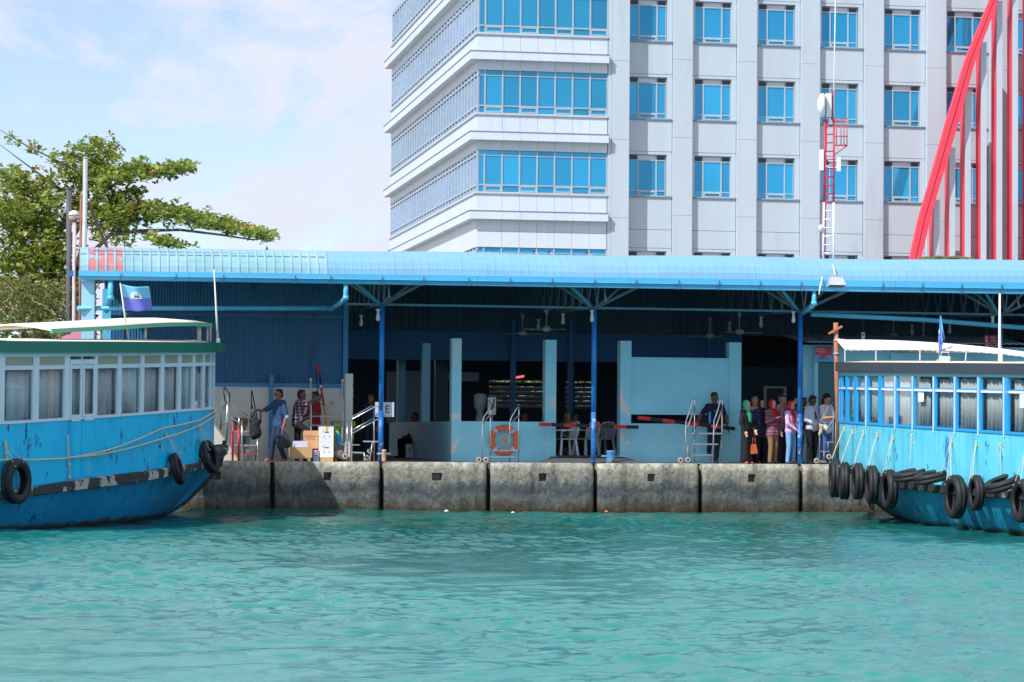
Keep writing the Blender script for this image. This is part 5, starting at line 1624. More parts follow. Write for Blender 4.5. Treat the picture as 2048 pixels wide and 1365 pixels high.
# ---- fittings of the turquoise ferry
R = RBO['root']
la = -1.1
M_TARP = mat('awning_white', lin((238, 238, 234)), .75, var=.05, scale=3, bump=.004)
tops = [(1674, 681), (1692, 679.5), (1750, 680), (1800, 681.5), (1845, 684), (1900, 689), (1960, 696), (2010, 703), (2060, 710)]
bots = [(1674, 682), (1690, 700), (1750, 699), (1800, 698.5), (1845, 699), (1900, 700.5), (1960, 703), (2010, 707.5), (2060, 713)]
P = []
for i, (t_, b2) in enumerate(zip(tops, bots)):
    p = lpix(RBO, *b2, la); q = lpix(RBO, t_[0], t_[1], la + .75)
    m1 = p * .5 + q * .5 + np.array((0, 0, .05))
    P.append([tuple(p), tuple(p * .75 + q * .25 + np.array((0, 0, .03))), tuple(m1), tuple(q), (q[0] + .7, q[1], q[2] - .03), (q[0] + 1.35, q[1], p[2])])
Q = [[(a_, b2, c - .008) for a_, b2, c in r_] for r_ in P]
MB().grid(P, True, Q).build('awning', M_TARP, R)
MB().tube([P[k][0] for k in range(1, len(P))], .022, 6).build('awning_rope', M_TARP, R)
for i, px in enumerate(np.arange(1700, 2046, 15)):
    a_ = lpix(RBO, px, np.interp(px, [q[0] for q in bots], [q[1] for q in bots]) - 1.5, la)
    MB().tube([a_ + np.array((0, 0, .02)), a_ + np.array((-.02, -.10, -.05))], .012, 5).build('lacing', M_TARP, R)
for (px, p0, p1) in ((1690, 727, 698), (1752, 727, 697), (1840, 727, 697), (1930, 728, 701)):
    MB().tube([lpix(RBO, px, p0 + 4, la - .1), lpix(RBO, px + (3 if px == 1930 else 0), p1, la - .02)], .02, 8).build('awning_post', M_GALV, R)
MB().tube([lpix(RBO, 1999, 727, -1.3), lpix(RBO, 1999.5, 588, -1.3)], [.035, .02], 8).build('aerial', M_MW, R)
MB().tube([lpix(RBO, 2001, 728, -1.32), lpix(RBO, 2001.5, 697, -1.32)], .045, 8).build('aerial_base', M_MW, R)
strip_pts = [RBO['opt'](u, .018) for u in RBO['U'][RBO['U'] < RBO['U'][RBO['nvis'] - 1]]]
P = [[(x, -s, RB['z']['trB'](sr) - .005), (x, -s, RB['z']['trB'](sr) + .04)] for x, s, sr in strip_pts]
Q = [[(x * .985, -s, RB['z']['trB'](sr) - .005), (x * .985, -s, RB['z']['trB'](sr) + .04)] for x, s, sr in strip_pts]
MB().grid(P, False, Q).build('white_trim', M_MW, R)
for u_px in (1734, 1792, 1827, 1869, 1911.5, 1958.6, 2010):
    u = RBO['u_at'](u_px)
    if u is None: continue
    x, s, sr = RBO['opt'](u, .026)
    b = MB(); b.bar((x, -s, RB['z']['sill'](sr) - .06), (x, -s, RB['z']['wt'](sr) - .02), .022, .016); b.build('white_batten', M_MW, R)
for (px0, px1, py0, py1) in ((1836, 1848, 782, 804), (2040, 2052, 789, 815)):
    p = lpix(RBO, (px0 + px1) / 2, (py0 + py1) / 2, -RB['bc'](7.6 if px0 < 1900 else 12.4) - .002)
    b = MB(); hz2 = (py1 - py0) / FPX * 57 / 2; b.cbox(p, (.008, .28, hz2 * 2)); b.build('notice', M_WHITE, R)
p = lpix(RBO, 1684, 871, -RB['bc'](3.0) - .005)
b = MB(); b.cbox(p + np.array((.02, -.35, 0)), (.03, .22, .27)); b.build('vent_opening', M_DARK, R)
# rusty cross pole at the bow
cp = thing('cross_pole', 'rusty brown pole with a tilted crosspiece at the turquoise ferry bow', 'pole', at(1676, 888, -.9))
M_RUST = mat('rusty_wood', lin((178, 116, 88)), .75, var=.2, scale=6)
MB().tube([at(1677, 905, -.9), at(1674, 780, -.9), at(1671.5, 646, -.9)], [.05, .06, .062], 8).build('shaft', M_RUST, cp)
b = MB(); b.bar(at(1657, 668, -.98), at(1684, 653, -.98), .05, .05); b.build('crosspiece', M_RUST, cp)
for py in (681, 708):
    c = at(1673, py, -.9); b = MB(); b.lathe([(.06, -.03), (.085, -.02), (.085, .02), (.06, .03)], 10, tuple(c), closed=True); b.build('binding', M_GALV, cp)

# ---- tyres
def tyre_mesh(lug, R_=.40, w=.20, hole=.235):
    n = 64 if lug else 40
    hw = w / 2
    prof = [(hole, -hw * .55), (hole + .02, -hw * .85), (hole + .07, -hw * 1.02), (R_ - .05, -hw), (R_ - .012, -hw * .78), (R_, -hw * .5), (R_, -.02), (R_ - .01, -.012), (R_ - .01, .012), (R_, .02), (R_, hw * .5), (R_ - .012, hw * .78), (R_ - .05, hw), (hole + .07, hw * 1.02), (hole + .02, hw * .85), (hole, hw * .55), (hole + .015, hw * .45), (R_ - .05, hw * .6), (R_ - .03, 0), (R_ - .05, -hw * .6), (hole + .015, -hw * .45)]
    b = MB()
    md = (lambda k, i: (.955 if (k % 2) else 1.0) if i in (4, 5, 10, 11) else 1.0) if lug else None
    b.lathe(prof, n, (0, 0, 0), 'X', closed=True, mod=md)
    return b.mesh('tyre', M_BLK)
TM = {False: tyre_mesh(False), True: tyre_mesh(True)}
M_ROPE = mat('rope_pale', lin((206, 198, 170)), .85, var=.15, scale=20)
M_KNOT = mat('knot_yellow', lin((198, 184, 140)), .85, var=.15, scale=20)
def tyre(B, px, py, lug, label, yaw=0, tilt=0, scale=1.0, flat=None, tie=None, group='tyre fenders'):
    lp_, s = B['pix'](px, py, .13 * scale)
    sd_ = B['S']['side']; br = B['S']['br']
    db = (br(s + .15) - br(max(.05, s - .15))) / .3
    nrm = np.array([sd_, db]); nrm /= np.linalg.norm(nrm)          # outward in local (lat, along -s): s axis = -Y
    nl = Vector((nrm[0], nrm[1], 0))
    nw = Vector((*(B['R2'] @ np.array(nl[:2])), 0))
    if flat is not None:
        axis = (nw * (1 - flat) + Vector((0, 0, 1)) * flat).normalized()
    else: axis = nw
    if yaw: axis = Matrix.Rotation(yaw, 3, 'Z') @ axis
    w = B['wpt'](lp_)
    scale *= 1.14 if sd_ < 0 else 1.02
    o = thing('tyre_fender', label, 'tyre fender', tuple(w), 0, group)
    Xa = axis; Ya = Vector((0, 0, 1)).cross(Xa)
    Ya = Ya.normalized() if Ya.length > .05 else Vector((0, 1, 0)); Za = Xa.cross(Ya)
    Mr = Matrix((Xa, Ya, Za)).transposed()
    if tilt: Mr = Matrix.Rotation(tilt, 3, nw.cross(Vector((0, 0, 1)))) @ Mr
    to = bpy.data.objects.new('tyre', TM[lug]); COL.objects.link(to); to.parent = o
    to.matrix_local = (Mr @ Matrix.Rotation(random.uniform(0, 6), 3, 'X')).to_4x4() @ Matrix.Scale(scale, 4)
    if tie:
        tl_, s2 = B['pix'](tie[0], tie[1], .0, f=B['S']['bc'])
        tw = Vector(B['wpt'](tl_)) + nw * .03
        c = Vector(w)
        tv = (tw - c); tv -= Xa * tv.dot(Xa); tv.normalize()
        top_ = c + tv * .38 * scale
        side_ = tv.cross(Xa).normalized()
        for sg in (-1, 1):
            e_ = c + (tv * .33 + side_ * sg * .14) * scale + nw * .09 * (0 if flat else 1)
            e2 = c + (tv * .26 + side_ * sg * .12) * scale + Xa * .06
            MB().tube([tw, tw.lerp(e_, .5) + nw * .01, e_, e_ + Xa * .04 - tv * .02, e2], .0065, 5).build('rope', M_ROPE, o)
        b = MB(); b.ell(tw, (.026, .026, .045), 8, 6); b.ell(tw + Vector((.01, -.02, -.055)), (.018, .018, .05), 8, 6); b.build('knot', M_KNOT, o)
    return o
tyre(LBO, 33, 963, False, 'smooth black tyre nearest the frame edge on the blue ferry', scale=1.05, tie=(6, 886), group='tyres hung on the blue ferry')
tyre(LBO, 355, 938, False, 'smooth tilted tyre under the ropes on the blue ferry side', yaw=.25, tilt=.28, scale=.86, tie=(328, 868), group='tyres hung on the blue ferry')
tyre(LBO, 419, 914, False, 'tilted tyre at the bow of the blue ferry', yaw=-.1, tilt=.30, scale=.92, tie=(394, 852), group='tyres hung on the blue ferry')
gR = 'tyres hung on the turquoise ferry'
tyre(RBO, 1670, 956, False, 'first tyre at the very bow of the turquoise ferry against the quay', yaw=-.1, scale=1.02, tie=(1690, 857), group=gR)
tyre(RBO, 1689, 962, True, 'lugged tyre second from the bow of the turquoise ferry', yaw=-.2, scale=.95, tie=(1707, 862), group=gR)
tyre(RBO, 1716, 963, False, 'third tyre from the bow of the turquoise ferry', yaw=-.22, scale=.92, tie=(1729, 864), group=gR)
tyre(RBO, 1744, 970, False, 'fourth tyre from the bow of the turquoise ferry', yaw=-.22, scale=.96, tie=(1757, 868), group=gR)
tyre(RBO, 1779, 979, True, 'lugged tyre left of the two flat tyres on the turquoise ferry', yaw=-.15, scale=.96, tie=(1788, 873), group=gR)
tyre(RBO, 1823, 950, False, 'first of two tyres lying flat on the turquoise ferry rail', flat=.82, scale=.88, tie=(1826, 873), group=gR)
tyre(RBO, 1864, 954, False, 'second of two tyres lying flat, beside the lugged hanging tyre', flat=.80, scale=.88, tie=(1905, 880), group=gR)
tyre(RBO, 1911, 994, True, 'large lugged tyre below the second flat tyre on the turquoise ferry', yaw=-.12, scale=1.0, tie=(1905, 882), group=gR)
tyre(RBO, 1953, 986, True, 'smaller lugged tyre with blue hull showing through its hole', yaw=-.22, scale=.80, tie=(1955, 886), group=gR)
tyre(RBO, 2008, 966, False, 'tilted flat tyre lying alone on the turquoise ferry rail', flat=.72, scale=.88, tie=(2004, 890), group=gR)
tyre(RBO, 2046, 1002, False, 'tyre cut by the frame edge on the turquoise ferry', yaw=-.1, scale=.95, tie=(2056, 900), group=gR)
# mooring ropes of the blue ferry
def rope_on(B, pix, r, name, label, off=.10):
    pts = []
    for (px, py) in pix:
        p, s = B['pix'](px, py, off, f=B['S']['bc'])
        if p is None: continue
        pts.append(B['wpt'](p))
    return pts
p1 = rope_on(LBO, [(-30, 919), (0, 920.5), (70, 920.5), (125, 918), (165, 912), (200, 905), (235, 895), (280, 877), (325, 857), (362, 850), (398, 841), (424, 826)], .012, '', '') + [LBO['wpt'](lpix(LBO, 438, 817, .9)), LBO['wpt'](lpix(LBO, 452, 809, .25))]
b = MB(); b.tube([tuple(p) for p in p1], .017, 6); tag(b.build('mooring_rope', M_ROPE, None), 'upper mooring rope sagging along the blue ferry to its bow', 'rope', 'mooring ropes of the blue ferry')
p2 = rope_on(LBO, [(132, 916), (170, 913.5), (210, 908), (260, 897), (304, 884), (350, 870), (396, 853), (420, 838)], .012, '', '') + [LBO['wpt'](lpix(LBO, 436, 826, .9)), LBO['wpt'](lpix(LBO, 453, 812, .28))]
b = MB(); b.tube([tuple(p) for p in p2], .017, 6); tag(b.build('mooring_rope', M_ROPE, None), 'lower mooring rope running beside the tilted tyres to the bow', 'rope', 'mooring ropes of the blue ferry')
for (px, p0, p1_, lab) in ((135, 870, 955, 'frayed cord hanging beside the cabin door of the blue ferry'), (9, 882, 918, 'short frayed cord above the tyre at the frame edge')):
    pp = rope_on(LBO, [(px, p0), (px + 1, p0 + (p1_ - p0) * .4), (px + 3, p0 + (p1_ - p0) * .7), (px + 4, p1_)], .01, '', '', .05)
    b = MB(); b.tube([tuple(p) for p in pp], .014, 6)
    for f in (.55, .98):
        i = min(len(pp) - 1, int(f * len(pp))); b.ell(pp[i], (.03, .03, .05), 6, 5)
    tag(b.build('cord', M_ROPE, None), lab, 'rope')
# ------------------------------------------------------------------ people
def fuse(name, prims, m, parent, voxel=.010, smooth=4):
    """union of tapered capsules and ellipsoids into one continuous skin"""
    b = MB()
    for p in prims:
        if p[0] == 'c':
            _, a, c, r_0, r_1 = p
            a = Vector(a); c = Vector(c)
            d = c - a; L0 = d.length
            if L0 < 1e-5: b.ell(a, (r_0,) * 3, 12, 8); continue
            d = d / L0
            pts = []; rs = []
            for k in range(5):
                t_ = math.pi / 2 * k / 4
                pts.append(a - d * r_0 * math.cos(t_)); rs.append(max(.001, r_0 * math.sin(t_)))
            for k in range(5):
                t_ = math.pi / 2 * k / 4
                pts.append(c + d * r_1 * math.sin(t_)); rs.append(max(.001, r_1 * math.cos(t_)))
            b.tube(pts, rs, 12)
        else:
            b.ell(p[1], p[2], 16, 12, p[3] if len(p) > 3 else None)
    me = b.mesh(name, m)
    o = bpy.data.objects.new(name, me); COL.objects.link(o)
    md = o.modifiers.new('r', 'REMESH'); md.mode = 'VOXEL'; md.voxel_size = voxel; md.use_smooth_shade = True
    if smooth:
        sm = o.modifiers.new('s', 'SMOOTH'); sm.iterations = smooth; sm.factor = .5
    dg = bpy.context.evaluated_depsgraph_get()
    me2 = bpy.data.meshes.new_from_object(o.evaluated_get(dg))
    me2.name = name
    o.modifiers.clear(); o.data = me2
    bpy.data.meshes.remove(me)
    if not me2.materials: me2.materials.append(m)
    o.parent = parent
    return o
def skin(name, c): return mat(name, lin(c), .5, var=.04, scale=8)
SK = [skin('skin_brown', (156, 104, 78)), skin('skin_dark', (112, 74, 58)), skin('skin_tan', (192, 140, 110)), skin('skin_fair', (214, 164, 134))]
M_HAIR = mat('hair_black', (.012, .010, .010), .55, var=.2, scale=20, bump=.004, bscale=60)
M_HAIRG = mat('hair_grey', (.22, .21, .2), .6, var=.2, scale=20)
M_EYE = mat('eye_dark', (.01, .01, .01), .2)
M_LIP = mat('lip', lin((120, 62, 56)), .5)
def stripes_mat(name, axis, cols_, freq):
    M = bpy.data.materials.new(name); M.use_nodes = True
    t = M.node_tree; b = t.nodes['Principled BSDF']; b.inputs['Roughness'].default_value = .8
    tcn = t.nodes.new('ShaderNodeTexCoord'); sp_ = t.nodes.new('ShaderNodeSeparateXYZ'); t.links.new(tcn.outputs['Object'], sp_.inputs[0])
    def band(ax_, f):
        m1 = t.nodes.new('ShaderNodeMath'); m1.operation = 'MULTIPLY'; m1.inputs[1].default_value = f; t.links.new(sp_.outputs[ax_], m1.inputs[0])
        m2 = t.nodes.new('ShaderNodeMath'); m2.operation = 'FRACT'; t.links.new(m1.outputs[0], m2.inputs[0]); return m2.outputs[0]
    def ramp_(src):
        rp = t.nodes.new('ShaderNodeValToRGB'); rp.color_ramp.interpolation = 'CONSTANT'
        for i, (p, c) in enumerate(cols_):
            e = rp.color_ramp.elements[i] if i < 2 else rp.color_ramp.elements.new(p)
            e.position = p; e.color = tuple(c) + (1,)
        t.links.new(src, rp.inputs['Fac']); return rp.outputs['Color']
    if axis == 'plaid':
        mx = t.nodes.new('ShaderNodeMix'); mx.data_type = 'RGBA'; mx.blend_type = 'LIGHTEN'; mx.inputs[0].default_value = .8
        t.links.new(ramp_(band('Y', freq * .8)), mx.inputs[6]); t.links.new(ramp_(band('Z', freq)), mx.inputs[7]); t.links.new(mx.outputs[2], b.inputs['Base Color'])
    else:
        t.links.new(ramp_(band(axis, freq)), b.inputs['Base Color'])
    return M
def cloth(name, c, **k): return mat(name, lin(c), .85, var=.08, scale=6, bump=.003, bscale=18, **k)

def person(label, px, Y, feet=None, rz=0, H=1.70, sk=0, shirt=None, trousers=None, sleeve='short', hair='short', pose=None, long_top=0, hijab=None, shoes=None, group=None, extra=None, hemz=.86, zbase=QZ, sun=False, beard=False, girth=1.0, cuff=None, skirt=None):
    k = H / 1.70
    x = X(px, Y)
    root = thing('person', label, 'person', (x, Y, zbase), rz, group, True)
    S_ = lambda v: Vector((v[0] * k, v[1] * k, v[2] * k))
    J = dict(pel=(0, 0, .93), wai=(0, 0, 1.06), che=(0, 0, 1.27), nek=(0, .01, 1.42), hed=(0, -.015, 1.575),
             shR=(-.175, 0, 1.385), shL=(.175, 0, 1.385), elR=(-.235, .02, 1.10), elL=(.235, .02, 1.10), wrR=(-.235, -.06, .86), wrL=(.235, -.06, .86),
             hiR=(-.088, 0, .90), hiL=(.088, 0, .90), knR=(-.10, -.02, .49), knL=(.10, -.02, .49), anR=(-.105, .02, .085), anL=(.105, .02, .085))
    if pose:
        for q, v in pose.items():
            if q in J: J[q] = v
    look = (pose or {}).get('look', 0)      # head turn
    nod = (pose or {}).get('nod', 0)
    J = {q: S_(v) for q, v in J.items()}
    g_ = girth
    c = lambda a, b_, r_0, r_1: ('c', J[a] if isinstance(a, str) else a, J[b_] if isinstance(b_, str) else b_, r_0 * k, r_1 * k)
    off = lambda a, v: J[a] + S_(v)
    HR = Matrix.Rotation(look, 3, 'Z') @ Matrix.Rotation(nod, 3, 'X')
    hp = lambda v: J['hed'] + HR @ S_(v)
    torso = lambda e: [c(off('pel', (-.055, 0, 0)), off('pel', (.055, 0, 0)), .108 * g_ + e, .108 * g_ + e), c(off('pel', (-.045, 0, .02)), off('wai', (-.045, 0, 0)), .105 * g_ + e, .10 * g_ + e), c(off('pel', (.045, 0, .02)), off('wai', (.045, 0, 0)), .105 * g_ + e, .10 * g_ + e),
        c(off('wai', (-.045, 0, 0)), off('che', (-.075, 0, 0)), .10 * g_ + e, .108 + e), c(off('wai', (.045, 0, 0)), off('che', (.075, 0, 0)), .10 * g_ + e, .108 + e),
        c(off('che', (-.06, 0, .04)), off('che', (.06, 0, .04)), .10 + e, .10 + e), c('shR', 'shL', .062 + e, .062 + e), c(off('che', (0, 0, .05)), off('nek', (0, 0, -.03)), .10 + e, .06 + e)]
    body = torso(0) + [c('nek', off('hed', (0, .02, -.05)), .056, .054)]
    body += [('e', hp((0, 0, .03)), Vector((.076, .095, .100)) * k, HR), ('e', hp((0, -.015, -.05)), Vector((.060, .075, .072)) * k, HR), c(hp((0, -.092, .012)), hp((0, -.106, -.022)), .010, .016),
             ('e', hp((-.078, .01, 0)), Vector((.014, .024, .034)) * k, HR), ('e', hp((.078, .01, 0)), Vector((.014, .024, .034)) * k, HR), c(hp((-.03, -.083, .033)), hp((.03, -.083, .033)), .012, .012), c(hp((0, -.072, -.085)), hp((0, -.075, -.09)), .025, .025)]
    for s in 'RL':
        body += [c('sh' + s, 'el' + s, .052, .042), c('el' + s, 'wr' + s, .042, .028)]
        d = (J['wr' + s] - J['el' + s]).normalized()
        sgn = -1 if s == 'R' else 1
        fwd = Vector((0, -1, 0)); fwd = (fwd - d * fwd.dot(d)); fwd = fwd.normalized() if fwd.length > .2 else Vector((sgn, 0, 0))
        lat = d.cross(fwd)
        w = J['wr' + s]
        pc = w + d * .075 * k
        body += [('c', w, pc, .027 * k, .030 * k), ('c', w + fwd * .018 * k, pc + fwd * .022 * k, .020 * k, .020 * k), ('c', w - fwd * .012 * k, pc - fwd * .018 * k, .018 * k, .019 * k)]
        for i, (o_, l) in enumerate(((.030, .068), (.010, .078), (-.010, .073), (-.029, .058))):
            st = pc + fwd * o_ * k + d * .012 * k
            m1 = st + d * l * .55 * k + lat * (-sgn) * .006 * k
            e_ = m1 + (d * .8 + lat * (-sgn) * .5 * (1 if s == 'R' else -1) * sgn * -1).normalized() * l * .45 * k
            body += [('c', st, m1, .0105 * k, .0095 * k), ('c', m1, e_, .0095 * k, .008 * k)]
        t0_ = w + fwd * .03 * k + d * .02 * k
        t1_ = t0_ + (fwd * .8 + d * .6).normalized() * .038 * k
        body += [('c', t0_, t1_, .013 * k, .011 * k), ('c', t1_, t1_ + (d * .9 + fwd * .2).normalized() * .03 * k, .011 * k, .009 * k)]
        body += [c('hi' + s, 'kn' + s, .082, .058), c('kn' + s, 'an' + s, .054, .036)]
        a_ = J['an' + s]
        body += [('c', a_ + S_((0, .02, -.04)), a_ + S_((0, -.13, -.06)), .034 * k, .027 * k)]
    fuse('body', body, SK[sk], root, .0095)
    # garments
    if shirt is not None:
        e = .013
        pr = torso(e)
        pr = [p for p in pr]
        pr += [c(off('pel', (-.06, 0, hemz - .93 + .06)), off('pel', (.06, 0, hemz - .93 + .06)), .112 * g_ + e, .112 * g_ + e)]
        if long_top:
            zz = .86 - long_top
            pr += [c(off('pel', (-.05, 0, 0)), off('pel', (-.06, 0, zz - .93 + .1)), .12 + e, .125 + e), c(off('pel', (.05, 0, 0)), off('pel', (.06, 0, zz - .93 + .1)), .12 + e, .125 + e)]
        for s in 'RL':
            f = .62 if sleeve == 'short' else 1
            pe_ = J['sh' + s].lerp(J['el' + s], f)
            pr.append(('c', J['sh' + s], pe_, .066 * k, .064 * k))
            if sleeve == 'long': pr.append(('c', J['el' + s], J['el' + s].lerp(J['wr' + s], .92), .057 * k, .042 * k))
            if sleeve == 'rolled':
                pr.append(('c', J['el' + s], J['el' + s].lerp(J['wr' + s], .12), .060 * k, .056 * k))
        if not hijab:
            pr += [c(off('nek', (-.03, .0, -.03)), off('nek', (.03, .0, -.03)), .055, .055)]
        fuse('shirt', pr, shirt, root, .013, 5)
    if trousers is not None:
        e = .014
        pr = [c(off('pel', (-.055, 0, .03)), off('pel', (.055, 0, .03)), .108 * g_ + e * .6, .108 * g_ + e * .6)]
        for s in 'RL':
            pr += [c('hi' + s, 'kn' + s, .094, .073), c('kn' + s, 'an' + s, .071, .060), ('c', J['an' + s], J['an' + s] + (J['an' + s] - J['kn' + s]).normalized() * .02 * k, .060 * k, .058 * k)]
        fuse('trousers', pr, trousers, root, .013, 5)
    if skirt is not None:
        pr = []
        for sx in (-.05, .05):
            pr += [c(off('pel', (sx, 0, .05)), S_((sx * 1.6, 0, .12)), .115, .12)]
        pr += [c(S_((-.09, -.02, .16)), S_((.09, -.02, .16)), .10, .10)]
        fuse('skirt', pr, skirt, root, .014, 5)
    for s in 'RL':
        a_ = J['an' + s]
        fuse('shoe', [('c', a_ + S_((0, .03, -.05)), a_ + S_((0, -.14, -.062)), .038 * k, .033 * k), ('c', a_ + S_((0, .03, -.062)), a_ + S_((0, -.15, -.066)), .024 * k, .024 * k)], shoes or M_BLACK, root, .013, 3)
    # face
    for sx in (-.031, .031):
        b = MB(); b.ell(hp((sx, -.088, .012)), (.013 * k, .008 * k, .008 * k), 8, 6); b.build('eye', M_EYE, root)
    b = MB(); b.ell(hp((0, -.088, -.052)), (.026 * k, .010 * k, .008 * k), 8, 6); b.build('mouth', M_LIP, root)
    if hijab is not None:
        pr = [('e', hp((0, .028, .035)), Vector((.098, .104, .118)) * k, HR), ('e', hp((0, .02, -.06)), Vector((.088, .085, .10)) * k, HR), ('e', hp((0, -.035, -.125)), Vector((.075, .075, .06)) * k, HR),
              c(off('nek', (0, .02, .02)), off('che', (0, -.02, .06)), .09, .125), c(off('che', (-.10, 0, .08)), off('che', (.10, 0, .08)), .085, .085), c(off('che', (-.02, -.07, .06)), off('che', (.0, -.085, -.10)), .085, .06), c(off('che', (.06, -.06, .06)), off('che', (.04, -.085, -.14)), .07, .045)]
        for j in range(5):
            a_ = -.9 + j * .42
            pr.append(c(hp((.085 * math.sin(a_), -.045 * math.cos(a_), -.12)), off('che', (.11 * math.sin(a_ * .7), -.115 * math.cos(a_), .02)), .022, .018))
        fuse('headscarf', pr, hijab, root, .011, 3)
    elif hair in ('short', 'curly', 'grey', 'long'):
        pr = [('e', hp((0, .022, .055)), Vector((.084, .094, .088)) * k, HR), ('e', hp((0, .05, -.005)), Vector((.078, .062, .075)) * k, HR), ('e', hp((0, -.035, .108)), Vector((.062, .052, .03)) * k, HR)]
        if hair in ('curly', 'long'):
            for j in range(26):
                a_ = random.uniform(0, 6.28); t_ = random.uniform(-.1, 1.3)
                v = (.085 * math.cos(a_) * math.cos(t_ * .8), .03 + .085 * math.sin(a_) * math.cos(t_ * .8), .055 + .095 * math.sin(t_))
                if v[1] < -.05 and v[2] < .09: continue
                pr.append(('e', hp(v), Vector((.022, .022, .022)) * k))
        if hair == 'long':
            pr += [c(hp((-.07, .03, .03)), hp((-.075, .04, -.08)), .03, .025), c(hp((.07, .03, .03)), hp((.075, .04, -.08)), .03, .025), c(hp((0, .08, .0)), hp((0, .09, -.1)), .05, .04)]
        fuse('hair', pr, M_HAIRG if hair == 'grey' else M_HAIR, root, .010, 2)
    if beard:
        fuse('beard', [('e', hp((0, -.035, -.085)), Vector((.062, .06, .042)) * k, HR), c(hp((-.03, -.092, -.038)), hp((.03, -.092, -.038)), .011, .011)], M_HAIR, root, .009, 2)
    if sun:
        b = MB()
        for sx in (-.032, .032): b.ell(hp((sx, -.098, .014)), (.026 * k, .008 * k, .019 * k), 10, 6, HR)
        b.bar(hp((-.08, -.02, .02)), hp((-.06, -.09, .018)), .006); b.bar(hp((.08, -.02, .02)), hp((.06, -.09, .018)), .006); b.bar(hp((-.02, -.10, .018)), hp((.02, -.10, .018)), .006)
        b.build('sunglasses', M_BLACK, root)
    root['_h'] = 0
    del root['_h']
    def L2W(v):
        r_ = Matrix.Rotation(rz, 3, 'Z'); return (r_ @ S_(v)) + Vector((x, Y, zbase))
    return dict(root=root, J=J, S=S_, W=L2W, hp=hp, off=off, k=k)
gq = 'people queuing beside the post'
# loading crew at the west end
A_ = person('man in sunglasses and blue shirt with rolled sleeves, arm stretched to a black backpack', 558, .95, rz=-rad(62), H=1.74, sk=0, shirt=cloth('denim_shirt', (46, 74, 114)), trousers=cloth('jeans_dark', (34, 52, 80)), sleeve='rolled', sun=True, girth=1.08,
    pose=dict(elR=(-.25, -.24, 1.20), wrR=(-.20, -.52, 1.20), elL=(.26, .03, 1.08), wrL=(.27, -.04, .84), knL=(.08, -.08, .49), anL=(.06, .12, .085), knR=(-.10, -.10, .49), anR=(-.12, -.14, .085), look=-.05), hemz=.80, shoes=mat('sandal_orange', lin((210, 110, 70)), .6))
B_ = person('man in maroon plaid shirt reaching up to a silver trolley pole', 594, 1.05, rz=rad(68), H=1.74, sk=1, shirt=stripes_mat('plaid', 'plaid', [(0, lin((74, 32, 62))), (.42, lin((52, 30, 66))), (.80, lin((206, 186, 200))), (.9, lin((74, 32, 62)))], 13), trousers=cloth('trousers_black', (26, 28, 36)), sleeve='rolled', hair='short',
    pose=dict(shR=(-.17, -.06, 1.38), elR=(-.20, -.30, 1.36), wrR=(-.12, -.50, 1.50), elL=(.22, -.26, 1.32), wrL=(.12, -.46, 1.46), che=(0, -.05, 1.27), nek=(0, -.07, 1.42), hed=(0, -.11, 1.565), knR=(-.10, -.30, .72), anR=(-.10, -.30, .30), knL=(.10, .02, .49), anL=(.10, .10, .085), look=.15), hemz=.84)
C_ = person('man in red t-shirt standing behind the cardboard boxes', 630, 1.75, rz=-rad(70), H=1.70, sk=1, shirt=cloth('tshirt_red', (150, 30, 44)), trousers=cloth('trousers_maroon', (70, 24, 40)), pose=dict(elL=(.22, -.12, 1.12), wrL=(.16, -.34, 1.02), elR=(-.22, -.12, 1.12), wrR=(-.16, -.36, 1.05)), hair='short')
D_ = person('dark figure in blue standing in shadow behind the first blue post', 742, 2.6, rz=-rad(40), H=1.68, sk=1, shirt=cloth('shirt_navy', (34, 48, 88)), trousers=cloth('trousers_navy', (30, 38, 70)), hair='short')
# attendant leaning on the wall
E__ = person('young man in navy polo leaning back against the teal wall with one foot up', 1429, 1.68, rz=0, H=1.76, sk=1, shirt=cloth('polo_navy', (26, 30, 52)), trousers=cloth('trousers_dark_navy', (30, 34, 60)), hair='curly',
    pose=dict(elR=(-.34, .10, 1.14), wrR=(-.44, .14, .90), elL=(.30, .08, 1.12), wrL=(.36, .10, .88), knL=(.07, -.02, .49), anL=(.03, -.04, .085), knR=(-.15, -.16, .52), anR=(-.10, .14, .30)), shoes=mat('shoe_dark', lin((30, 28, 30)), .6))
for s_, sd0 in (('elL', 'shL'), ('elR', 'shR')):
    j = A_['J']; p_ = j[sd0].lerp(j[s_], .97)
    fuse('cuff', [('c', p_, j[s_] + (j[s_] - j[sd0]).normalized() * .03, .064, .062)], cloth('cuff_pale', (176, 204, 226)), A_['root'], .012, 2)
R = E__['root']
b = MB()
for sx in (-1, 1):
    b.bar(E__['off']('nek', (sx * .05, -.06, .0)), E__['off']('che', (sx * .012, -.122, -.03)), .03 if sx < 0 else .022, .012)
b.build('lanyard', mat('lanyard_blue', lin((70, 140, 220)), .6), R)
b = MB(); b.ell(E__['off']('wai', (-.135, -.06, .06)), (.035, .06, .20), 10, 8); b.build('side_stripe', mat('stripe_blue', lin((86, 156, 240)), .7), R)
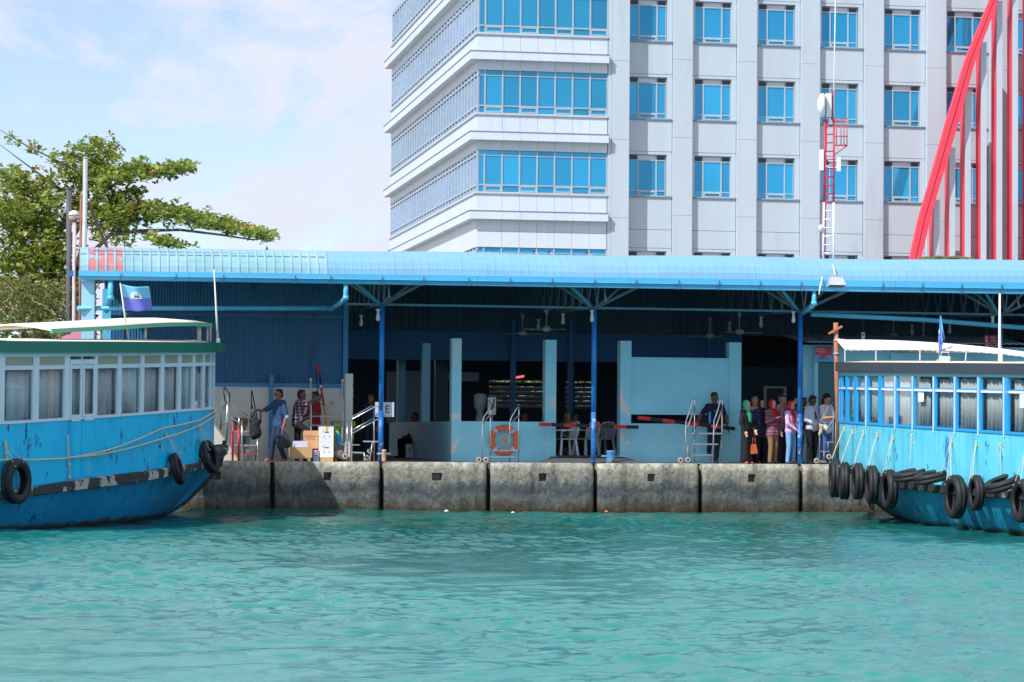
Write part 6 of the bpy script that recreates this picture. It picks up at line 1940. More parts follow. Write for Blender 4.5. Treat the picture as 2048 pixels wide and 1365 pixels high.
# queue by the third post
person('woman in mint green headscarf and long black dress holding her wrist', 1493, .95, rz=rad(38), H=1.58, sk=3, shirt=cloth('dress_black', (28, 30, 36)), skirt=cloth('dress_black', (28, 30, 36)), sleeve='long', hijab=cloth('scarf_mint', (64, 190, 146)), hair=None,
       pose=dict(elR=(-.24, .0, 1.10), wrR=(-.20, -.10, .86), elL=(.22, -.02, 1.10), wrL=(.16, -.16, .90)), shoes=mat('shoe_pink', lin((190, 90, 90)), .6), group=gq)
person('older man in beige shirt standing behind the mint headscarf', 1509, 2.3, rz=rad(20), H=1.70, sk=2, shirt=cloth('shirt_beige', (176, 166, 144)), trousers=cloth('trousers_grey', (70, 74, 80)), hair='grey', group=gq)
person('woman in black headscarf and navy patterned blouse between the two scarves', 1523, 1.7, rz=rad(10), H=1.62, sk=2, shirt=mat('blouse_navy', lin((34, 42, 72)), .8, var=.2, scale=12, col2=lin((120, 128, 150)), m=(16, .58, .62)), trousers=cloth('trousers_black2', (28, 30, 38)), sleeve='long', hijab=cloth('scarf_black', (26, 28, 36)), hair=None, long_top=.16, group=gq)
I_ = person('woman in red headscarf and striped pink grey tunic with hand at her chest', 1545, 1.15, rz=rad(24), H=1.60, sk=3, shirt=stripes_mat('tunic_stripes', 'Z', [(0, lin((150, 70, 88))), (.25, lin((104, 84, 100))), (.45, lin((170, 100, 116))), (.6, lin((86, 70, 90))), (.8, lin((150, 120, 130)))], 6.0), trousers=cloth('trousers_khaki', (136, 104, 72)), sleeve='long', hijab=cloth('scarf_red', (200, 28, 50)), hair=None, long_top=.18,
       pose=dict(elR=(-.24, -.06, 1.12), wrR=(-.06, -.21, 1.22), knR=(-.09, -.05, .49), anR=(-.13, -.05, .085)), group=gq)
J_ = person('old man in pink shirt and cap standing tall behind the striped tunic', 1564, 2.1, rz=rad(48), H=1.76, sk=2, shirt=cloth('shirt_pink', (206, 150, 166)), trousers=cloth('trousers_grey2', (58, 60, 70)), hair='grey', group=gq)
b = MB(); b.ell(J_['hp']((0, .012, .085)), Vector((.088, .098, .060)) * J_['k'], 14, 8); b.ell(J_['hp']((0, -.10, .075)), Vector((.06, .06, .012)) * J_['k'], 12, 6); b.build('cap', mat('cap_dark', lin((44, 40, 44)), .8), J_['root'])
K_ = person('woman in red headscarf, pink shirt and pale blue jeans', 1581, 1.0, rz=rad(40), H=1.57, sk=3, shirt=cloth('shirt_lilac', (220, 176, 214)), trousers=cloth('jeans_pale', (120, 166, 212)), sleeve='long', hijab=cloth('scarf_red2', (208, 24, 52)), hair=None,
       pose=dict(elL=(.22, -.08, 1.10), wrL=(.08, -.24, .98), elR=(-.23, -.06, 1.10), wrR=(-.06, -.25, .92), knL=(.11, -.03, .49), anL=(.14, .0, .085)), hemz=.84, group=gq)
b = MB(); c = K_['off']('pel', (.02, -.24, .0)); b.cbox(c, (.14, .03, .10)); b.build('purse', mat('purse_navy', lin((34, 34, 70)), .6), K_['root'])
person('bearded man in blue shirt half hidden by the third blue post', 1590, 1.8, rz=rad(36), H=1.70, sk=2, shirt=cloth('shirt_blue', (64, 98, 150)), trousers=cloth('trousers_navy2', (36, 40, 60)), hair='short', beard=True, group=gq)
person('dark haired man hidden behind the third blue post', 1607, 2.0, rz=rad(20), H=1.68, sk=1, shirt=cloth('shirt_slate', (60, 72, 92)), trousers=cloth('trousers_navy2', None), hair='short', group=gq)
N_ = person('man in white shirt and dark tie looking down with hands clasped', 1624, 1.1, rz=rad(32), H=1.72, sk=1, shirt=cloth('shirt_white', (206, 214, 232)), trousers=cloth('trousers_jet', (20, 20, 24)), sleeve='long', hair='short', girth=1.06,
       pose=dict(elR=(-.25, -.02, 1.10), wrR=(-.07, -.22, .97), elL=(.25, -.02, 1.10), wrL=(.07, -.22, .95), nod=.35, look=.1), group=gq)
b = MB(); b.bar(N_['off']('nek', (0, -.10, -.05)), N_['off']('wai', (0, -.142, .06)), .055, .012); b.build('tie', mat('tie_navy', lin((52, 60, 92)), .7), N_['root'])
person('person with black hair showing between the white shirts', 1639, 2.2, rz=rad(20), H=1.66, sk=1, shirt=cloth('shirt_slate', None), trousers=cloth('trousers_navy2', None), hair='short', group=gq)
O_ = person('long haired man in open white shirt and jeans reading a grey newspaper', 1652, 1.1, rz=rad(42), H=1.75, sk=2, shirt=cloth('shirt_white2', (226, 228, 234)), trousers=cloth('jeans_mid', (64, 106, 160)), hair='long',
       pose=dict(elR=(-.24, -.10, 1.12), wrR=(-.12, -.34, 1.16), elL=(.24, -.12, 1.14), wrL=(.14, -.36, 1.22), nod=.3), hemz=.80, shoes=mat('shoe_brown', lin((70, 50, 44)), .6), group=gq)
np_ = thing('newspaper', 'folded grey newspaper held by the long haired man', 'newspaper', tuple(O_['W']((0, -.48, 1.24))), rad(42), None, True)
b = MB()
P = [[(.16 * u, -.02 * abs(u) + .05 * v, .20 * v) for v in (-1, 0, 1)] for u in (-1, -.5, 0, .5, 1)]
Q = [[(p[0], p[1] + .006, p[2]) for p in r_] for r_ in P]
b.grid(P, False, Q); b.build('sheet', mat('newsprint', lin((176, 180, 186)), .9, var=.12, scale=30, col2=lin((90, 94, 100)), m=(40, .52, .56)), np_)
# waiting passengers seated inside
def seated(px, Y, lab, top, sk_, rz_=0, hj=None):
    return person(lab, px, Y, rz=rz_, H=1.66, sk=sk_, shirt=top, trousers=cloth('trousers_black2', None), hair='short' if hj is None else None, hijab=hj, zbase=QZ - .12,
        pose=dict(pel=(0, 0, .62), wai=(0, .01, .76), che=(0, .02, .98), nek=(0, .02, 1.13), hed=(0, 0, 1.285), shR=(-.175, .02, 1.095), shL=(.175, .02, 1.095), elR=(-.22, 0, .82), elL=(.22, 0, .82), wrR=(-.14, -.22, .72), wrL=(.14, -.22, .72),
                  hiR=(-.088, 0, .60), hiL=(.088, 0, .60), knR=(-.11, -.42, .60), knL=(.11, -.42, .60), anR=(-.11, -.40, .20), anL=(.11, -.40, .20)), hemz=.60)
seated(1048, 4.5, 'seated passenger in pale shirt seen over the life ring wall', cloth('shirt_pale', (190, 196, 204)), 1, rad(80))
seated(1150, 4.2, 'seated passenger in grey shirt beyond the red striped barrier', cloth('shirt_grey', (150, 156, 162)), 1, rad(60))
seated(1136, 6.0, 'seated passenger in green headscarf deep inside the doorway', cloth('shirt_olive', (96, 110, 80)), 2, rad(30), cloth('scarf_olive', (120, 140, 90)))
seated(829, 9.5, 'seated passenger silhouetted against the pale board inside', cloth('shirt_char', (60, 64, 70)), 1, rad(-70))

# ------------------------------------------------------------------ quay furniture
# life ring
lr = thing('life_ring', 'orange life ring with coiled white rope on the teal wall', 'life ring', at(1008.5, 880.5, YF - .06))
c = at(1008.5, 880.5, YF - .08)
b = MB(); prof = [(.315 + .07 * math.cos(a), .05 * math.sin(a)) for a in np.linspace(0, 2 * math.pi, 14)[:-1]]
b.lathe(prof, 40, c, 'Y', closed=True); b.build('ring', mat('ring_orange', lin((226, 110, 66)), .5, var=.08, scale=5), lr)
for a in (45, 135, 225, 315):
    b = MB(); a0 = rad(a)
    for k in range(7):
        aa = a0 + rad(-9 + 3 * k)
        pass
    pr = [[(c[0] + (.315 + .075 * math.cos(t_)) * math.cos(a0 + q), c[1] + .055 * math.sin(t_), c[2] + (.315 + .075 * math.cos(t_)) * math.sin(a0 + q)) for t_ in np.linspace(0, 2 * math.pi, 13)] for q in np.linspace(-.11, .11, 5)]
    b.grid(pr, True); b.build('band', mat('band_grey', lin((206, 196, 190)), .5), lr)
pts = []
for k in range(70):
    a = k * .55; r_ = .075 + .03 * math.sin(k * .7)
    pts.append((c[0] + .01 + r_ * math.cos(a), c[1] - .02 - .02 * math.sin(k), c[2] + .0 + r_ * 1.05 * math.sin(a)))
MB().tube(pts, .012, 5).build('rope', M_ROPE, lr)
MB().tube([(c[0] + .0, c[1] - .03, c[2] + .33), (c[0] + .06, c[1] - .05, c[2] + .2), (c[0] + .02, c[1] - .03, c[2] + .09), (c[0] - .07, c[1] - .03, c[2] + .2), (c[0], c[1] - .03, c[2] + .33)], .011, 5).build('rope', M_ROPE, lr)
# red and black barriers
def barrier(p0, p1, Y, lab, n, w):
    a = at(*p0, Y); e = at(*p1, Y)
    o = thing('barrier_bar', lab, 'barrier', tuple((a + e) / 2), 0, 'striped barrier bars')
    L_0 = np.linalg.norm(e - a); d = (e - a) / L_0
    for k in range(n):
        b = MB(); b.bar(a + d * L_0 * k / n, a + d * (L_0 * (k + 1) / n - .003), .05, w, (0, 0, 1)); b.build('stripe', M_RED if k % 2 == 0 else M_BLACK, o)
    return o
barrier((1078, 849), (1277, 855), 1.6, 'red and black striped barrier across the waiting room doorway', 8, .09)
barrier((1276, 835.5), (1470, 858), 1.45, 'slanting red and black striped barrier in front of the wall slot', 8, .09)
# bollards
def bollard(px, p0, p1, Y, r_, m, m2, lab, bar_y, hw):
    x = X(px, Y); zt = Z(px, p0, Y)
    o = thing('bollard', lab, 'bollard', (x, Y, QZ))
    MB().lathe([(0, QZ), (r_ * 1.0, QZ), (r_ * .95, QZ + .05), (r_ * .93, zt - .05), (r_ * 1.04, zt - .03), (r_ * 1.04, zt), (r_ * .8, zt + .005), (0, zt + .01)], 20, (x, Y, 0)).build('barrel', m, o)
    zb_ = Z(px, bar_y, Y)
    MB().tube([(x - hw, Y, zb_), (x + hw, Y, zb_)], .022, 8).build('cross_pin', m2, o)
    return o
bollard(768.5, 900, 926, .28, .055, mat('bollard_tan', lin((206, 160, 124)), .7, var=.12, scale=7, col2=lin((120, 70, 50)), m=(6, .58, .66)), mat('pin_mix', lin((170, 160, 160)), .6), 'small tan mooring bollard beside the first blue post', 908, .17)
bollard(1222, 902, 929, .50, .115, mat('bollard_blue', lin((78, 140, 190)), .6, var=.1, scale=6, col2=lin((130, 74, 50)), m=(3.0, .52, .6)), mat('pin_blue', lin((90, 150, 190)), .6), 'blue mooring bollard with rusty foot beside the middle post', 913, .24)
# boarding steps of aluminium tube
def steps(lab, corners, treads, rails, wheels, cat='boarding steps', extra=None, m=None):
    m = m or M_WINGREY
    base = corners[0][0]
    o = thing('boarding_steps', lab, cat, tuple(base), 0, 'wheeled boarding steps')
    for p, q in corners: MB().tube([p, q], .0155, 8).build('upright', m, o)
    for pl in rails: MB().tube(pl, .0155, 8).build('handrail', m, o)
    for (a, c_, dy, t_) in treads:
        a = np.array(a); c_ = np.array(c_)
        b = MB(); D_0 = np.array((.03, dy, 0))
        b.add([a, c_, c_ + D_0, a + D_0, a - (0, 0, t_), c_ - (0, 0, t_), c_ + D_0 - (0, 0, t_), a + D_0 - (0, 0, t_)], [(0, 1, 2, 3), (4, 7, 6, 5), (0, 4, 5, 1), (1, 5, 6, 2), (2, 6, 7, 3), (3, 7, 4, 0)]); b.build('tread', m, o)
    for w in wheels:
        b = MB(); b.lathe([(.02, -.02), (.055, -.025), (.07, -.015), (.07, .015), (.055, .025), (.02, .02)], 18, tuple(w), 'Y', closed=True); wo = b.build('wheel', mat('wheel_grey', lin((176, 160, 146)), .6, var=.1), o)
        b = MB(); b.lathe([(.0, -.028), (.022, -.028), (.022, .028), (0, .028)], 10, tuple(w), 'Y'); b.build('hub', M_BLACK, wo)
    return o
Yn, Yf_ = .22, .62
def ap(px, py, Y): return tuple(at(px, py, Y))
def ground(px, Y): return (X(px, Y, 925), Y, QZ)
M_AL2 = mat('steps_silver', lin((140, 146, 154)), .5, metal=.3)
steps('silver boarding steps with three treads before the leaning man',
      [(ground(1370.5, Yn), ap(1372, 843, Yn)), (ground(1388.5, Yf_), ap(1389.5, 799, Yf_)), (ground(1425.5, Yn), ap(1428, 843, Yn)), (ground(1443.5, Yf_), ap(1444.5, 799, Yf_))],
      [(ap(1382, 866, Yf_ - .1), ap(1444, 866, Yf_ - .1), .16, .04), (ap(1377, 887, Yn + .12), ap(1437, 887.5, Yn + .12), .18, .04), (ap(1387, 909, Yn), ap(1428, 909, Yn), .14, .035)],
      [[ap(1372, 843, Yn), ap(1379, 824, Yn + .15), ap(1386, 800, Yf_), ap(1389.5, 798, Yf_)], [ap(1372, 866, Yn), ap(1389.5, 815, Yf_)], [ap(1428, 843, Yn), ap(1435, 824, Yn + .15), ap(1441, 800, Yf_), ap(1444.5, 799, Yf_)], [ap(1428, 866, Yn), ap(1444.5, 818, Yf_)], [ap(1380, 892, Yn + .1), (X(1380, Yn + .1), Yn + .1, QZ + .1)], [ap(1375.5, 893, Yn + .1), ap(1375.5, 922, Yn + .1)]],
      [ap(1361, 921, Yn - .03), ap(1376, 920, Yn - .03)], m=M_AL2)
steps('silver boarding steps standing in front of the life ring',
      [(ground(964, Yn), ap(965, 845, Yn)), (ground(980.5, Yf_), ap(981, 816, Yf_)), (ground(1019.5, Yf_ - .1), ap(1020, 845, Yn)), (ground(1037, Yf_), ap(1038, 815, Yf_))],
      [(ap(973, 900, Yf_ - .2), ap(1036, 900, Yf_ - .2), .2, .03), (ap(980, 913, Yn), ap(1028, 913, Yn), .16, .03)],
      [[ap(965, 845, Yn), ap(968, 835, Yn + .1), ap(978, 820, Yf_ - .1), ap(981, 816, Yf_)], [ap(965, 849, Yn), ap(981, 829, Yf_)], [ap(1020, 845, Yn), ap(1023, 835, Yn + .1), ap(1034, 817, Yf_ - .1), ap(1038, 815, Yf_)], [ap(1020, 849, Yn), ap(1038, 831, Yf_)]],
      [ap(958, 920, Yn - .05), ap(972, 920, Yn - .05)], m=M_AL2)
Ya_ = .5; Yb_ = 1.0
steps('silver boarding steps with double sloping rails beside the first blue post',
      [(ground(694.5, Yb_), ap(694.5, 842, Yb_)), (ground(703, Ya_), ap(703.5, 842, Ya_)), (ground(748, Yb_), ap(748, 813, Yb_)), (ground(757, Ya_), ap(758, 813, Ya_))],
      [(ap(727, 882, Ya_), ap(757, 882.5, Ya_), .4, .03), (ap(703, 904, Ya_), ap(729, 905, Ya_), .4, .03), (ap(684, 889, Yb_), ap(719, 889.5, Yb_), .1, .02)],
      [[ap(694.5, 842, Yb_), ap(697, 838, Yb_), ap(742, 813, Yb_), ap(748, 813, Yb_)], [ap(703.5, 842, Ya_), ap(706, 838, Ya_), ap(752, 813, Ya_), ap(758, 813, Ya_)], [ap(694.5, 867, Yb_), ap(748, 836, Yb_)], [ap(703.5, 868, Ya_), ap(758, 837, Ya_)], [ap(745, 884, Ya_), (X(740, Ya_), Ya_, QZ + .02)], [ap(729, 905, Ya_), (X(729, Ya_), Ya_, QZ)]],
      [ap(690, 913, Ya_), ap(733, 916, Ya_ + .1), ap(740, 903, Yb_)])
Ya_ = .35; Yb_ = .7
steps('white boarding steps between the reading man and the turquoise ferry',
      [(ground(1638.5, Ya_), ap(1640, 846, Ya_)), (ground(1665, Yb_), ap(1667, 806, Yb_)), (ground(1670, Ya_), ap(1672, 830, Ya_))],
      [(ap(1640, 921, Ya_), ap(1652, 921, Ya_), .4, .06), (ap(1648, 902, Ya_), ap(1660, 902, Ya_), .4, .04), (ap(1656, 883, Ya_), ap(1668, 883, Ya_), .4, .04)],
      [[ap(1640, 846, Ya_), ap(1643, 840, Ya_), ap(1655, 818, Ya_ + .1), ap(1667, 806, Yb_)], [ap(1652, 865, Ya_), ap(1672, 830, Ya_)], [ap(1648, 921, Ya_), ap(1648, 902, Ya_)], [ap(1656, 902, Ya_), ap(1656, 883, Ya_)]],
      [ap(1633, 922, Ya_), ap(1658, 914, Ya_ - .05)], m=M_AL2)
b = MB(); cc = at(1642, 858, .3)
for k in range(9): b.ell(cc + np.array((random.uniform(-.05, .08), random.uniform(-.03, .03), random.uniform(-.2, .08))), (.035, .03, .06), 7, 5)
tag(b.build('rope_bundle', M_KNOT, None), 'yellowish rope bundle tied to the white boarding steps', 'rope')
# gangway rails and cargo trolley beside the bow of the blue ferry
gw = thing('gangway', 'silver tube gangway rails sloping beside the blue ferry bow', 'gangway', ground(470, .5))
for (a, c_) in (((456, 788), (450, 905)), ((478, 834), (478, 858))): MB().tube([ap(*a, .3), ap(*c_, .3)], .02, 8).build('upright', M_WINGREY, gw)
for (a, c_) in (((457, 807), (497, 833)), ((457, 815), (493, 838)), ((458, 841), (477, 859)), ((462, 836), (493, 854))): MB().tube([ap(*a, .35), ap(*c_, .5)], .013, 8).build('handrail', M_WINGREY, gw)
MB().tube([ap(478, 857, .3), (X(478, .3), .3, QZ)], .026, 8).build('red_leg', M_RED, gw)
ct = thing('cargo_trolley', 'red and silver shelf trolley with cartons behind the blue ferry bow', 'trolley', ground(490, 1.2))
for px, m in ((466, M_RED), (484, M_WINGREY), (515, M_WINGREY)):
    MB().tube([ground(px, 1.0), ap(px, 840 if px != 515 else 875, 1.0)], .018, 8).build('upright', m, ct)
for py in (862, 890, 907):
    b = MB(); x0, x1 = X(464, 1.0), X(516, 1.0); zz = Z(490, py, 1.0); b.box(x0, x1, 1.0, 1.5, zz - .02, zz); b.build('shelf', M_RED if py == 907 else M_GALV, ct)
MB().tube([ground(464, .98), ap(464, 862, .98)], .014, 6).build('red_bar', M_RED, ct)
for (a, c_, p0, p1, m, lab) in ((467, 496, 862, 836, mat('carton_brown', lin((120, 92, 74)), .8), 'brown carton on the top shelf of the red trolley'), (482, 500, 889.5, 872, mat('crate_green', lin((44, 76, 66)), .7), 'dark green crate on the middle trolley shelf'), (484, 498, 906.5, 895, mat('carton_grey', lin((110, 112, 120)), .7), 'grey carton on the lowest trolley shelf')):
    b = MB(); b.box(X(a, 1.05), X(c_, 1.05), 1.05, 1.42, Z(480, p0, 1.05) + .001, Z(480, p1, 1.05)); tag(b.build('carton', m, None), lab, 'box')
b = MB(); b.tube([ap(516, 845, .95), ap(504, 783, .95), ap(503, 781, .97), ap(502, 845, 1.05)], .014, 6); b.tube([ap(512, 842, .95), ap(504, 810, .95)], .012, 6); b.tube([(X(512, 1.1), 1.1, QZ), ap(516, 845, .95)], .014, 6)
tag(b.build('hand_truck_handle', M_BLACK, None), 'black bent tube handle leaning behind the backpack', 'handle')
bp = thing('backpack', 'black backpack hanging by its strap from the outstretched hand', 'backpack', ap(510, 875, .35))
fuse('sack', [('c', ap(509, 850, .40), ap(511, 866, .40), .12, .155), ('c', ap(504, 842, .40), ap(514, 845, .40), .08, .10), ('c', ap(508, 872, .34), ap(515, 868, .34), .10, .09)], mat('backpack_black', lin((30, 30, 36)), .75, var=.15, bump=.004), bp, .014)
# fuse() works in world coordinates: bring the mesh back to the root
bpy.data.objects[bp.children[0].name].location = -Vector(bp.location)
MB().tube([ap(503, 838, .40), ap(508, 826, .38), ap(516, 818.5, .36), ap(521, 822, .36), ap(522, 845, .40)], .018, 6).build('strap', M_BLACK, bp)
jk = thing('jacket', 'dark grey jacket and bag held low by the man in sunglasses', 'jacket', ap(566, 880, .25))
o = fuse('cloth', [('c', ap(566, 865, .18), ap(562, 892, .16), .05, .10), ('c', ap(570, 868, .2), ap(574, 888, .2), .05, .11), ('c', ap(566, 880, .16), ap(574, 886, .2), .09, .09)], mat('jacket_grey', lin((62, 64, 72)), .85, var=.2, bump=.006), jk, .015)
o.location = -Vector(jk.location)
# luggage trolley with tall poles
lt = thing('luggage_trolley', 'tall silver pole luggage trolley behind the white cartons', 'trolley', ground(653, 1.15))
for px, top in ((621.7, 761), (685, 763)):
    MB().tube([ground(px, 1.1), ap(px, top, 1.1)], .026, 10).build('pole', M_GALV, lt)
    c = at(px, top, 1.1); MB().lathe([(0, -.02), (.034, -.02), (.034, .03), (.02, .06), (0, .065)], 10, tuple(c)).build('finial', M_WINGREY, lt)
for py in (833, 851, 905):
    MB().tube([ap(621.7, py, 1.1), ap(685, py + .3, 1.1)], .017, 8).build('cross_rail', M_GALV, lt)
b = MB(); b.box(X(620, 1.1), X(686, 1.1), 1.1, 1.6, QZ + .14, QZ + .18); b.build('platform', M_GALV, lt)
for px in (626, 680):
    b = MB(); w = (X(px, 1.15), 1.15, QZ + .07); b.lathe([(.02, -.02), (.06, -.02), (.07, 0), (.06, .02), (.02, .02)], 14, w, 'Y', closed=True); b.build('wheel', M_BLACK, lt)
# poles leaning on the wall
def stick(pts, r_, m, lab, cat='pole', name='leaning_pole'):
    b = MB(); b.tube([ap(*p) for p in pts], r_, 7); tag(b.build(name, m, None), lab, cat)
rp = thing('banded_pole', 'red and black banded pole with white band leaning on the blue wall', 'pole', ap(650, 840, 1.9))
seg = [(636.5, 729), (638.5, 744), (640, 757), (641.5, 771), (642.5, 776), (645, 796), (648, 812), (651, 830), (656, 870)]
cm = [M_RED, mat('pole_grey', lin((90, 60, 70)), .6), M_BLACK, M_WHITE, M_RED, mat('pole_rose', lin((150, 70, 84)), .6), mat('pole_yellow', lin((214, 170, 90)), .6), mat('pole_yellow', None)]
for i in range(8):
    MB().tube([ap(*seg[i], 2.0 - i * .04), ap(*seg[i + 1], 2.0 - (i + 1) * .04)], .028 + .006 * (i in (0, 6)), 8).build('band', cm[i], rp)
stick([(632, 745, 2.3), (636, 790, 2.2), (642, 830, 2.1)], .016, mat('stick_blue', lin((24, 56, 100)), .6), 'thin dark blue stick leaning beside the banded pole')
# wheelie bin
wb = thing('wheelie_bin', 'lime green wheelie bin with black letters beside the white cartons', 'bin', ground(689, 1.75))
yb_ = 1.55
M_LIME = mat('bin_lime', lin((172, 190, 36)), .45, var=.06, scale=3)
x0, x1 = X(667, yb_), X(711, yb_)
zt, zl = Z(689, 842, yb_), Z(689, 850, yb_)
b = MB()
b.add([(x0 + .07, yb_ + .06, QZ + .08), (x1 - .07, yb_ + .06, QZ + .08), (x1 - .07, yb_ + .55, QZ + .08), (x0 + .07, yb_ + .55, QZ + .08), (x0 + .02, yb_, zl), (x1 - .02, yb_, zl), (x1 - .02, yb_ + .62, zl), (x0 + .02, yb_ + .62, zl)], [(0, 1, 5, 4), (1, 2, 6, 5), (2, 3, 7, 6), (3, 0, 4, 7), (0, 3, 2, 1), (4, 5, 6, 7)]); b.build('tub', M_LIME, wb)
b = MB(); b.box(x0, x1, yb_ - .02, yb_ + .64, zl - .03, zl + .02); b.build('rim', M_LIME, wb)
P = [[(x0 + (x1 - x0) * i / 8, yb_ + .62 * j / 4 - .03 * (j == 0), zl + .025 + .07 * math.sin(math.pi * (.12 + .76 * j / 4))) for j in range(5)] for i in range(9)]
MB().grid(P, True, [[(p[0], p[1], p[2] - .02) for p in r_] for r_ in P]).build('lid', M_LIME, wb)
for px in (672, 706):
    b = MB(); b.lathe([(.02, -.03), (.08, -.03), (.09, 0), (.08, .03), (.02, .03)], 14, (X(px, yb_), yb_ + .5, QZ + .09), 'X', closed=True); b.build('wheel', M_BLACK, wb)
cc = at(690, 862, yb_ + .0)
text('lettering', 'RSET', .125, M_BLACK, wb, (cc[0], yb_ + .005, cc[2]))
# cartons
def carton(lab, px0, px1, p0, p1, Y, d, m, tape=None, rzz=0, base=None):
    z0 = Z((px0 + px1) / 2, p1, Y) if base is None else base; z1 = Z((px0 + px1) / 2, p0, Y)
    x0, x1 = X(px0, Y), X(px1, Y)
    o = thing('carton', lab, 'box', ((x0 + x1) / 2, Y + d / 2, z0), rzz, None, True)
    w, h_ = x1 - x0, z1 - z0
    b = MB(); b.box(-w / 2, w / 2, -d / 2, d / 2, 0, h_ - .006); b.build('sides', m, o)
    for s in (-1, 1):
        b = MB(); b.box(-w / 2, w / 2, (-d / 2 if s < 0 else .004), (-.004 if s < 0 else d / 2), h_ - .0055, h_); b.build('flap', m, o)
    return o, w, h_, d
M_CARD = mat('cardboard', lin((206, 164, 118)), .85, var=.06, scale=4)
M_CARDW = mat('carton_white', lin((240, 238, 238)), .6, var=.02)
M_INKR = mat('ink_red', lin((196, 80, 66)), .7)
M_INKP = mat('ink_pale_red', lin((222, 150, 150)), .7)
M_YEL = mat('tape_yellow', lin((232, 196, 90)), .5)
z0 = QZ
o, w, h_, d = carton('brown carton at the foot of the white carton stack', 640.5, 667, 915, 924, .42, .40, M_CARD, base=QZ)
z0 += h_ + .001
for nm, p0, p1 in (('lower', 884.5, 915), ('upper', 853.5, 884.5)):
    o, w, h_, d = carton('%s white carton printed in red on the stack beside the green bin' % nm, 640.5, 667.5, p0, p1, .42, .40, M_CARDW, base=z0)
    z0 += h_ + .001
    b = MB(); b.box(-.05, .05, -d / 2 - .003, -d / 2 + .02, h_ * .60, h_ * .66); b.build('hand_hole', M_BLACK, o)
    for sx in (-.06, .06):
        b = MB(); b.ell((sx, -d / 2, h_ * .35), (.010, .003, .022), 8, 6); b.build('hand_hole', M_BLACK, o)
    text('lettering', 'FRUIT' if False else '- - - - - -', .045, M_INKP, o, (0, -d / 2 - .001, h_ * .16))
    b = MB(); b.box(-.092, -.074, -d / 2 - .002, -d / 2 + .01, h_ * .62, h_ * .78); b.build('print_mark', M_INKR if nm == 'lower' else M_INKP, o)
    if nm == 'upper':
        b = MB(); b.box(-.03, .03, -d / 2 - .0025, -d / 2 + .01, h_ * .68, h_ * .998); b.build('tape', M_YEL, o)
o, w, h_, d = carton('tall brown carton with red lettering behind the open carton', 608.5, 636.5, 862, 897, .75, .36, M_CARD, base=Z(622, 897.5, .75))
b = MB(); b.box(-w / 2 - .012, w / 2 + .012, -d / 2 - .012, d / 2 + .012, h_ * .72, h_ + .004); b.build('lid', M_CARD, o)
text('lettering', 'ACE', .11, M_INKR, o, (0, -d / 2 - .001, h_ * .58))
zz = Z(622, 897.5, .75)
o, w, h_, d = carton('plain crate hidden under the tall brown carton', 607, 637, 898, 924, .78, .34, mat('carton_dark', lin((120, 84, 70)), .8), base=QZ); 
pal = thing('pallet', 'low pale pallet under the open brown carton', 'pallet', ground(603, .35))
x0, x1 = X(584, .25), X(622, .25)
for k in range(3):
    b = MB(); b.box(x0, x1, .25 + k * .17, .36 + k * .17, QZ + .07, QZ + .09); b.build('slat', M_CARD, pal)
for k in range(3):
    b = MB(); xx = x0 + (x1 - x0 - .08) * k / 2; b.box(xx, xx + .08, .25, .70, QZ, QZ + .069); b.build('block', mat('pallet_wood', lin((150, 142, 110)), .8), pal)
oc = thing('carton', 'wide open brown carton in front with papers sticking out', 'box', ((X(581.5, .24) + X(625, .24)) / 2, .45, QZ + .091), 0, None, True)
w, d, h_ = X(625, .24) - X(581.5, .24), .42, Z(603, 894.5, .24) - QZ - .091
for (a, c_, e_, f_) in ((-w / 2, w / 2, -d / 2, -d / 2 + .01), (-w / 2, w / 2, d / 2 - .01, d / 2), (-w / 2, -w / 2 + .01, -d / 2 + .0101, d / 2 - .0101), (w / 2 - .01, w / 2, -d / 2 + .0101, d / 2 - .0101)):
    b = MB(); b.box(a, c_, e_, f_, 0, h_); b.build('side', M_CARD, oc)
b = MB(); b.box(-w / 2 + .011, w / 2 - .011, -d / 2 + .011, d / 2 - .011, .01, .02); b.build('bottom', M_CARD, oc)
pk = thing('paper_pack', 'white wrapped pack of paper in the open brown carton', 'parcel', (X(601, .4), .45, Z(600, 905, .4)), rad(4), None, True)
w = X(614.5, .35) - X(587.5, .35); h_ = Z(600, 882.5, .35) - Z(600, 905, .35)
for k in range(3):
    b = MB(); b.box(-w / 2 + .006 * k, w / 2 - .004 * k, -.14, .14, h_ * k / 3 + .001, h_ * (k + 1) / 3); b.build('ream', mat('paper_lilac', lin((226, 224, 240)), .6, var=.05, scale=9), pk)
o, w, h_, d = carton('small pale blue carton between the brown and white cartons', 627.5, 639, 912, 924, .40, .25, mat('carton_blue', lin((150, 170, 210)), .6), base=QZ)
o, w, h_, d = carton('white and pink packet on the small blue carton', 628, 638.5, 901, 911.8, .42, .22, mat('packet', lin((214, 190, 214)), .5, var=.2, scale=14, col2=lin((150, 90, 130)), m=(10, .5, .6)), base=QZ + .145)
bg1 = thing('plastic_bag', 'blue and teal plastic bag wedged beside the white cartons', 'bag', ap(677, 880, .8))
o = fuse('bag', [('c', ap(675, 868, .75), ap(678, 884, .75), .06, .085), ('c', ap(673, 864, .78), ap(676, 872, .78), .04, .06), ('e', ap(679, 889, .75), Vector((.07, .08, .06)))], mat('bag_blue', lin((40, 140, 190)), .35, var=.2, scale=5, col2=lin((90, 190, 180)), m=(4, .5, .6), bump=.006), bg1, .013); o.location = -Vector(bg1.location)
bg2 = thing('sack', 'grey mottled sack slumped beside the white carton stack', 'sack', ap(680, 918, .6))
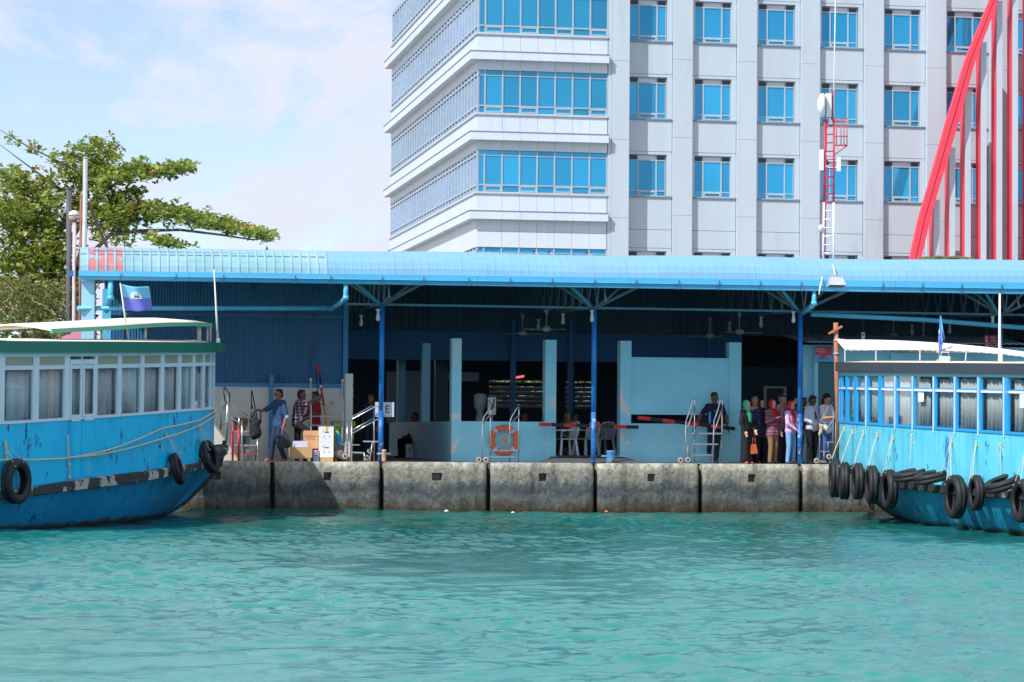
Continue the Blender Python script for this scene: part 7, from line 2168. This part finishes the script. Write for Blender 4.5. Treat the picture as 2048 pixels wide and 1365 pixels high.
o = fuse('sack_body', [('c', ap(675, 908, .6), ap(686, 912, .6), .11, .10), ('c', ap(676, 898, .65), ap(680, 908, .65), .07, .12), ('e', ap(690, 916, .6), Vector((.10, .12, .07)))], mat('sack_grey', lin((116, 110, 112)), .85, var=.3, scale=12, bump=.01), bg2, .015); o.location = -Vector(bg2.location)
# handbag
hb = thing('handbag', 'orange handbag hanging beside the woman in mint headscarf', 'handbag', ap(1508, 898, .85))
b = MB(); c = at(1508, 899, .85); b.add([(c[0] - .07, c[1] - .05, c[2] + .13), (c[0] + .04, c[1] - .05, c[2] + .13), (c[0] + .09, c[1] - .05, c[2] - .10), (c[0] - .09, c[1] - .05, c[2] - .12), (c[0] - .07, c[1] + .05, c[2] + .13), (c[0] + .04, c[1] + .05, c[2] + .13), (c[0] + .09, c[1] + .05, c[2] - .10), (c[0] - .09, c[1] + .05, c[2] - .12)], [(0, 3, 2, 1), (4, 5, 6, 7), (0, 1, 5, 4), (1, 2, 6, 5), (2, 3, 7, 6), (3, 0, 4, 7)]); b.build('pouch', mat('bag_orange', lin((190, 92, 58)), .6), hb)
MB().tube([c + np.array((-.05, -.02, .12)), c + np.array((-.03, -.02, .28)), c + np.array((.02, -.02, .28)), c + np.array((.03, -.02, .12))], .010, 6).build('handle', mat('bag_orange', None), hb)
# plastic chairs
def chair(px, Y, rzz, lab, m):
    o = thing('plastic_chair', lab, 'chair', (X(px, Y), Y, QZ + .16), rzz, 'plastic chairs', True)
    for sx in (-1, 1):
        for sy in (-1, 1):
            b = MB(); b.bar((sx * .25, sy * .24, 0), (sx * .20, sy * .19, .42), .05, .05); b.build('leg', m, o)
        b = MB(); b.tube([(sx * .25, -.22, .42), (sx * .27, -.22, .62), (sx * .27, .0, .65), (sx * .25, .20, .64)], .022, 8); b.build('arm', m, o)
    P = [[(-.22 + .44 * i / 6, -.22 + .44 * j / 6, .43 - .02 * math.sin(math.pi * i / 6) * math.sin(math.pi * j / 6)) for j in range(7)] for i in range(7)]
    MB().grid(P, True, [[(p[0], p[1], p[2] - .02) for p in r_] for r_ in P]).build('seat', m, o)
    for k in range(5):
        x_ = -.16 + .08 * k
        b = MB(); b.bar((x_, .21, .44), (x_ * 1.1, .30, .82), .05, .014, (0, 1, 0)); b.build('back_slat', m, o)
    b = MB(); b.tube([(-.23, .20, .43), (-.24, .27, .74), (-.15, .31, .84), (0, .32, .86), (.15, .31, .84), (.24, .27, .74), (.23, .20, .43)], .024, 8); b.build('back_frame', m, o)
    return o
M_PL = mat('plastic_white', lin((214, 220, 226)), .4)
chair(1131, 2.6, rad(-78), 'white plastic armchair in the doorway beside the chipped pillar', M_PL)
chair(1172, 3.4, rad(-60), 'white plastic armchair deeper inside behind the middle post', M_PL)
chair(1205, 4.2, rad(200), 'white plastic armchair farthest inside, behind the blue bollard', M_PL)
# signs
es = thing('sign_board', 'white board with black letter E behind the first blue post', 'sign', at(768, 819, .62))
b = MB(); a = at(750, 834, .62); e_ = at(788, 805, .62); b.box(a[0], e_[0], .60, .63, a[2], e_[2]); b.build('board', mat('sign_pale', lin((206, 214, 220)), .5), es)
c = at(775.5, 819.5, .6); text('lettering', 'E', .26, M_BLACK, es, (c[0] - .01, .596, c[2]))
os_ = thing('phone_sign', 'blue phone network sign with pink panel above the dark teal door', 'sign', at(1648, 707, ye - .03))
a = at(1628, 724, ye - .04); e_ = at(1671, 690.5, ye - .04)
b = MB(); b.box(a[0], e_[0], ye - .06, ye - .01, a[2], e_[2]); b.build('board', mat('sign_blue', lin((88, 176, 222)), .45), os_)
a2 = at(1630.5, 711, ye - .06); e2 = at(1664, 693.5, ye - .06)
b = MB(); b.box(a2[0], e2[0], ye - .064, ye - .0605, a2[2], e2[2]); b.build('pink_panel', mat('sign_pink', lin((222, 78, 96)), .5), os_)
def tx(s, px, py, size, m, par, Y): c = at(px, py, Y); return text('lettering', s, size, m, par, (c[0], Y, c[2]))
tx('Ooredoo', 1642, 698.5, .068, M_WHITE, os_, ye - .066); tx('Hotspot', 1642, 703.3, .068, M_WHITE, os_, ye - .066); tx('Available here', 1645.5, 708.5, .036, mat('sign_rose', lin((236, 170, 170)), .5), os_, ye - .066)
tx('ooredoo', 1646.5, 717.5, .085, mat('logo_red', lin((206, 50, 86)), .5), os_, ye - .066)
c = at(1645.5, 713.6, ye - .066)
for sx in (-.035, .035):
    b = MB(); b.lathe([(.022, -.003), (.040, -.003), (.040, .003), (.022, .003)], 14, (c[0] + sx, ye - .065, c[2]), 'Y', closed=True); b.build('logo_ring', mat('logo_red', None), os_)
xs_ = thing('exit_sign', 'red EXIT sign with white walking figure hung under the shed roof', 'exit sign', at(1982, 685, 1.2))
a = at(1968, 703, 1.2); e_ = at(1995, 671, 1.2)
b = MB(); b.box(a[0], e_[0], 1.2, 1.24, a[2], e_[2]); b.build('board', mat('exit_red', lin((190, 26, 44)), .5), xs_)
tx('EXIT', 1987, 695.5, .165, M_WHITE, xs_, 1.196)
for (py, n) in ((674.5, 4), (681, 5)):
    for k in range(n):
        c = at(1982.5 + k * (10 / n), py, 1.195); b = MB(); b.bar(c + np.array((-.012, 0, -.03)), c + np.array((.012, 0, .03 - .02 * (k % 2))), .012, .006); b.bar(c + np.array((-.02, 0, -.03)), c + np.array((.012, 0, -.03)), .010, .006); b.build('script_mark', M_WHITE, xs_)
c = at(1973, 685, 1.195)
b = MB(); b.ell((c[0], 1.196, c[2] + .125), (.022, .005, .028), 10, 6); b.bar((c[0], 1.196, c[2] + .09), (c[0] + .01, 1.196, c[2] - .03), .04, .006); b.bar((c[0] + .01, 1.196, c[2] - .03), (c[0] - .03, 1.196, c[2] - .17), .025, .006); b.bar((c[0] + .012, 1.196, c[2] - .03), (c[0] + .035, 1.196, c[2] - .15), .025, .006); b.bar((c[0], 1.196, c[2] + .07), (c[0] + .04, 1.196, c[2] - .01), .018, .006); b.bar((c[0], 1.196, c[2] + .07), (c[0] - .035, 1.196, c[2]), .018, .006)
b.build('walking_figure', M_WHITE, xs_)
for s in (-.1, .1):
    c = at(1982, 671, 1.22); MB().tube([(c[0] + s, 1.22, c[2]), (c[0] + s, 1.22, 5.0)], .006, 5).build('hanger', M_STEEL, xs_)
ss_ = thing('hanging_sign', 'small white notice with black mark hung above the white awning', 'sign', at(1726.5, 672, 1.0))
a = at(1723, 681, 1.0); e_ = at(1730, 665.5, 1.0); b = MB(); b.box(a[0], e_[0], 1.0, 1.02, a[2], e_[2]); b.build('board', M_WHITE, ss_)
b = MB(); c = at(1726.5, 670, 1.0); b.lathe([(.014, -.004), (.028, -.004), (.028, .004), (.014, .004)], 12, (c[0], .997, c[2]), 'Y', closed=True); b.build('mark', M_BLACK, ss_)
MB().tube([(c[0], 1.01, e_[2]), (c[0], 1.01, 5.0)], .005, 5).build('hanger', M_STEEL, ss_)
# boards inside
for (px0, px1, p0, p1, Y, lab) in ((773, 792, 743, 846, 13.5, 'pale tall board inside left of the side wall pillar'), (812, 843, 742, 846, 13.5, 'pale wide board inside between the side wall pillars'), (883, 897, 745, 763, 12.8, 'small pale board inside behind the tall chipped pillar'), (922, 957, 745, 763, 12.8, 'long pale board inside above the dark opening')):
    b = MB(); b.box(X(px0, Y), X(px1, Y), Y, Y + .04, Z(px0, p1, Y), Z(px0, p0, Y)); tag(b.build('notice_board', mat('board_grey', lin((172, 180, 196)), .6), None), lab, 'board')
wp = thing('wall_poster', 'white poster with black symbol inside beyond the life ring steps', 'poster', at(984, 812, 3.5))
b = MB(); a = at(975.5, 830, 3.5); e_ = at(992, 795, 3.5); b.box(a[0], e_[0], 3.5, 3.53, a[2], e_[2]); b.build('sheet', M_WHITE, wp)
b = MB(); c = at(984, 812, 3.49); b.bar(c + np.array((-.1, 0, .15)), c + np.array((.06, 0, -.05)), .03, .01); b.bar(c + np.array((.06, 0, .18)), c + np.array((0, 0, -.1)), .03, .01); b.bar(c + np.array((-.08, 0, -.1)), c + np.array((.08, 0, .02)), .03, .01); b.build('symbol', M_BLACK, wp)
MB().tube([at(984, 830, 3.52), (at(984, 830, 3.52)[0], 3.52, QZ)], .03, 8).build('stand', M_GALV, wp)
# tall white water dispenser inside
wd = thing('water_dispenser', 'pale water dispenser inside behind the life ring wall', 'dispenser', (X(960, 4.0), 4.0, QZ))
MB().lathe([(0, QZ), (.2, QZ), (.19, QZ + .9), (.13, QZ + 1.0), (.10, QZ + 1.15), (.09, QZ + 1.3), (.16, QZ + 1.38), (.17, QZ + 1.7), (0, QZ + 1.75)], 18, (X(960, 4.0), 4.0, 0)).build('tank', mat('tank_grey', lin((150, 158, 160)), .5), wd)
# lamps and fans under the roof
def lamp(px, py, Y, lab):
    p = at(px, py, Y)
    o = thing('pendant_lamp', lab, 'lamp', tuple(p), 0, 'white bulbs under the trusses')
    MB().tube([p + np.array((0, 0, .10)), (p[0], p[1], 5.03)], .008, 5).build('cord', M_STEEL, o)
    MB().lathe([(0, .12), (.06, .11), (.035, .06), (.028, .03), (.05, -.10), (.045, -.16), (0, -.18)], 10, tuple(p)).build('bulb', mat('bulb_white', lin((226, 230, 230)), .4), o)
nm = {0: 'first', 1: 'second', 2: 'third', 3: 'fourth'}
for (lst, w_) in ((((756, 628, .3), (722, 639, 3.2)), 'first blue post'), (((1184, 630, .2), (1126, 636, 4.0), (1077, 647, 7.5)), 'middle blue post'), (((1587, 632, .3), (1522, 642, 4.4), (1459, 652, 8.5)), 'third blue post'), (((1985, 642, .2), (1899, 655, 5.0), (1824, 658, 8.0)), 'white aerial of the turquoise ferry')):
    for i, (px, py, Y) in enumerate(lst):
        lamp(px, py, Y, '%s white bulb counted inward under the truss at the %s' % (nm[i], w_))
def fan(px, py, Y, lab):
    p = at(px, py, Y)
    o = thing('ceiling_fan', lab, 'ceiling fan', tuple(p), 0, 'ceiling fans under the shed roof')
    m = mat('fan_white', lin((200, 204, 204)), .45)
    MB().tube([p + np.array((0, 0, .02)), (p[0], p[1], 5.2)], .014, 6).build('rod', m, o)
    MB().lathe([(0, .02), (.05, .04), (.12, -.02), (.13, -.08), (.06, -.12), (0, -.13)], 14, tuple(p)).build('motor', m, o)
    MB().lathe([(.07, .46), (.02, .34), (.016, .33)], 12, tuple(p)).build('cup', m, o)
    for k in range(3):
        a = 2.1 * k + px * .3
        b = MB(); u = np.array((math.cos(a), math.sin(a), 0)); v = np.array((-math.sin(a), math.cos(a), .12))
        q = p + np.array((0, 0, -.06))
        b.add([q + u * .1 - v * .05, q + u * .1 + v * .05, q + u * .62 + v * .075, q + u * .62 - v * .075, q + u * .1 - v * .05 - (0, 0, .01), q + u * .1 + v * .05 - (0, 0, .01), q + u * .62 + v * .075 - (0, 0, .01), q + u * .62 - v * .075 - (0, 0, .01)], [(0, 1, 2, 3), (4, 7, 6, 5), (0, 4, 5, 1), (1, 5, 6, 2), (2, 6, 7, 3), (3, 7, 4, 0)]); b.build('blade', m, o)
for (px, py, Y, lab) in ((1093, 655, 4.6, 'larger ceiling fan left of the middle blue post'), (1045, 664, 7.8, 'smaller dim ceiling fan farther left behind the middle truss'), (1479, 661, 4.8, 'larger ceiling fan above the teal panel end'), (1420, 669, 7.8, 'smaller dim ceiling fan above the middle of the teal panel'), (1847, 674, 4.8, 'ceiling fan above the white awning beside the limp flag'), (1787, 668, 8.0, 'dim ceiling fan above the white awning beside the small notice')):
    fan(px, py, Y, lab)
# lit tube deep inside
tl_ = thing('tube_light', 'glowing pink tube light deep inside above the life ring', 'tube light', at(1022, 757, 14))
em = bpy.data.materials.new('tube_glow'); em.use_nodes = True
em.node_tree.nodes['Principled BSDF'].inputs['Emission Color'].default_value = (1, .12, .16, 1)
em.node_tree.nodes['Principled BSDF'].inputs['Emission Strength'].default_value = .9
MB().tube([tuple(at(1026, 756.5, 14)), tuple(at(1048, 753, 14))], .03, 8).build('tube', em, tl_)
b = MB(); b.bar(at(1022, 755, 14.06), at(1052, 750.5, 14.06), .06, .04); b.build('batten', M_STEEL, tl_)
# birds on the roof ridge
for (px, py, lab) in ((1075, 512, 'small dark headed bird first of three on the roof'), (1105, 512.5, 'small dark headed bird in the middle of the roof trio'), (1181, 514.5, 'small dark headed bird apart from the other two on the roof')):
    c = at(px, py, .6); c[2] += .02
    br_ = thing('bird', lab, 'bird', tuple(c), 0, 'birds on the shed roof', True)
    b = MB(); b.ell((0, 0, .02), (.085, .045, .042), 10, 7, Matrix.Rotation(.45, 3, 'Y')); b.tube([(.07, 0, -.01), (.15, 0, -.035), (.22, .0, -.05)], [.022, .012, .004], 6); b.tube([(-.05, 0, .04), (-.075, 0, .065)], [.03, .026], 6); b.build('body', mat('bird_grey', lin((150, 158, 164)), .7), br_)
    b = MB(); b.ell((-.08, 0, .078), (.034, .028, .027), 8, 6); b.tube([(-.105, 0, .075), (-.15, 0, .060)], [.010, .003], 5); b.build('head', M_BLACK, br_)
    for sx in (-.015, .015):
        b = MB(); b.tube([(0, sx, -.01), (0, sx, -.06)], .005, 4); b.build('leg', M_BLACK, br_)
# litter floating against the quay
def litter(px, py, m, lab, r_, kind):
    p = atz(px, py, .02)
    b = MB()
    if kind == 'bottle': b.tube([p + np.array((-.09, 0, .01)), p + np.array((.05, .01, .015)), p + np.array((.07, .01, .015)), p + np.array((.11, .012, .015))], [.032, .034, .015, .013], 10)
    else: b.ell(p, r_, 9, 6)
    nm_ = 'plastic_bottle' if kind == 'bottle' else 'litter_scrap'
    tag(b.build(nm_, m, None), lab, 'bottle' if kind == 'bottle' else 'litter', 'litter floating along the quay')
litter(1278, 1021, mat('lit_blue', lin((150, 190, 220)), .3), 'pale blue plastic bottle floating at the quay foot', None, 'bottle')
litter(1261, 1022, mat('lit_green', lin((130, 190, 110)), .4), 'green scrap floating beside the pale blue bottle', (.07, .05, .04), 's')
litter(1213, 1024, mat('lit_orange', lin((214, 130, 80)), .5), 'orange scrap floating at the quay joint', (.05, .04, .03), 's')
litter(893, 1024, M_WHITE, 'white scrap floating below the quay block niche', (.06, .04, .05), 's')
litter(1026, 1026, M_WHITE, 'tiny white scrap floating near the broken quay joint', (.05, .03, .03), 's')
